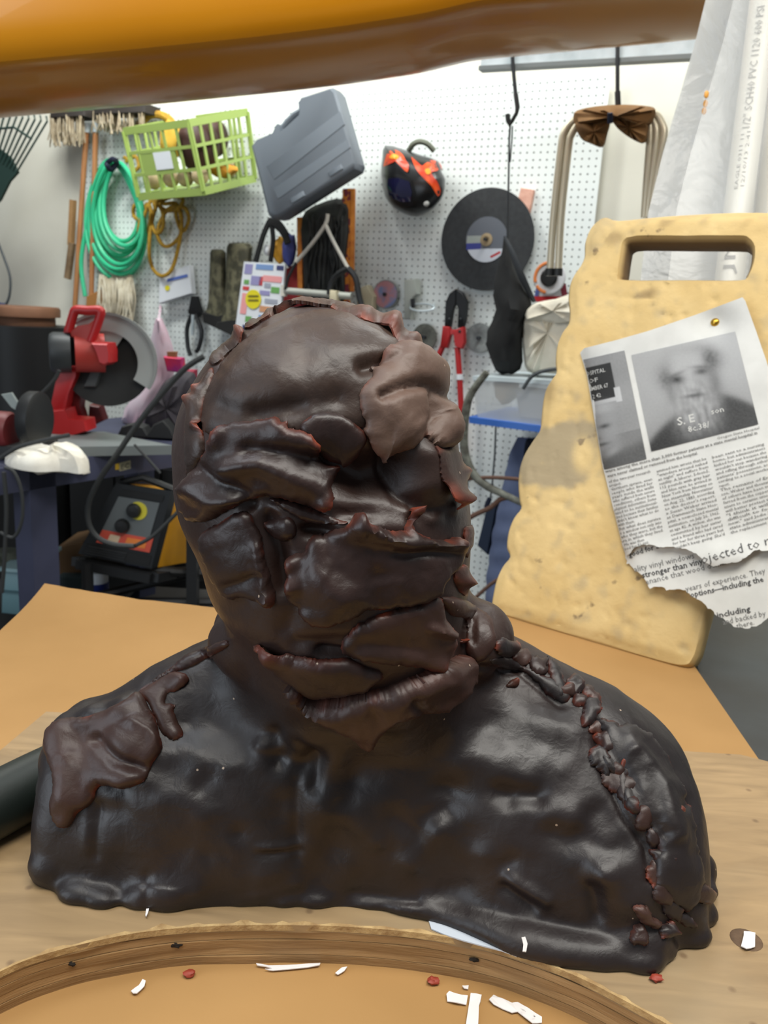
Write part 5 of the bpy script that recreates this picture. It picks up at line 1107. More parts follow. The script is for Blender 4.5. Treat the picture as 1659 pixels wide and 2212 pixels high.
# ring-shaped package below the chair
pk = thing('ring_package', wl(1190, 652, .03), 'round orange and white ring on a red and blue card', 'package'); rc = wl(1188, 600, .05)
MB().lathe(rc, WN, [(.033, 0), (.058, 0), (.059, .006), (.056, .011), (.040, .012), (.034, .010)], 32).obj('ring', mat('ring_white', S(206, 206, 210), .5), pk)
for a0, a1, m_ in ((100, 200, 'o'), (215, 262, 'o')): MB().tube([rc + WN * .012 + (U_ * math.cos(math.radians(a)) + Z_ * math.sin(math.radians(a))) * .052 for a in np.linspace(a0, a1, 10)], .006, 6, flat=.5).obj('orange_band', mat('band_orange', S(222, 130, 70), .5), pk)
MB().lathe(rc, WN, [(.001, .0), (.031, .0), (.031, .016), (.024, .022), (.001, .022)], 24).obj('black_core', black_pl, pk)
wprism(MB(), [(1160, 612), (1222, 612), (1226, 652), (1152, 652)], .035, .006).obj('card', white_pl, pk, smooth=False)
wprism(MB(), [(1160, 612), (1168, 612), (1162, 640), (1154, 640)], .038, .002).obj('blue_edge', mat('card_blue', S(96, 110, 180), .6), pk, smooth=False)
wprism(MB(), [(1154, 640), (1226, 640), (1226, 652), (1152, 652)], .038, .002).obj('red_edge', mat('card_red', S(206, 40, 50), .6), pk, smooth=False)
wprism(MB(), [(1208, 612), (1222, 612), (1226, 640), (1214, 640)], .038, .002).obj('maroon_edge', mat('card_maroon', S(130, 40, 56), .6), pk, smooth=False)
# bolt cutters
bc = thing('bolt_cutter', wl(1000, 1010, .05), 'long red handled bolt cutter with black jaws', 'bolt cutter'); jaw = mat('black_steel_jaw', S(24, 25, 26), .45, metal=.3)
wprism(MB(), [(984, 624), (970, 634), (962, 652), (960, 690), (960, 706), (972, 706), (978, 668), (984, 654)], .07, .022, .004).obj('jaw', jaw, bc)
wprism(MB(), [(985, 624), (998, 632), (1008, 652), (1005, 690), (1000, 708), (988, 708), (990, 668), (985, 654)], .07, .022, .004).obj('jaw', jaw, bc)
wprism(MB(), [(956, 704), (970, 706), (972, 722), (964, 752), (950, 750)], .075, .028, .004).obj('handle_bracket', red_pt, bc); wprism(MB(), [(978, 714), (1000, 706), (1002, 740), (996, 754), (982, 748)], .075, .028, .004).obj('handle_bracket', red_pt, bc)
wprism(MB(), [(964, 712), (986, 712), (986, 722), (966, 724)], .07, .02, .003).obj('link', red_pt, bc)
MB().tube(W([(957, 748, .06), (944, 776, .06), (925, 830, .055), (905, 900, .05)]), .0115, 10).obj('handle', red_pt, bc)
MB().tube(W([(988, 750, .06), (993, 815, .06), (996, 880, .055), (1001, 988, .05)]), .0115, 10).obj('handle', red_pt, bc)
MB().tube(W([(1001, 986, .05), (1004, 1050, .05)]), .015, 10).obj('grip', black_pl, bc); MB().tube(W([(993, 808, .06), (993, 820, .06)]), .0135, 10).obj('white_tape', white_pl, bc)
for (x, y) in ((972, 690), (996, 690), (994, 716)): MB().lathe(wl(x, y, .07), WN, [(.006, 0), (.006, .006), (.003, .008)], 10).obj('bolt', dk_metal, bc)
# grinding wheels and small tools
def wheel(px, py, r, label, col_, lab=None):
    t = thing('grinding_wheel', wl(px, py + 30, .02), label, 'grinding wheel', 'grinding wheels on the pegboard'); c = wl(px, py, .02)
    MB().lathe(c, WN, [(.008, 0), (r, 0), (r, .006), (r * .55, .008), (r * .36, .002), (.008, .002)], 32).obj('wheel', col_, t); MB().lathe(c, WN, [(.001, 0), (.0075, 0), (.0075, .018), (.001, .019)], 10).obj('peg', dk_metal, t)
    if lab: MB().lathe(c, WN, [(.012, .0085), (r * .93, .0065), (r * .93, .008), (.012, .0098)], 32).obj('paper_label', lab, t)
gw = mat('grey_abrasive', S(120, 124, 124), .8, color2=S(138, 142, 140), scale=80, bump=.4)
wheel(1036, 730, .056, 'grey grinding wheel between bolt cutter and black bag', gw); wheel(918, 728, .052, 'dark grinding wheel just right of the head', mat('olive_abrasive', S(92, 94, 86), .8, color2=S(110, 112, 104), scale=80))
wheel(834, 636, .056, 'grinding wheel with a pink and blue paper label', gw, mat('pink_blue_label', S(186, 130, 134), .5, color2=S(120, 136, 176), scale=14, contrast=(.45, .55)))
tl = thing('caulking_tool', wl(888, 690, .02), 'pale grey tubular tool beside the labelled wheel', 'tool')
wprism(MB(), [(872, 604), (898, 602), (900, 634), (890, 642), (886, 690), (872, 690)], .06, .04, .006).obj('tool_body', mat('pale_tool_grey', S(166, 170, 162), .5), tl); wprism(MB(), [(886, 646), (894, 644), (895, 664), (888, 666)], .066, .01, .002).obj('dark_slot', black_pl, tl)
o = MB().tube([wl(912 + 26 * math.cos(a), 664 + 8 * math.sin(a), .06 + .02 * math.sin(a)) for a in np.linspace(0, 6.2, 20)], .004, 6, closed=True).obj('wire_ring', galv); tag(o, 'flattened wire ring hanging on the pegboard by the wheel', 'wire ring')
MB().tube(W([(936, 664, .06), (938, 656, .0)]), .003, 6).obj('peg', galv, o)
# bin with blue rim, cream bag, cloths on the right
bn = thing('storage_bin', wl(1110, 935, .2), 'clear plastic storage bin upside down on its blue lid', 'storage bin')
clear_pl = mat('frosted_plastic', S(222, 226, 226), .4, alpha=.5)
wprism(MB(), [(1020, 814), (1240, 828), (1236, 928), (1030, 906)], .44, .38, .01).obj('bin_body', clear_pl, bn)
wprism(MB(), [(1012, 900), (1240, 930), (1240, 944), (1012, 914)], .46, .42, .006).obj('lid', mat('blue_lid', S(56, 106, 190), .45), bn)
wprism(MB(), [(1020, 812), (1240, 824), (1240, 834), (1020, 821)], .445, .38, .004).obj('base_rim', mat('pale_rim', S(196, 208, 212), .4), bn)
o = wprism(MB(), [(1062, 826), (1102, 826), (1098, 862), (1080, 876), (1066, 858)], .36, .10, .02).obj('tan_cloth', mat('tan_cloth', S(196, 160, 120), .8)); tag(o, 'tan cloth seen through the clear storage bin', 'cloth')
o = wprism(MB(), [(1108, 840), (1200, 850), (1200, 915), (1120, 905)], .34, .14, .02).obj('grey_cloth', mat('grey_cloth', S(170, 170, 172), .8)); tag(o, 'grey folded cloth seen through the clear storage bin', 'cloth')
cb = thing('canvas_bag', wl(1180, 800, .35), 'cream canvas bag slumped beside the black bag', 'bag')
drape('bag_body', [(1130, 694), (1142, 664), (1165, 652), (1200, 646), (1240, 640), (1250, 720), (1248, 800), (1180, 806), (1140, 802), (1130, 760)], .30, cream, cb, .08)
drape('bag_flap', [(1136, 690), (1148, 660), (1200, 648), (1240, 644), (1244, 690), (1190, 700)], .36, cream, cb, .04)
o = MB().tube(W([(1130, 840, .50), (1150, 812, .50), (1180, 800, .50), (1215, 796, .50)]), .006, 8, smooth=4).obj('black_cable', mat('cable_grey', S(70, 74, 76), .6)); tag(o, 'thin dark cable arching over the clear bin', 'cable')
bl_m = mat('blue_quilt', S(98, 110, 142), .85, color2=S(80, 92, 124), scale=6, bump=.3)
qb = thing('moving_blanket', wl(1130, 1400, .3), 'blue ribbed moving blanket hanging below the storage bin', 'blanket')
rings_ = []
for i in range(44):
    y = 944 + i * 11; xl_ = np.interp(y, [944, 980, 1060, 1150, 1250, 1330, 1420], [1118, 1100, 1086, 1066, 1052, 1050, 1050]); rib = .016 * abs(math.sin(i * .75)) if y > 1010 else 0
    rings_.append([wl(xl_ + (1260 - xl_) * (k / 12) - 3 * rib / .016 * (k < 2), y + 10 * (k / 12), .18 + (.12 + rib) * math.sin(math.pi * min(k / 12 + .02, 1)) ** .5) for k in range(13)] + [wl(1262, y + 10, .06), wl(xl_, y, .06)])
MB().loft(rings_).obj('blanket_body', bl_m, qb)
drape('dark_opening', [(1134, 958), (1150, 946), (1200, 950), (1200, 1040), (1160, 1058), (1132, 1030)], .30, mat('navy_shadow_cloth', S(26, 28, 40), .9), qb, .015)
wprism(MB(), [(1050, 1100), (1072, 1090), (1052, 1200), (1030, 1180)], .2, .05, .01).obj('blanket_corner', mat('navy_cloth', S(30, 42, 62), .9), qb)
o = MB().tube(W([(1071, 922, .1), (1069, 980, .08), (1062, 1060, .08), (1058, 1080, .08)]), .0035, 6).obj('thin_cord', mat('cable_grey', S(70, 74, 76), .6)); tag(o, 'thin grey cord hanging straight below the blue rim', 'cord')
MB().tube(W([(1058, 1076, .08), (1050, 1096, .08)]), .010, 8).obj('plug', mat('navy_strap', S(16, 24, 48), .7), o)
br_ = thing('tree_branch', wl(1040, 1090, .55), 'bent grey lichen covered branch beside the foam board', 'branch'); bark = mat('grey_bark', S(120, 122, 112), .85, color2=S(76, 74, 66), scale=40, bump=.6); bark2 = mat('brown_bark', S(92, 66, 54), .85)
MB().tube([wl(x, y, .62) for x, y in [(1052, 804), (1030, 832), (1014, 858), (1006, 890), (1002, 930), (1003, 970), (1012, 1004), (1028, 1030), (1052, 1050), (1080, 1064), (1118, 1082), (1150, 1096)]], [.011, .012, .013, .014, .014, .014, .014, .014, .013, .012, .011, .010], 10, smooth=4).obj('limb', bark, br_)
for pts, r in (([(1108, 1074), (1082, 1078), (1060, 1096), (1030, 1110), (1004, 1124)], .008), ([(996, 1036), (1040, 1032), (1080, 1032), (1130, 1036)], .006), ([(1110, 1232), (1060, 1262), (1016, 1302)], .006), ([(1028, 1026), (1000, 1034), (990, 1044)], .008)):
    MB().tube([wl(x, y, .62) for x, y in pts], r, 8, smooth=3).obj('twig', bark2, br_)
# boots
camo = mat('camouflage_rubber', S(62, 60, 44), .75, color2=S(108, 104, 80), scale=22, contrast=(.42, .58), bump=.2)
def boot(label, shaft, foot, off):
    t = thing('rubber_boot', wl(*foot[-1], off), label, 'boot', 'camouflage boots hanging on the wall'); mb = MB(); rr = []
    for (y, x0, x1) in shaft: rr.append([wl((x0 + x1) / 2 + (x1 - x0) / 2 * math.cos(a), y + 2 * math.sin(a), off + .05 * math.sin(a)) for a in np.linspace(0, 2 * math.pi, 16, endpoint=False)])
    mb.loft(rr); mb.obj('shaft', camo, t); wprism(MB(), foot, off + .05, .10, .012).obj('sole', mat('black_rubber', S(24, 24, 23), .7), t)
boot('left camouflage rubber boot with notched top', [(540, 456, 482), (546, 454, 488), (600, 452, 488), (650, 450, 490), (676, 444, 492), (690, 440, 494)], [(434, 674), (470, 682), (496, 676), (498, 700), (470, 712), (436, 696)], .10)
boot('right camouflage rubber boot against the bright flyer', [(526, 494, 540), (534, 490, 546), (590, 488, 540), (650, 484, 534), (690, 478, 530), (710, 476, 530)], [(466, 696), (500, 690), (534, 690), (534, 720), (500, 726), (462, 708)], .14)
# flyer in a bag
fy = thing('shop_flyer', wl(555, 720, .2), 'bright printed flyer with a yellow round badge', 'flyer')
fq = [(527, 565), (616, 571), (600, 740), (506, 724)]; wprism(MB(), fq, .20, .012).obj('sheet', white_pl, fy, smooth=False)
def fpt(s, t): a = np.array(fq, float); return tuple((a[0] * (1 - s) + a[1] * s) * (1 - t) + (a[3] * (1 - s) + a[2] * s) * t)
FC = {'lilac': S(150, 146, 190), 'green': S(110, 166, 92), 'red': S(206, 70, 70), 'pink': S(236, 160, 160), 'blue': S(120, 150, 196), 'tan': S(206, 150, 110), 'grey': S(160, 165, 178), 'navy': S(60, 66, 110)}
for (s0, t0, s1, t1, c_) in [(.04, .03, .22, .16, 'lilac'), (.30, .02, .72, .09, 'blue'), (.80, .02, .97, .08, 'navy'), (.06, .24, .18, .30, 'green'), (.05, .33, .2, .38, 'red'), (.22, .18, .46, .30, 'lilac'), (.50, .16, .95, .24, 'pink'), (.42, .18, .50, .3, 'red'), (.55, .26, .70, .32, 'grey'), (.72, .3, .92, .38, 'green'), (.46, .36, .7, .42, 'lilac'), (.06, .42, .2, .7, 'pink'), (.6, .46, .9, .52, 'grey'), (.5, .56, .92, .64, 'tan'), (.2, .72, .34, .8, 'green'), (.5, .68, .9, .76, 'blue'), (.16, .84, .4, .92, 'navy'), (.3, .9, .5, 1., 'tan'), (.6, .8, .9, .9, 'grey')]:
    wprism(MB(), [fpt(s0, t0), fpt(s1, t0), fpt(s1, t1), fpt(s0, t1)], .2015, .001).obj('printed_block', mat('print_' + c_, FC[c_], .6), fy, smooth=False)
cc = fpt(.33, .49); bdg = wprism(MB(), ell_pts(cc[0], cc[1], 17, 21), .203, .001).obj('yellow_badge', mat('badge_yellow', S(228, 214, 40), .5), fy, smooth=False)
for j in range(2): wprism(MB(), rect_pts(cc[0] - 11, cc[1] - 9 + 9 * j, cc[0] + 11, cc[1] - 5 + 9 * j), .2045, .001).obj('badge_line', mat('badge_ink', S(120, 110, 30), .6), bdg, smooth=False)
sb = thing('strap_bundle', wl(590, 560, .2), 'black straps and coloured gear bunched under the grey case', 'straps')
for pts, r in (([(582, 478), (568, 510), (552, 566)], .013), ([(586, 480), (590, 520), (584, 566)], .010), ([(592, 482), (612, 500), (622, 526)], .016), ([(580, 480), (600, 484), (618, 510)], .018)): MB().tube([wl(x, y, .17) for x, y in pts], r, 8, smooth=4, flat=.5).obj('strap', black_cloth, sb)
o = MB().ball(wl(606, 540, .12), (.03, .03, .05), lump=.3).obj('yellow_pouch', mat('pouch_yellow', S(206, 150, 40), .7), sb); MB().ball(wl(626, 540, .12), (.03, .03, .06), lump=.3).obj('blue_pouch', mat('pouch_blue', S(52, 60, 120), .7), sb); MB().ball(wl(578, 540, .14), (.016, .02, .024)).obj('white_tag', white_pl, sb)
wprism(MB(), [(616, 580), (650, 560), (650, 664), (606, 664)], .10, .05, .01).obj('red_pouch', mat('pouch_red', S(140, 34, 38), .75), sb)
# black cord bundle with woven straps
nb = thing('cargo_net', wl(700, 660, .1), 'bundled black cargo net framed by orange woven straps', 'cargo net')
net_m = mat('black_net_cord', S(26, 27, 26), .8, color2=S(44, 46, 44), scale=16, bump=.6)
drape('net_bundle', [(652, 470), (690, 440), (740, 430), (756, 470), (748, 560), (744, 648), (712, 660), (664, 650), (654, 560)], .10, net_m, nb, .06)
r_ = random.Random(9)
for i in range(16):
    x = 662 + i * 5.2; MB().tube([wl(x + r_.uniform(-5, 5), 470 + 34 * k + r_.uniform(-6, 6), .165 + r_.uniform(-.01, .012)) for k in range(6)], .005, 6, smooth=3).obj('net_cord', net_m, nb)
wov = mat('orange_woven_strap', S(206, 124, 40), .8, color2=S(120, 44, 60), scale=38, contrast=(.5, .56)); wov2 = mat('orange_strap', S(206, 130, 50), .8, color2=S(180, 100, 30), scale=30)
MB().bar(wl(750, 408, .12), wl(747, 655, .12), .034, .012, WN).obj('woven_strap', wov, nb, smooth=False); MB().bar(wl(763, 408, .12), wl(760, 630, .12), .014, .014, WN).obj('strap_edge', wov2, nb, smooth=False); MB().bar(wl(648, 470, .12), wl(650, 640, .12), .022, .012, WN).obj('woven_strap', wov2, nb, smooth=False)
hg = thing('rope_hanger', wl(700, 650, .2), 'pale bar hanging from a white V shaped rope', 'hanger'); rope_w = mat('pale_rope', S(206, 202, 190), .7)
for pts in ([(708, 462), (703, 485), (675, 525), (640, 566)], [(703, 485), (722, 525), (752, 580)]): MB().tube([wl(x, y, .21) for x, y in pts], .0075, 8, smooth=3).obj('rope', rope_w, hg)
MB().tube(W([(640, 566, .21), (622, 600, .21), (616, 626, .21)]), .0065, 8).obj('black_sleeve', black_pl, hg)
MB().tube(W([(616, 628, .2), (760, 640, .2)]), .0135, 12).obj('bar', mat('pale_tube', S(176, 178, 168), .45), hg); MB().tube(W([(614, 616, .2), (613, 640, .2)]), .014, 10).obj('end_cap', rope_w, hg)
MB().tube(W([(752, 580, .21), (730, 592, .21), (716, 612, .21), (712, 636, .21)]), .012, 8, smooth=4).obj('black_sleeve', black_pl, hg); MB().tube(W([(752, 580, .21), (768, 600, .21), (776, 640, .21), (784, 670, .21)]), .012, 8, smooth=4).obj('black_sleeve', black_pl, hg)
wprism(MB(), [(712, 626), (726, 628), (728, 668), (710, 668)], .225, .03, .004).obj('tan_clip', mat('tan_clip', S(190, 180, 150), .6), hg)
o = wprism(MB(), [(770, 625), (792, 615), (806, 640), (800, 700), (772, 700)], .06, .04, .006).obj('pale_bracket', mat('tan_clip', S(190, 180, 150), .6)); tag(o, 'pale tan bracket left of the pink labelled wheel', 'bracket')
# white packet, pliers, mop
wp = thing('white_packet', wl(378, 655, .05), 'white plastic packet with a blue stripe', 'packet')
wprism(MB(), [(344, 592), (408, 572), (414, 634), (342, 656)], .06, .03, .006).obj('packet', white_pl, wp); wprism(MB(), [(362, 602), (404, 592), (405, 598), (360, 609)], .064, .002).obj('blue_stripe', mat('label_blue2', S(90, 116, 190), .5), wp, smooth=False)
wprism(MB(), ell_pts(361, 622, 5, 6, 12), .064, .002).obj('yellow_dot', mat('badge_yellow', S(228, 214, 40), .5), wp, smooth=False)
pz = thing('pliers', wl(420, 765, .05), 'black handled pliers hanging under the white packet', 'pliers')
wprism(MB(), [(412, 640), (424, 640), (434, 676), (420, 690), (405, 676)], .05, .02, .004).obj('jaws', jaw, pz)
MB().tube(W([(414, 680, .05), (404, 710, .05), (406, 750, .05), (412, 768, .05)]), .010, 8, smooth=3).obj('handle', black_pl, pz); MB().tube(W([(422, 680, .05), (436, 715, .05), (430, 750, .05), (424, 760, .05)]), .010, 8, smooth=3).obj('handle', black_pl, pz)
MB().tube(W([(417, 680, .06), (416, 724, .06)]), .008, 8).obj('bare_shank', galv, pz)
mp_ = thing('string_mop', wl(250, 730, .1), 'string mop with pale cotton strands below the hose', 'mop'); mb = MB(); r_ = random.Random(4)
for i in range(60):
    x = 212 + 76 * r_.random(); mb.tube([wl(x, 598 + r_.uniform(-6, 6), .06), wl(x + r_.uniform(-8, 8), 650, .07 + r_.uniform(0, .05)), wl(x + r_.uniform(-14, 14), 700 + r_.uniform(-10, 30), .07 + r_.uniform(0, .06))], .005, 5, smooth=3)
mb.obj('strands', mat('mop_cotton', S(196, 188, 168), .85, color2=S(170, 158, 134), scale=20), mp_, kind='stuff')
wprism(MB(), [(186, 640), (218, 624), (224, 668), (200, 676), (184, 672)], .08, .03, .006).obj('clamp', mat('tan_wood', S(164, 112, 58), .7), mp_)
MB().tube(W([(206, 660, .06), (200, 760, .05), (176, 866, .05)]), .011, 8).obj('handle', wood_h, mp_)
o = MB().tube(W([(-6, 520, .2), (10, 560, .2), (22, 600, .2), (20, 640, .2), (8, 668, .2)]), .006, 8, smooth=4).obj('hanging_cable', mat('cable_grey', S(70, 74, 76), .6)); tag(o, 'grey cable curving down at the left edge', 'cable')
MB().ball(wl(2, 676, .2), (.05, .04, .05), lump=.3).obj('blue_connector', mat('connector_blue', S(38, 48, 84), .6), o)
# ------------------------------------------------------------------ steel bench with the chop saw, and what stands under it
def Y_(pts, Y): return [ony(x, y, Y) for x, y in pts]
def yprism(mb, pts, Y, depth, cham=0.0): return mb.prism([ony(x, y, Y) for x, y in pts], np.array([0, depth, 0]), cham)
def ytube(pts, Y, r, **k): return MB().tube([ony(p[0], p[1], p[2] if len(p) > 2 else Y) for p in pts], r, k.pop('seg', 8), **k)
BZ = -.10; bench_m = mat('blue_grey_paint', S(64, 67, 90), .55, color2=S(54, 57, 77), scale=5, bump=.1)
q1, q2 = onz(62, 1004, BZ), onz(420, 956, BZ); ed = (q2 - q1) / np.linalg.norm(q2 - q1); bkv = np.array([-ed[1], ed[0], 0]); 
if bkv[1] < 0: bkv = -bkv
pA = q1 - ed * .14; pB = q2 + ed * .28; DP = .62
bn_ = thing('welding_bench', (*(pA + pB)[:2] / 2 + bkv[:2] * DP / 2, FLOOR_Z), 'blue grey steel bench under the red chop saw', 'bench')
upz = np.array([0, 0, 1.0])
def obox(a, b2, back, z0, z1): return MB().hexa([a + upz * z0, b2 + upz * z0, b2 + back + upz * z0, a + back + upz * z0], [a + upz * z1, b2 + upz * z1, b2 + back + upz * z1, a + back + upz * z1])
obox(pA, pB, bkv * DP, -.012, 0).obj('bench_top', bench_m, bn_, smooth=False)
obox(pA, pB, bkv * .03, -.075, -.012).obj('apron', bench_m, bn_, smooth=False); obox(pA, pA + ed * .03, bkv * DP, -.075, -.012).obj('apron', bench_m, bn_, smooth=False); obox(pB - ed * .03, pB, bkv * DP, -.075, -.012).obj('apron', bench_m, bn_, smooth=False)
for s in (q1 + ed * .0, pB - ed * .09):
    for d in (0.0, DP - .085): obox(s + bkv * d, s + ed * .085 + bkv * d, bkv * .085, FLOOR_Z - BZ, -.012).obj('leg', bench_m, bn_, smooth=False)
ep = onplane(252, 1006, pA - bkv * .001, bkv)
def eface(x, y, off=.0): return onplane(x, y, pA - bkv * off, bkv)
MB().prism([eface(*p, .001) for p in ((258, 1000), (282, 994), (282, 1012), (258, 1018))], -bkv * .0008).obj('sticker', mat('sticker_pale', S(170, 164, 134), .6), bn_, smooth=False); MB().prism([eface(*p, .001) for p in ((249, 1003), (257, 1000), (257, 1014), (249, 1015))], -bkv * .0008).obj('sticker', mat('sticker_yellow', S(196, 160, 40), .6), bn_, smooth=False)
# letters on the sticker
V, F = text_mesh('EC', 1.0, bold=.03); V = V / max(V[:, 0].max(), 1e-6); MB().add([eface(260 + a * 19, 1015 - a * 5 - b2 * 18, .0022) for a, b2, _ in V], F).obj('sticker_letters', mat('sticker_ink', S(74, 72, 60), .6), bn_, fix=False, smooth=False)
# chop saw
SY = 2.72; saw = thing('chop_saw', onz(190, 970, BZ), 'red abrasive chop saw with grey guard on the bench', 'chop saw'); grey_g = mat('guard_grey', S(150, 154, 152), .5); blk = mat('saw_black', S(28, 29, 30), .6)
sb0, sb1 = onz(104, 966, BZ + .03), onz(372, 962, BZ + .03); sbk = bkv * .34
MB().hexa([sb0 - upz * .03, sb1 - upz * .03, sb1 + sbk - upz * .03, sb0 + sbk - upz * .03], [sb0, sb1, sb1 + sbk, sb0 + sbk]).obj('base_plate', mat('base_grey', S(112, 118, 118), .5), saw, smooth=False)
yprism(MB(), [(126, 792), (166, 790), (164, 812), (148, 850), (138, 900), (140, 940), (108, 938), (108, 880), (116, 840)], 2.74, .05, .006).obj('arm', red_pt, saw)
yprism(MB(), [(106, 888), (140, 884), (146, 905), (184, 908), (188, 932), (150, 944), (106, 938)], 2.70, .09, .006).obj('pivot_bracket', red_pt, saw)
yprism(MB(), [(148, 850), (172, 820), (178, 830), (172, 880), (180, 905), (150, 905)], 2.80, .05, .006).obj('arm_rear', mat('dark_red_enamel', S(92, 18, 20), .5), saw)
yprism(MB(), [(192, 874), (214, 878), (224, 908), (200, 920), (190, 900)], 2.86, .05, .006).obj('fence', mat('dark_red_enamel', S(92, 18, 20), .5), saw)
bcn = ony(232, 782, 2.80); ax_ = np.array([.22, -.95, .05]); ax_ /= np.linalg.norm(ax_)
MB().lathe(bcn, ax_, [(.01, 0), (.146, 0), (.146, .004), (.01, .004)], 48).obj('blade', mat('abrasive_black2', S(32, 33, 33), .75), saw)
# guard: a half-round housing over the blade
gu = np.array([0, 0, 1.0]) - ax_ * ax_[2]; gu /= np.linalg.norm(gu); gv = np.cross(ax_, gu)
if gv[0] < 0: gv = -gv
def sector(a0, a1, r0, r1, d0, d1, n=24):
    mbx = MB(); R = []
    for a in np.linspace(math.radians(a0), math.radians(a1), n):
        d = gv * math.cos(a) + gu * math.sin(a); R.append([bcn + d * r0 + ax_ * d0, bcn + d * r1 + ax_ * d0, bcn + d * r1 + ax_ * d1, bcn + d * r0 + ax_ * d1])
    return mbx.loft(R)
sector(-32, 128, .100, .158, -.02, .035).obj('guard', grey_g, saw); sector(58, 128, .03, .102, .018, .03).obj('guard_cheek', grey_g, saw); sector(-32, 128, .152, .161, -.025, .04).obj('guard_rim', mat('guard_rim', S(134, 138, 136), .5), saw)
MB().lathe(ony(166, 762, 2.72), np.array([-.93, -.35, -.02]), [(.02, -.09), (.062, -.085), (.062, 0), (.064, .005), (.001, .006)], 28).obj('motor_housing', mat('faded_red', S(168, 52, 44), .5), saw)
MB().lathe(ony(153, 762, 2.715), np.array([-.93, -.35, -.02]), [(.064, 0), (.065, .05), (.058, .062), (.046, .065), (.04, .055), (.001, .055)], 28).obj('motor_cap', mat('cap_black', S(44, 48, 50), .5), saw)
yprism(MB(), [(196, 740), (232, 742), (236, 760), (236, 784), (226, 790), (214, 786), (206, 760)], 2.66, .08, .008).obj('gear_case', red_pt, saw)
yprism(MB(), [(128, 736), (142, 704), (152, 712), (140, 738)], 2.70, .03, .004).obj('handle_strut', red_pt, saw)
yprism(MB(), [(150, 718), (158, 670), (164, 665), (216, 665), (222, 672), (214, 700), (202, 732), (172, 738), (152, 734)], 2.70, .005, .0).obj('handle_web', mat('faded_red', S(168, 52, 44), .5), saw) if False else None
ytube([(148, 716), (158, 682), (164, 670), (190, 671), (216, 671), (216, 684), (206, 712), (196, 738)], 2.70, .015, smooth=4, seg=10).obj('handle', red_pt, saw)
yprism(MB(), [(150, 716), (166, 704), (190, 700), (204, 690), (208, 706), (200, 738), (174, 738), (152, 728)], 2.69, .035, .006).obj('handle_base', mat('faded_red', S(168, 52, 44), .5), saw)
yprism(MB(), [(196, 802), (220, 796), (206, 836), (180, 836)], 2.76, .02, .004).obj('lower_guard', mat('lower_guard_grey', S(64, 66, 66), .6), saw)
# black drum with a wooden reel on top, behind the saw
dr = thing('black_drum', (*ony(52, 900, 3.55)[:2], FLOOR_Z), 'black drum behind the chop saw', 'drum'); dcn = ony(46, 702, 3.55); drr = .205
MB().lathe((dcn[0], dcn[1], FLOOR_Z), (0, 0, 1), [(drr, 0), (drr * 1.01, .02), (drr, .05), (drr, .55), (drr * 1.015, .57), (drr, .6), (drr, dcn[2] - FLOOR_Z), (drr * .9, dcn[2] - FLOOR_Z + .001)], 40).obj('drum_body', mat('drum_black', S(9, 9, 9), .5), dr)
rw = thing('wooden_reel', (dcn[0], dcn[1], dcn[2]), 'round wooden reel lying on the black drum', 'reel'); wd = mat('dark_plywood', S(98, 64, 42), .7, color2=S(122, 82, 56), scale=8)
MB().lathe(dcn + upz * .001, (0, 0, 1), [(.10, 0), (.135, 0), (.135, .035), (.10, .035)], 32).obj('reel_core', wd, rw); MB().lathe(dcn + upz * .037, (0, 0, 1), [(.02, 0), (.155, 0), (.156, .03), (.15, .04), (.02, .04)], 36).obj('reel_flange', wd, rw)
# bench grinder at the left edge
gr_ = thing('bench_grinder', onz(30, 1000, BZ), 'dark bench grinder with a maroon motor at the left edge', 'grinder')
gY = 2.42; MB().lathe(ony(-15, 928, gY), np.array([1, -.1, 0]), [(.02, -.14), (.056, -.13), (.056, .05), (.05, .06), (.02, .062)], 28).obj('motor', mat('maroon_paint', S(104, 34, 36), .5), gr_)
MB().lathe(ony(62, 905, gY), np.array([1, -.1, 0]), [(.02, 0), (.078, 0), (.082, .006), (.082, .035), (.07, .042), (.02, .042)], 30).obj('wheel_guard', mat('guard_dark', S(24, 25, 26), .5), gr_)
yprism(MB(), [(-40, 962), (84, 966), (84, 990), (-40, 990)], gY - .05, .14, .01).obj('pedestal', blk, gr_); yprism(MB(), [(2, 852), (24, 848), (44, 880), (40, 890), (24, 880)], gY - .05, .01, .002).obj('eye_shield', mat('shield_pale', S(150, 160, 158), .3, alpha=.7), gr_)
# rag on the bench
rag_m = mat('white_rag', S(232, 228, 216), .9, color2=S(210, 204, 190), scale=12, bump=.4, bscale=80)
def cloth_heap(pts, Z0, hgt, seed, fn):
    P = np.array(pts, float); c = P.mean(0); P = spline(np.c_[P, np.zeros(len(P))], np.zeros(len(P)), 3, True)[0][:, :2]; R = []
    for k, h in ((1, 0), (.98, .35), (.86, .7), (.62, .92), (.3, 1.0), (.04, 1.0)):
        R.append([fn(*(c + (p - c) * k), h * hgt * (1 + .45 * mnoise.noise(Vector((p[0] * .05 + seed, p[1] * .06, h * 2))))) for p in P])
    return MB().loft(R)
rg = cloth_heap([(10, 992), (60, 984), (110, 978), (150, 976), (188, 990), (192, 1012), (170, 1018), (130, 1012), (80, 1014), (30, 1006)], 0, .05, 2, lambda x, y, h: onz(x, y + 6, BZ + .001) + upz * h).obj('white_rag', rag_m); tag(rg, 'crumpled white rag lying on the front of the bench', 'rag')
for pts in ([(66, 1006), (150, 1002), (146, 1022), (118, 1020), (84, 1026), (70, 1018)], [(160, 1000), (190, 996), (196, 1022), (182, 1026), (172, 1014)]):
    MB().prism([eface(x, y, .012) for x, y in pts], bkv * .008, .003).obj('hanging_fold', rag_m, rg)
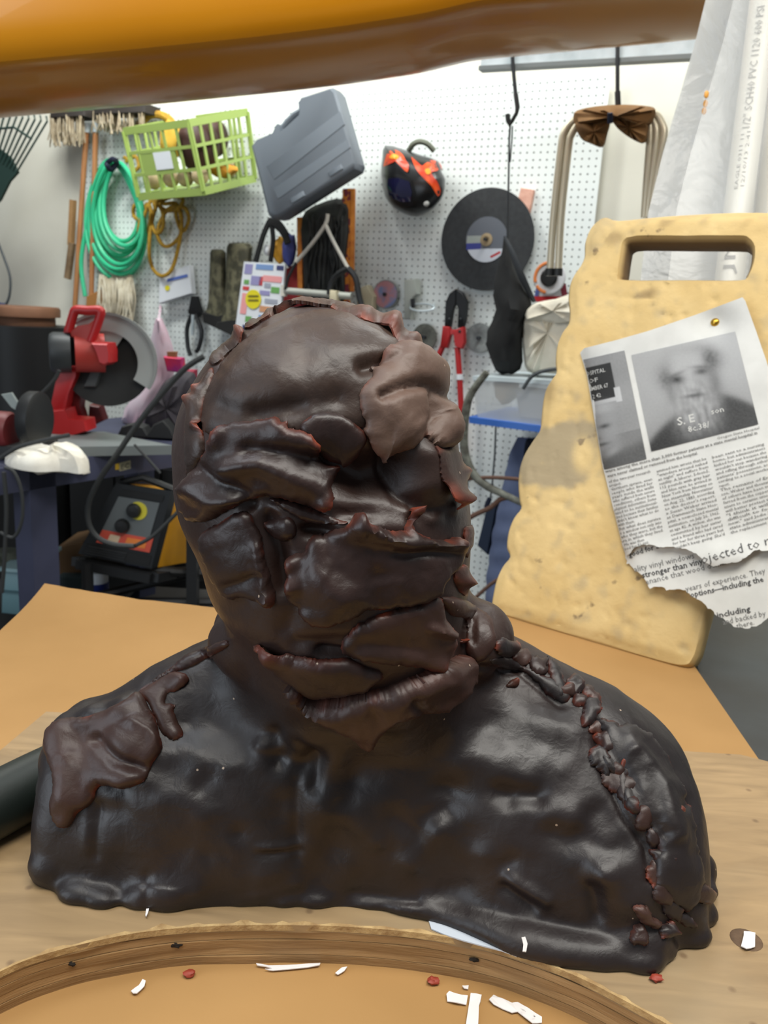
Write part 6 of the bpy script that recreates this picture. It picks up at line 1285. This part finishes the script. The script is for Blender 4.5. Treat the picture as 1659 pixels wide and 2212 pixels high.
o = MB().ball(onz(220, 976, BZ) + upz * .014, (.022, .014, .013), lump=.3).obj('cork_block', mat('cork', S(176, 122, 80), .8)); tag(o, 'small tan cork lump on the bench edge', 'cork')
for i, (pts, lab) in enumerate([([(250, 944), (262, 922), (285, 916), (310, 924), (322, 944)], 'black clamp lying behind the saw base'), ([(312, 946), (330, 918), (352, 908), (368, 926), (378, 950)], 'black tool heap at the right end of the bench')]):
    o = yprism(MB(), pts, 2.86, .07, .008).obj('black_tool', blk); tag(o, lab, 'tool')
# white and pink plastic bag, red box, cable chain
pb = thing('plastic_bag', ony(300, 920, 3.2), 'limp white and pink plastic bag hanging right of the saw', 'plastic bag'); bag_m = mat('milky_bag', S(222, 214, 222), .4, color2=S(226, 180, 196), scale=5, alpha=.92)
secs = [(690, 336, 350), (720, 330, 362), (750, 322, 372), (790, 318, 382), (820, 322, 372), (850, 292, 352), (880, 270, 338), (905, 264, 320), (922, 280, 304)]
MB().loft([[ony((x0 + x1) / 2 + (x1 - x0) / 2 * math.cos(a) * (1 + .1 * math.sin(5 * a + y)), y + 4 * math.sin(a * 3), 3.2 + .05 * math.sin(a) + .01 * math.sin(4 * a + y * .1)) for a in np.linspace(0, 2 * math.pi, 20, endpoint=False)] for y, x0, x1 in secs]).obj('bag_film', bag_m, pb)
MB().tube(W([(343, 690, .5), (346, 670, .2), (346, 660, .0)]), .006, 6).obj('bag_handle', bag_m, pb)
o = yprism(MB(), [(352, 770), (392, 774), (394, 806), (360, 802)], 3.05, .05, .006).obj('red_box', mat('bright_red_box', S(214, 44, 64), .5, color2=S(150, 40, 120), scale=12)); tag(o, 'small bright red box in front of the plastic bag', 'box')
MB().prism(Y_([(360, 760), (380, 760), (378, 774), (362, 772)], 3.06), (0, .03, 0)).obj('box_flap', mat('kraft_flap', S(150, 104, 70), .8), o, smooth=False)
o = yprism(MB(), [(395, 800), (420, 800), (420, 835), (392, 830)], 3.06, .05, .006).obj('crimson_box', mat('crimson', S(150, 30, 60), .6)); tag(o, 'crimson packet half hidden behind the head', 'packet')
o = cloth_heap([(316, 900), (340, 850), (372, 812), (420, 806), (430, 870), (400, 930), (350, 940), (322, 925)], 0, .06, 5, lambda x, y, h: ony(x, y, 3.0) - np.array([0, h, 0])).obj('dark_bag', mat('dark_purple_cloth', S(40, 34, 44), .8, color2=S(66, 62, 66), scale=18)); tag(o, 'dark crumpled cloth bag below the red box', 'bag')
# welder on a cart under the bench
WYf = 2.62; wd_ = thing('welder', ony(270, 1230, WYf), 'yellow and black welding machine with a slanted control panel', 'welder')
f4 = Y_([(250, 1044), (370, 1062), (327, 1228), (168, 1196)], WYf); sidev = ony(470, 1062, WYf + .32) - ony(370, 1062, WYf)
MB().hexa([f4[3], f4[2], f4[2] + (f4[1] - f4[0]) * 0 + sidev * .12, f4[3] + sidev * .12], [f4[0], f4[1], f4[1] + sidev * .12, f4[0] + sidev * .12]).obj('front_bezel', mat('welder_black', S(30, 33, 36), .5), wd_, smooth=False)
e = sidev * .12; MB().hexa([f4[3] + e, f4[2] + e, f4[2] + sidev, f4[3] + sidev], [f4[0] + e, f4[1] + e, f4[1] + sidev, f4[0] + sidev]).obj('yellow_cover', mat('welder_yellow', S(214, 150, 16), .45), wd_, smooth=False)
bil = lambda s, t: (f4[0] * (1 - s) + f4[1] * s) * (1 - t) + (f4[3] * (1 - s) + f4[2] * s) * t
fnv = np.array([0, -1, 0.])
def wpan(name, s0, t0, s1, t1, d, m_, th=.006, par=None): return MB().prism([bil(s0, t0) + fnv * d, bil(s1, t0) + fnv * d, bil(s1, t1) + fnv * d, bil(s0, t1) + fnv * d], -fnv * th).obj(name, m_, par or wd_, smooth=False)
cpn = wpan('control_panel', .16, .16, .86, .62, .004, mat('panel_grey', S(98, 104, 106), .5)); rlb = wpan('red_label', .16, .62, .92, .80, .004, mat('label_red_orange', S(206, 84, 66), .5)); wpan('black_recess', .14, .06, .9, .14, .004, black_pl); vpn = wpan('vent_panel', .04, .84, .96, .97, .003, mat('vent_black', S(22, 23, 24), .6))
for j, t in enumerate((.86, .89, .92, .95)): wpan('vent_slat', .08, t, .62, t + .014, .008, mat('slat_dark', S(44, 46, 48), .6), par=vpn)
wpan('pale_label', .30, .66, .45, .75, .0055, mat('pale_print', S(214, 190, 160), .5), .002, rlb); wpan('orange_label', .55, .66, .84, .76, .0055, mat('orange_print', S(226, 130, 60), .5), .002, rlb)
for s, t in ((.5, .3), (.42, .52)):
    MB().lathe(bil(s, t) + fnv * .003, fnv, [(.024, 0), (.024, .012), (.02, .022), (.001, .024)], 20).obj('dial', black_pl, cpn)
MB().lathe(bil(.56, .30) + fnv * .004, fnv, [(.016, 0), (.03, .0), (.03, .003), (.016, .003)], 24).obj('yellow_scale', mat('scale_yellow', S(206, 196, 60), .5), cpn)
MB().tube([f4[0] + sidev * .1 + upz * .004, f4[0] * .6 + f4[1] * .4 + sidev * .1 + upz * .03, f4[1] + sidev * .1 + upz * .004], .012, 8).obj('carry_handle', black_pl, wd_)
ct = thing('welder_cart', (*ony(330, 1300, 2.7)[:2], FLOOR_Z), 'black steel cart carrying the yellow welder', 'cart'); ctm = mat('cart_black', S(20, 21, 23), .5)
def zdown(p, z): return np.array([p[0], p[1], z])
for a, b2 in ((f4[3], f4[2]), (f4[2], f4[2] + sidev), (f4[3] + sidev, f4[2] + sidev), (f4[3], f4[3] + sidev)): MB().bar(a - upz * .03, b2 - upz * .03, .05, .03, (0, 0, 1)).obj('shelf_rail', ctm, ct, smooth=False)
mn = (f4[3] + f4[2]) / 2 + sidev / 2
for pp in (ony(188, 1215, WYf - .02), ony(418, 1150, WYf + .10)): MB().tube([pp, zdown(pp, FLOOR_Z + .0)], .02, 8).obj('post', ctm, ct)
for a, b2 in (((330, 1232), (480, 1240)), ((200, 1290), (420, 1238)), ((240, 1300), (560, 1300))): MB().tube([ony(*a, 2.68), ony(*b2, 2.78)], .016, 8).obj('brace', ctm, ct)
ps = ony(416, 1120, 2.70); MB().box((ps[0], ps[1], (ps[2] + FLOOR_Z) / 2), .035, .035, ps[2] - FLOOR_Z).obj('upright', ctm, ct, smooth=False)
# bucket, bins, boxes under the bench
bk = thing('paint_pail', ony(210, 1330, 2.75), 'white pail with a blue label on the lower cart shelf', 'pail'); bc_ = ony(211, 1330, 2.75)
bt_ = ony(211, 1232, 2.75)[2] - bc_[2]; MB().lathe(bc_, (0, 0, 1), [(.036, 0), (.040, bt_ * .98), (.043, bt_), (.036, bt_ * 1.01)], 28).obj('pail_body', white_pl, bk); MB().lathe(bc_, (0, 0, 1), [(.0385, bt_ * .2), (.0408, bt_ * .76), (.0415, bt_ * .76), (.0392, bt_ * .2)], 28).obj('blue_label', mat('pail_blue', S(34, 48, 120), .5), bk)
zsh = bc_[2] - .012; s0_ = ony(-90, 1335, 2.52); s1_ = ony(172, 1335, 2.52)
MB().hexa([zdown(s0_, zsh - .02), zdown(s1_, zsh - .02), zdown(s1_ + np.array([0, .85, 0]), zsh - .02), zdown(s0_ + np.array([-.2, .85, 0]), zsh - .02)], [zdown(s0_, zsh), zdown(s1_, zsh), zdown(s1_ + np.array([0, .85, 0]), zsh), zdown(s0_ + np.array([-.2, .85, 0]), zsh)]).obj('lower_shelf', mat('shelf_dark', S(30, 31, 33), .7), bn_, smooth=False)
MB().box((bc_[0] + .12, bc_[1] + .05, bc_[2] - .012), .42, .26, .02).obj('lower_tray', mat('shelf_dark', S(30, 31, 33), .7), ct, smooth=False)
tb = thing('teal_bin', ony(28, 1335, 2.62), 'pale teal plastic bin at the lower left under the bench', 'bin'); teal = mat('teal_plastic', S(110, 146, 154), .5)
yprism(MB(), [(4, 1232), (58, 1238), (52, 1332), (2, 1326)], 2.62, .25, .008).obj('bin_body', teal, tb); yprism(MB(), [(-2, 1226), (62, 1232), (62, 1240), (-2, 1234)], 2.605, .28, .004).obj('bin_rim', mat('pale_teal', S(150, 180, 186), .5), tb); yprism(MB(), [(2, 1275), (58, 1280), (58, 1284), (2, 1279)], 2.612, .02, .001).obj('bin_rib', mat('dark_teal', S(70, 100, 108), .5), tb)
o = yprism(MB(), [(126, 1180), (180, 1168), (196, 1240), (128, 1246)], 3.05, .2, .008).obj('brown_carton', mat('dim_carton', S(104, 76, 46), .8)); tag(o, 'brown carton behind the bench leg', 'carton')
o = yprism(MB(), [(124, 1246), (176, 1246), (172, 1336), (124, 1336)], 3.0, .2, .008).obj('green_tub', mat('dark_green_tub', S(46, 62, 64), .6)); tag(o, 'dark green tub below the brown carton', 'tub')
o = cloth_heap([(-10, 1190), (20, 1182), (52, 1190), (60, 1222), (30, 1232), (-10, 1228)], 0, .06, 8, lambda x, y, h: ony(x, y, 2.75) - np.array([0, h, 0])).obj('grey_rag', mat('grey_green_rag', S(90, 92, 80), .9)); tag(o, 'grey rag heaped on the teal bin', 'rag')
cbt = thing('shade_filler', (*ony(300, 1200, 3.5)[:2], FLOOR_Z), 'added black cabinet in the shadow under the bench', 'filler'); ca, cb2 = ony(150, 1040, 3.48), ony(450, 1060, 3.48)  # black box added to deepen the shade under the bench
MB().hexa([zdown(ca, FLOOR_Z), zdown(cb2, FLOOR_Z), zdown(cb2, FLOOR_Z) + np.array([0, .18, 0]), zdown(ca, FLOOR_Z) + np.array([0, .18, 0])], [zdown(ca, -.30), zdown(cb2, -.30), zdown(cb2, -.30) + np.array([0, .18, 0]), zdown(ca, -.30) + np.array([0, .18, 0])]).obj('filler_body', mat('filler_black', S(20, 20, 21), .6), cbt, smooth=False)
for k in range(3):
    x0 = ca + (cb2 - ca) * (k / 3 + .01); x1 = ca + (cb2 - ca) * ((k + 1) / 3 - .01); d_ = MB().hexa([zdown(x0, FLOOR_Z + .04) - np.array([0, .015, 0]), zdown(x1, FLOOR_Z + .04) - np.array([0, .015, 0]), zdown(x1, FLOOR_Z + .04), zdown(x0, FLOOR_Z + .04)], [zdown(x0, -.33) - np.array([0, .015, 0]), zdown(x1, -.33) - np.array([0, .015, 0]), zdown(x1, -.33), zdown(x0, -.33)]).obj('filler_panel', mat('filler_black', S(20, 20, 21), .6), cbt, smooth=False)
# cables
cab = mat('black_rubber_cable', S(44, 46, 46), .6)
def cable(pts, Y, r, label):
    o = ytube(pts, Y, r, smooth=6).obj('power_cable', cab); tag(o, label, 'cable', 'cables around the bench'); return o
cable([(440, 770), (400, 796), (350, 850), (300, 912), (255, 978), (215, 1036), (192, 1088), (192, 1130), (210, 1160), (245, 1176), (290, 1180)], 2.45, .0085, 'thick dark cable looping from the head down past the welder')
cable([(290, 1180), (330, 1158), (372, 1118), (420, 1070)], 2.46, .006, 'dark cable end crossing the yellow welder side')
cable([(0, 1150), (30, 1160), (48, 1120), (46, 1060), (30, 1020), (10, 1010)], 2.2, .005, 'dark cable loop hanging at the left end of the bench')
cable([(40, 890), (90, 850), (118, 820), (128, 800)], 2.60, .006, 'black cable running from the saw motor to the left')
cable([(0, 990), (40, 966), (100, 950), (150, 940)], 2.3, .006, 'grey cable lying along the bench below the saw')
cable([(290, 960), (318, 990), (346, 1022)], 2.4, .004, 'thin grey cable hanging over the bench apron')
cable([(8, 1020), (14, 1100), (10, 1200), (4, 1280)], 2.2, .006, 'dark cable hanging straight down at the left edge')
# ------------------------------------------------------------------ things near the table
# yellow kayak hull hung under the ceiling
kay_m = mat('yellow_kayak_plastic', S(214, 140, 14), .30, color2=S(206, 132, 12), scale=2, coat=.25)
low = [(-420, 300), (-200, 282), (0, 258), (300, 232), (600, 203), (760, 184), (900, 163), (1020, 134), (1200, 117), (1400, 98), (1500, 89), (1570, 82)]
kY = 1.92; lp_ = np.array([ony(x, y, kY) for x, y in low]); lp_ = spline(lp_, np.zeros(len(lp_)), 4, False)[0]
R = []; nk = len(lp_)
prof = [(-.30, .30), (-.315, .20), (-.30, .10), (-.255, .045), (-.215, .043), (-.16, .022), (-.10, .008), (-.03, .000), (.05, .002), (.13, .020), (.22, .06), (.28, .12), (.31, .20), (.30, .30), (.15, .34), (-.15, .34)]
for i, p in enumerate(lp_):
    t = i / (nk - 1); w = 1 - .35 * max(0, (t - .55) / .45) ** 2; hgt = 1 - .12 * max(0, (t - .55) / .45)
    ring = np.array([[p[0], p[1] + .10 + a * .85 * w, p[2] + b2 * .9 * hgt + (.020 * a * (1 - t))] for a, b2 in prof])
    for _ in range(4):
        pr_ = proj(ring); j = int(np.argmax(pr_[:, 1])); ring[:, 2] += (pr_[j, 1] + 2 - np.interp(pr_[j, 0], [q[0] for q in low], [q[1] for q in low])) / CAM_F * ring[j, 1]
    R.append(list(ring))
ky = MB().loft(R).obj('kayak', kay_m); tag(ky, 'glossy yellow kayak hull hanging overhead', 'kayak')
bev = ky.modifiers.new('round', 'SUBSURF'); bev.levels = 2; bev.render_levels = 2
for t_ in (.30, .86):
    p = lp_[int(t_ * (nk - 1))]; MB().tube([p + np.array([0, .1, .34]), p + np.array([0, .1, 1.2])], .006, 8).obj('hanging_line', mat('grey_cord', S(72, 76, 80), .7), ky) if False else None
# plastic wrapped PVC pipes leaning at the right
pvc = mat('white_pvc', S(212, 208, 196), .35)
pipes = []
def pipe(p_lo, p_hi, r, label, text=None):
    a = np.array(p_lo); b2 = np.array(p_hi); d = (b2 - a) / np.linalg.norm(b2 - a); a = a + d * ((FLOOR_Z - a[2]) / d[2]); a[2] = FLOOR_Z; b3 = b2 + d * .35
    t = thing('pvc_pipe', a, label, 'pipe', 'white pipes in the plastic sleeve'); mb = MB(); mb.tube([a + d * .0, b3], r, 28); mb.obj('pipe_wall', pvc, t)
    return t, a, d
PYd = 1.50
pt, pa, pd_ = pipe(ony(1577, 590, PYd), ony(1650, 0, PYd + .16), .024, 'thick white pipe with printed lettering behind the foam board')
def pipe_text(parent, s, px0, px1, size, around, m_):
    """lettering that follows the pipe, reading upwards"""
    V, F = text_mesh(s, 1.0); x = (V[:, 0] - V[:, 0].min()); k = 1 / x.max()
    A = onplane(*px0, pa, np.array([0, -1, 0])); B = onplane(*px1, pa, np.array([0, -1, 0]))
    tt = lambda q: float(np.dot(q - pa, pd_)); 
    s0 = tt(ony(*px0, PYd + .03)); s1 = tt(ony(*px1, PYd + .12)); xr = np.array([1.0, 0, 0]); xr = xr - pd_ * xr.dot(pd_); xr /= np.linalg.norm(xr); fr_ = np.cross(xr, pd_); 
    if fr_[1] > 0: fr_ = -fr_
    pts = []
    for (a, b2), xx in zip(V[:, :2], x):
        ang = around + -b2 * size / .024; pts.append(pa + pd_ * (s0 + (s1 - s0) * xx * k) + (xr * math.sin(ang) + fr_ * math.cos(ang)) * (.0260 if size > .012 else .0247))
    MB().add(pts, F).obj('pipe_lettering', m_, parent.children[0], fix=False, smooth=False)
pipe_text(pt, '1/2" SCH40 PVC 1120 600 PSI', (1600, 250), (1638, 2), .017, -.25, ink_soft)
pipe_text(pt, 'JM', (1563, 620), (1569, 578), .024, -.15, ink_soft)
pipe_text(pt, 'EAGLE 0311 11', (1585, 410), (1590, 335), .008, -.55, ink_soft); pipe_text(pt, '12/10/13 2:41', (1592, 405), (1597, 330), .008, -.15, ink_soft)
pt2, pa2, pd2 = pipe(ony(1650, 560, PYd + .06), ony(1715, 0, PYd + .2), .024, 'plain white pipe at the right edge beside the lettered pipe')
# milky plastic sleeve around the pipes
m, nt, b = nodes_mat('milky_film'); L = nt.links.new
b.inputs['Base Color'].default_value = (*S(192, 192, 189), 1); b.inputs['Roughness'].default_value = .28; b.inputs['Alpha'].default_value = .72; b.inputs['Transmission Weight'].default_value = 0
tc = nt.nodes.new('ShaderNodeTexCoord'); n1 = nt.nodes.new('ShaderNodeTexNoise'); n1.inputs['Scale'].default_value = 7; n1.inputs['Detail'].default_value = 5; n1.inputs['Distortion'].default_value = 2.0; L(tc.outputs['Object'], n1.inputs[0])
bp = nt.nodes.new('ShaderNodeBump'); bp.inputs['Strength'].default_value = .7; bp.inputs['Distance'].default_value = .02; L(n1.outputs[0], bp.inputs['Height']); L(bp.outputs[0], b.inputs['Normal'])
film_m = m
sl = thing('plastic_sleeve', (*ony(1500, 700, 1.66)[:2], FLOOR_Z), 'milky plastic film wrapped around the leaning pipes', 'plastic film')
rows = [(-140, 1556), (0, 1524), (90, 1502), (200, 1470), (330, 1432), (460, 1400), (600, 1384), (760, 1362), (900, 1345)]
def film(Yb, dx, seed, x1):
    mb = MB(); rings = []
    for k in (0, 1):
        grid = []
        for (y, x0) in rows:
            row = []
            for j in range(15):
                s = j / 14; x = x0 + dx + (x1 - x0 - dx) * s; yy = y; Yq = Yb + .16 * (600 - y) / 600 + .018 * mnoise.noise(Vector((s * 4, y * .006, seed))) - .03 * math.sin(math.pi * s) + k * .0012
                row.append(ony(x, yy, Yq))
            grid.append(row)
        rings.append(grid)
    nr, nc = len(rows), 15; V = [p for g in rings for r in g for p in r]; N = nr * nc; F = []
    for i in range(nr - 1):
        for j in range(nc - 1): a = i * nc + j; F.append((a, a + 1, a + nc + 1, a + nc)); F.append((N + a + nc, N + a + nc + 1, N + a + 1, N + a))
    bd = [j for j in range(nc - 1)] + [(i + 1) * nc - 1 for i in range(nr - 1)] + [(nr - 1) * nc + j for j in range(nc - 1, 0, -1)] + [i * nc for i in range(nr - 1, 0, -1)]
    for a, c_ in zip(bd, bd[1:] + bd[:1]): F.append((a, N + a, N + c_, c_))
    return mb.add(V, F)
film(1.585, 0, 3, 1830).obj('rear_film', film_m, sl)
film(1.60, 6, 9, 1820).obj('rear_film', film_m, sl)
front = film(1.415, 60, 5, 1830)
front.obj('front_film', mat('clear_film', S(236, 236, 232), .25, alpha=.16), sl)
for i, (x, y) in enumerate(((1526, 204), (1524, 224), (1521, 240))): MB().ball(ony(x, y, 1.52 + .01 * i), (.004, .002, .006)).obj('orange_spot', mat('orange_spot', S(226, 160, 70), .4), sl)
# dark green rubber tool handle behind the left arm of the bust
th_ = thing('rubber_mallet', onz(60, 1790, 0), 'dark green black rubber mallet head lying behind the bust', 'mallet'); rub = mat('dark_green_rubber', S(24, 31, 28), .45, color2=S(32, 40, 36), scale=20, bump=.15)
ha, hb = onz(-70, 1770, .024), onz(150, 1655, .024); hd = (hb - ha) / np.linalg.norm(hb - ha)
MB().tube([ha - hd * .03, ha - hd * .025, ha, ha + hd * .06, ha + hd * .10, hb - hd * .01, hb], [.019, .0235, .0245, .0245, .0235, .0215, .021], 28, smooth=3).obj('grip', rub, th_)
MB().tube([hb - hd * .005, hb + hd * .05], .009, 12).obj('shank', dk_metal, th_)
# pale sheet under the bust's front edge
o = MB().prism([onz(x, y, .0012) for x, y in ((920, 1970), (932, 2006), (960, 2018), (1000, 2031), (1040, 2042), (1084, 2053), (1120, 2066), (1180, 2030), (1050, 1950))], (0, 0, -.0009)).obj('plastic_sheet', mat('pale_blue_plastic', S(196, 204, 214), .4)); tag(o, 'pale blue white plastic sheet under the foot of the bust', 'plastic sheet')
# paper scraps
scrap_m = mat('white_scrap_paper', S(226, 222, 220), .7)
def scrap(pts, z, label, curl_=.0025, th=.0006):
    P = np.array(pts, float); P = np.array([p for a, b2 in zip(P, np.roll(P, -1, 0)) for p in (a, (a + b2) / 2)])
    top = [onz(x, y, z) + upz * (curl_ * (.5 + .5 * mnoise.noise(Vector((x * .05, y * .05, 1)))) + .0006) for x, y in P]
    o = MB().prism(top, (0, 0, -th)).obj('paper_scrap', scrap_m, smooth=False); tag(o, label, 'paper scrap', 'white paper scraps'); return o
CZ = -.0298
scrap([(964, 2152), (970, 2146), (985, 2151), (1010, 2156), (1007, 2174), (985, 2172), (966, 2166)], CZ, 'small white paper scrap left of the upright strip')
scrap([(1016, 2152), (1040, 2154), (1038, 2166), (1034, 2178), (1032, 2230), (1004, 2230), (1010, 2190)], CZ, 'white paper strip standing out at the bottom edge')
s3 = scrap([(1056, 2164), (1066, 2152), (1084, 2162), (1106, 2170), (1118, 2168), (1140, 2182), (1170, 2202), (1170, 2214), (1150, 2216), (1118, 2190), (1106, 2192), (1066, 2174)], CZ, 'longer white paper scrap with a printed numeral')
V, F = text_mesh('\u00a9   3', 1.0, bold=.0); V[:, 0] -= V[:, 0].min(); V /= V[:, 0].max()
MB().add([onz(1124 + a * 32 - b2 * 4, 2183 + a * 18 + b2 * 8 + 6, CZ) + upz * .0042 for a, b2, _ in V], F).obj('printed_numeral', mat('scrap_ink', S(60, 58, 58), .6), s3, fix=False, smooth=False)
scrap([(283, 2146), (300, 2132), (308, 2121), (315, 2124), (312, 2136), (296, 2152), (288, 2152)], CZ, 'curled white scrap at the left foot of the board')
scrap([(724, 2107), (738, 2094), (750, 2094), (744, 2102), (730, 2110)], CZ, 'tiny white scrap right of the long sliver')
scrap([(553, 2087), (580, 2090), (640, 2089), (692, 2085), (690, 2091), (640, 2097), (590, 2101), (572, 2099), (588, 2096), (556, 2091)], CZ, 'long thin white sliver on the cardboard')
scrap([(998, 2134), (1012, 2132), (1011, 2140), (1002, 2139)], CZ, 'tiny white chip under the board edge')
scrap([(1600, 2048), (1606, 2024), (1606, 2016), (1631, 2018), (1630, 2050), (1612, 2054)], .0008, 'white paper tab lying on the knot of the board')
scrap([(1126, 2030), (1134, 2028), (1139, 2044), (1136, 2062), (1128, 2062), (1130, 2046)], .016, 'curved white sliver stuck to the foot of the bust')
scrap([(316, 1968), (322, 1968), (320, 1976), (316, 1984), (314, 1980)], .001, 'tiny white fleck at the left foot of the bust')
rd = mat('red_wax_crumb', S(150, 58, 40), .6)
for i, (x, y, z, lab) in enumerate([(410, 2108, CZ, 'red wax crumb below the board left of centre'), (1418, 2118, .0, 'red wax crumb right of the bust foot'), (936, 2124, CZ, 'dark red wax crumb under the board edge')]):
    o = MB().ball(onz(x, y, z) + upz * .002, (.004, .003, .002), 10, 7, lump=.5, seed=i).obj('wax_crumb', rd); tag(o, lab, 'wax crumb', 'red wax crumbs')
for _o in bpy.data.objects:
    if '_o' in _o: del _o['_o']
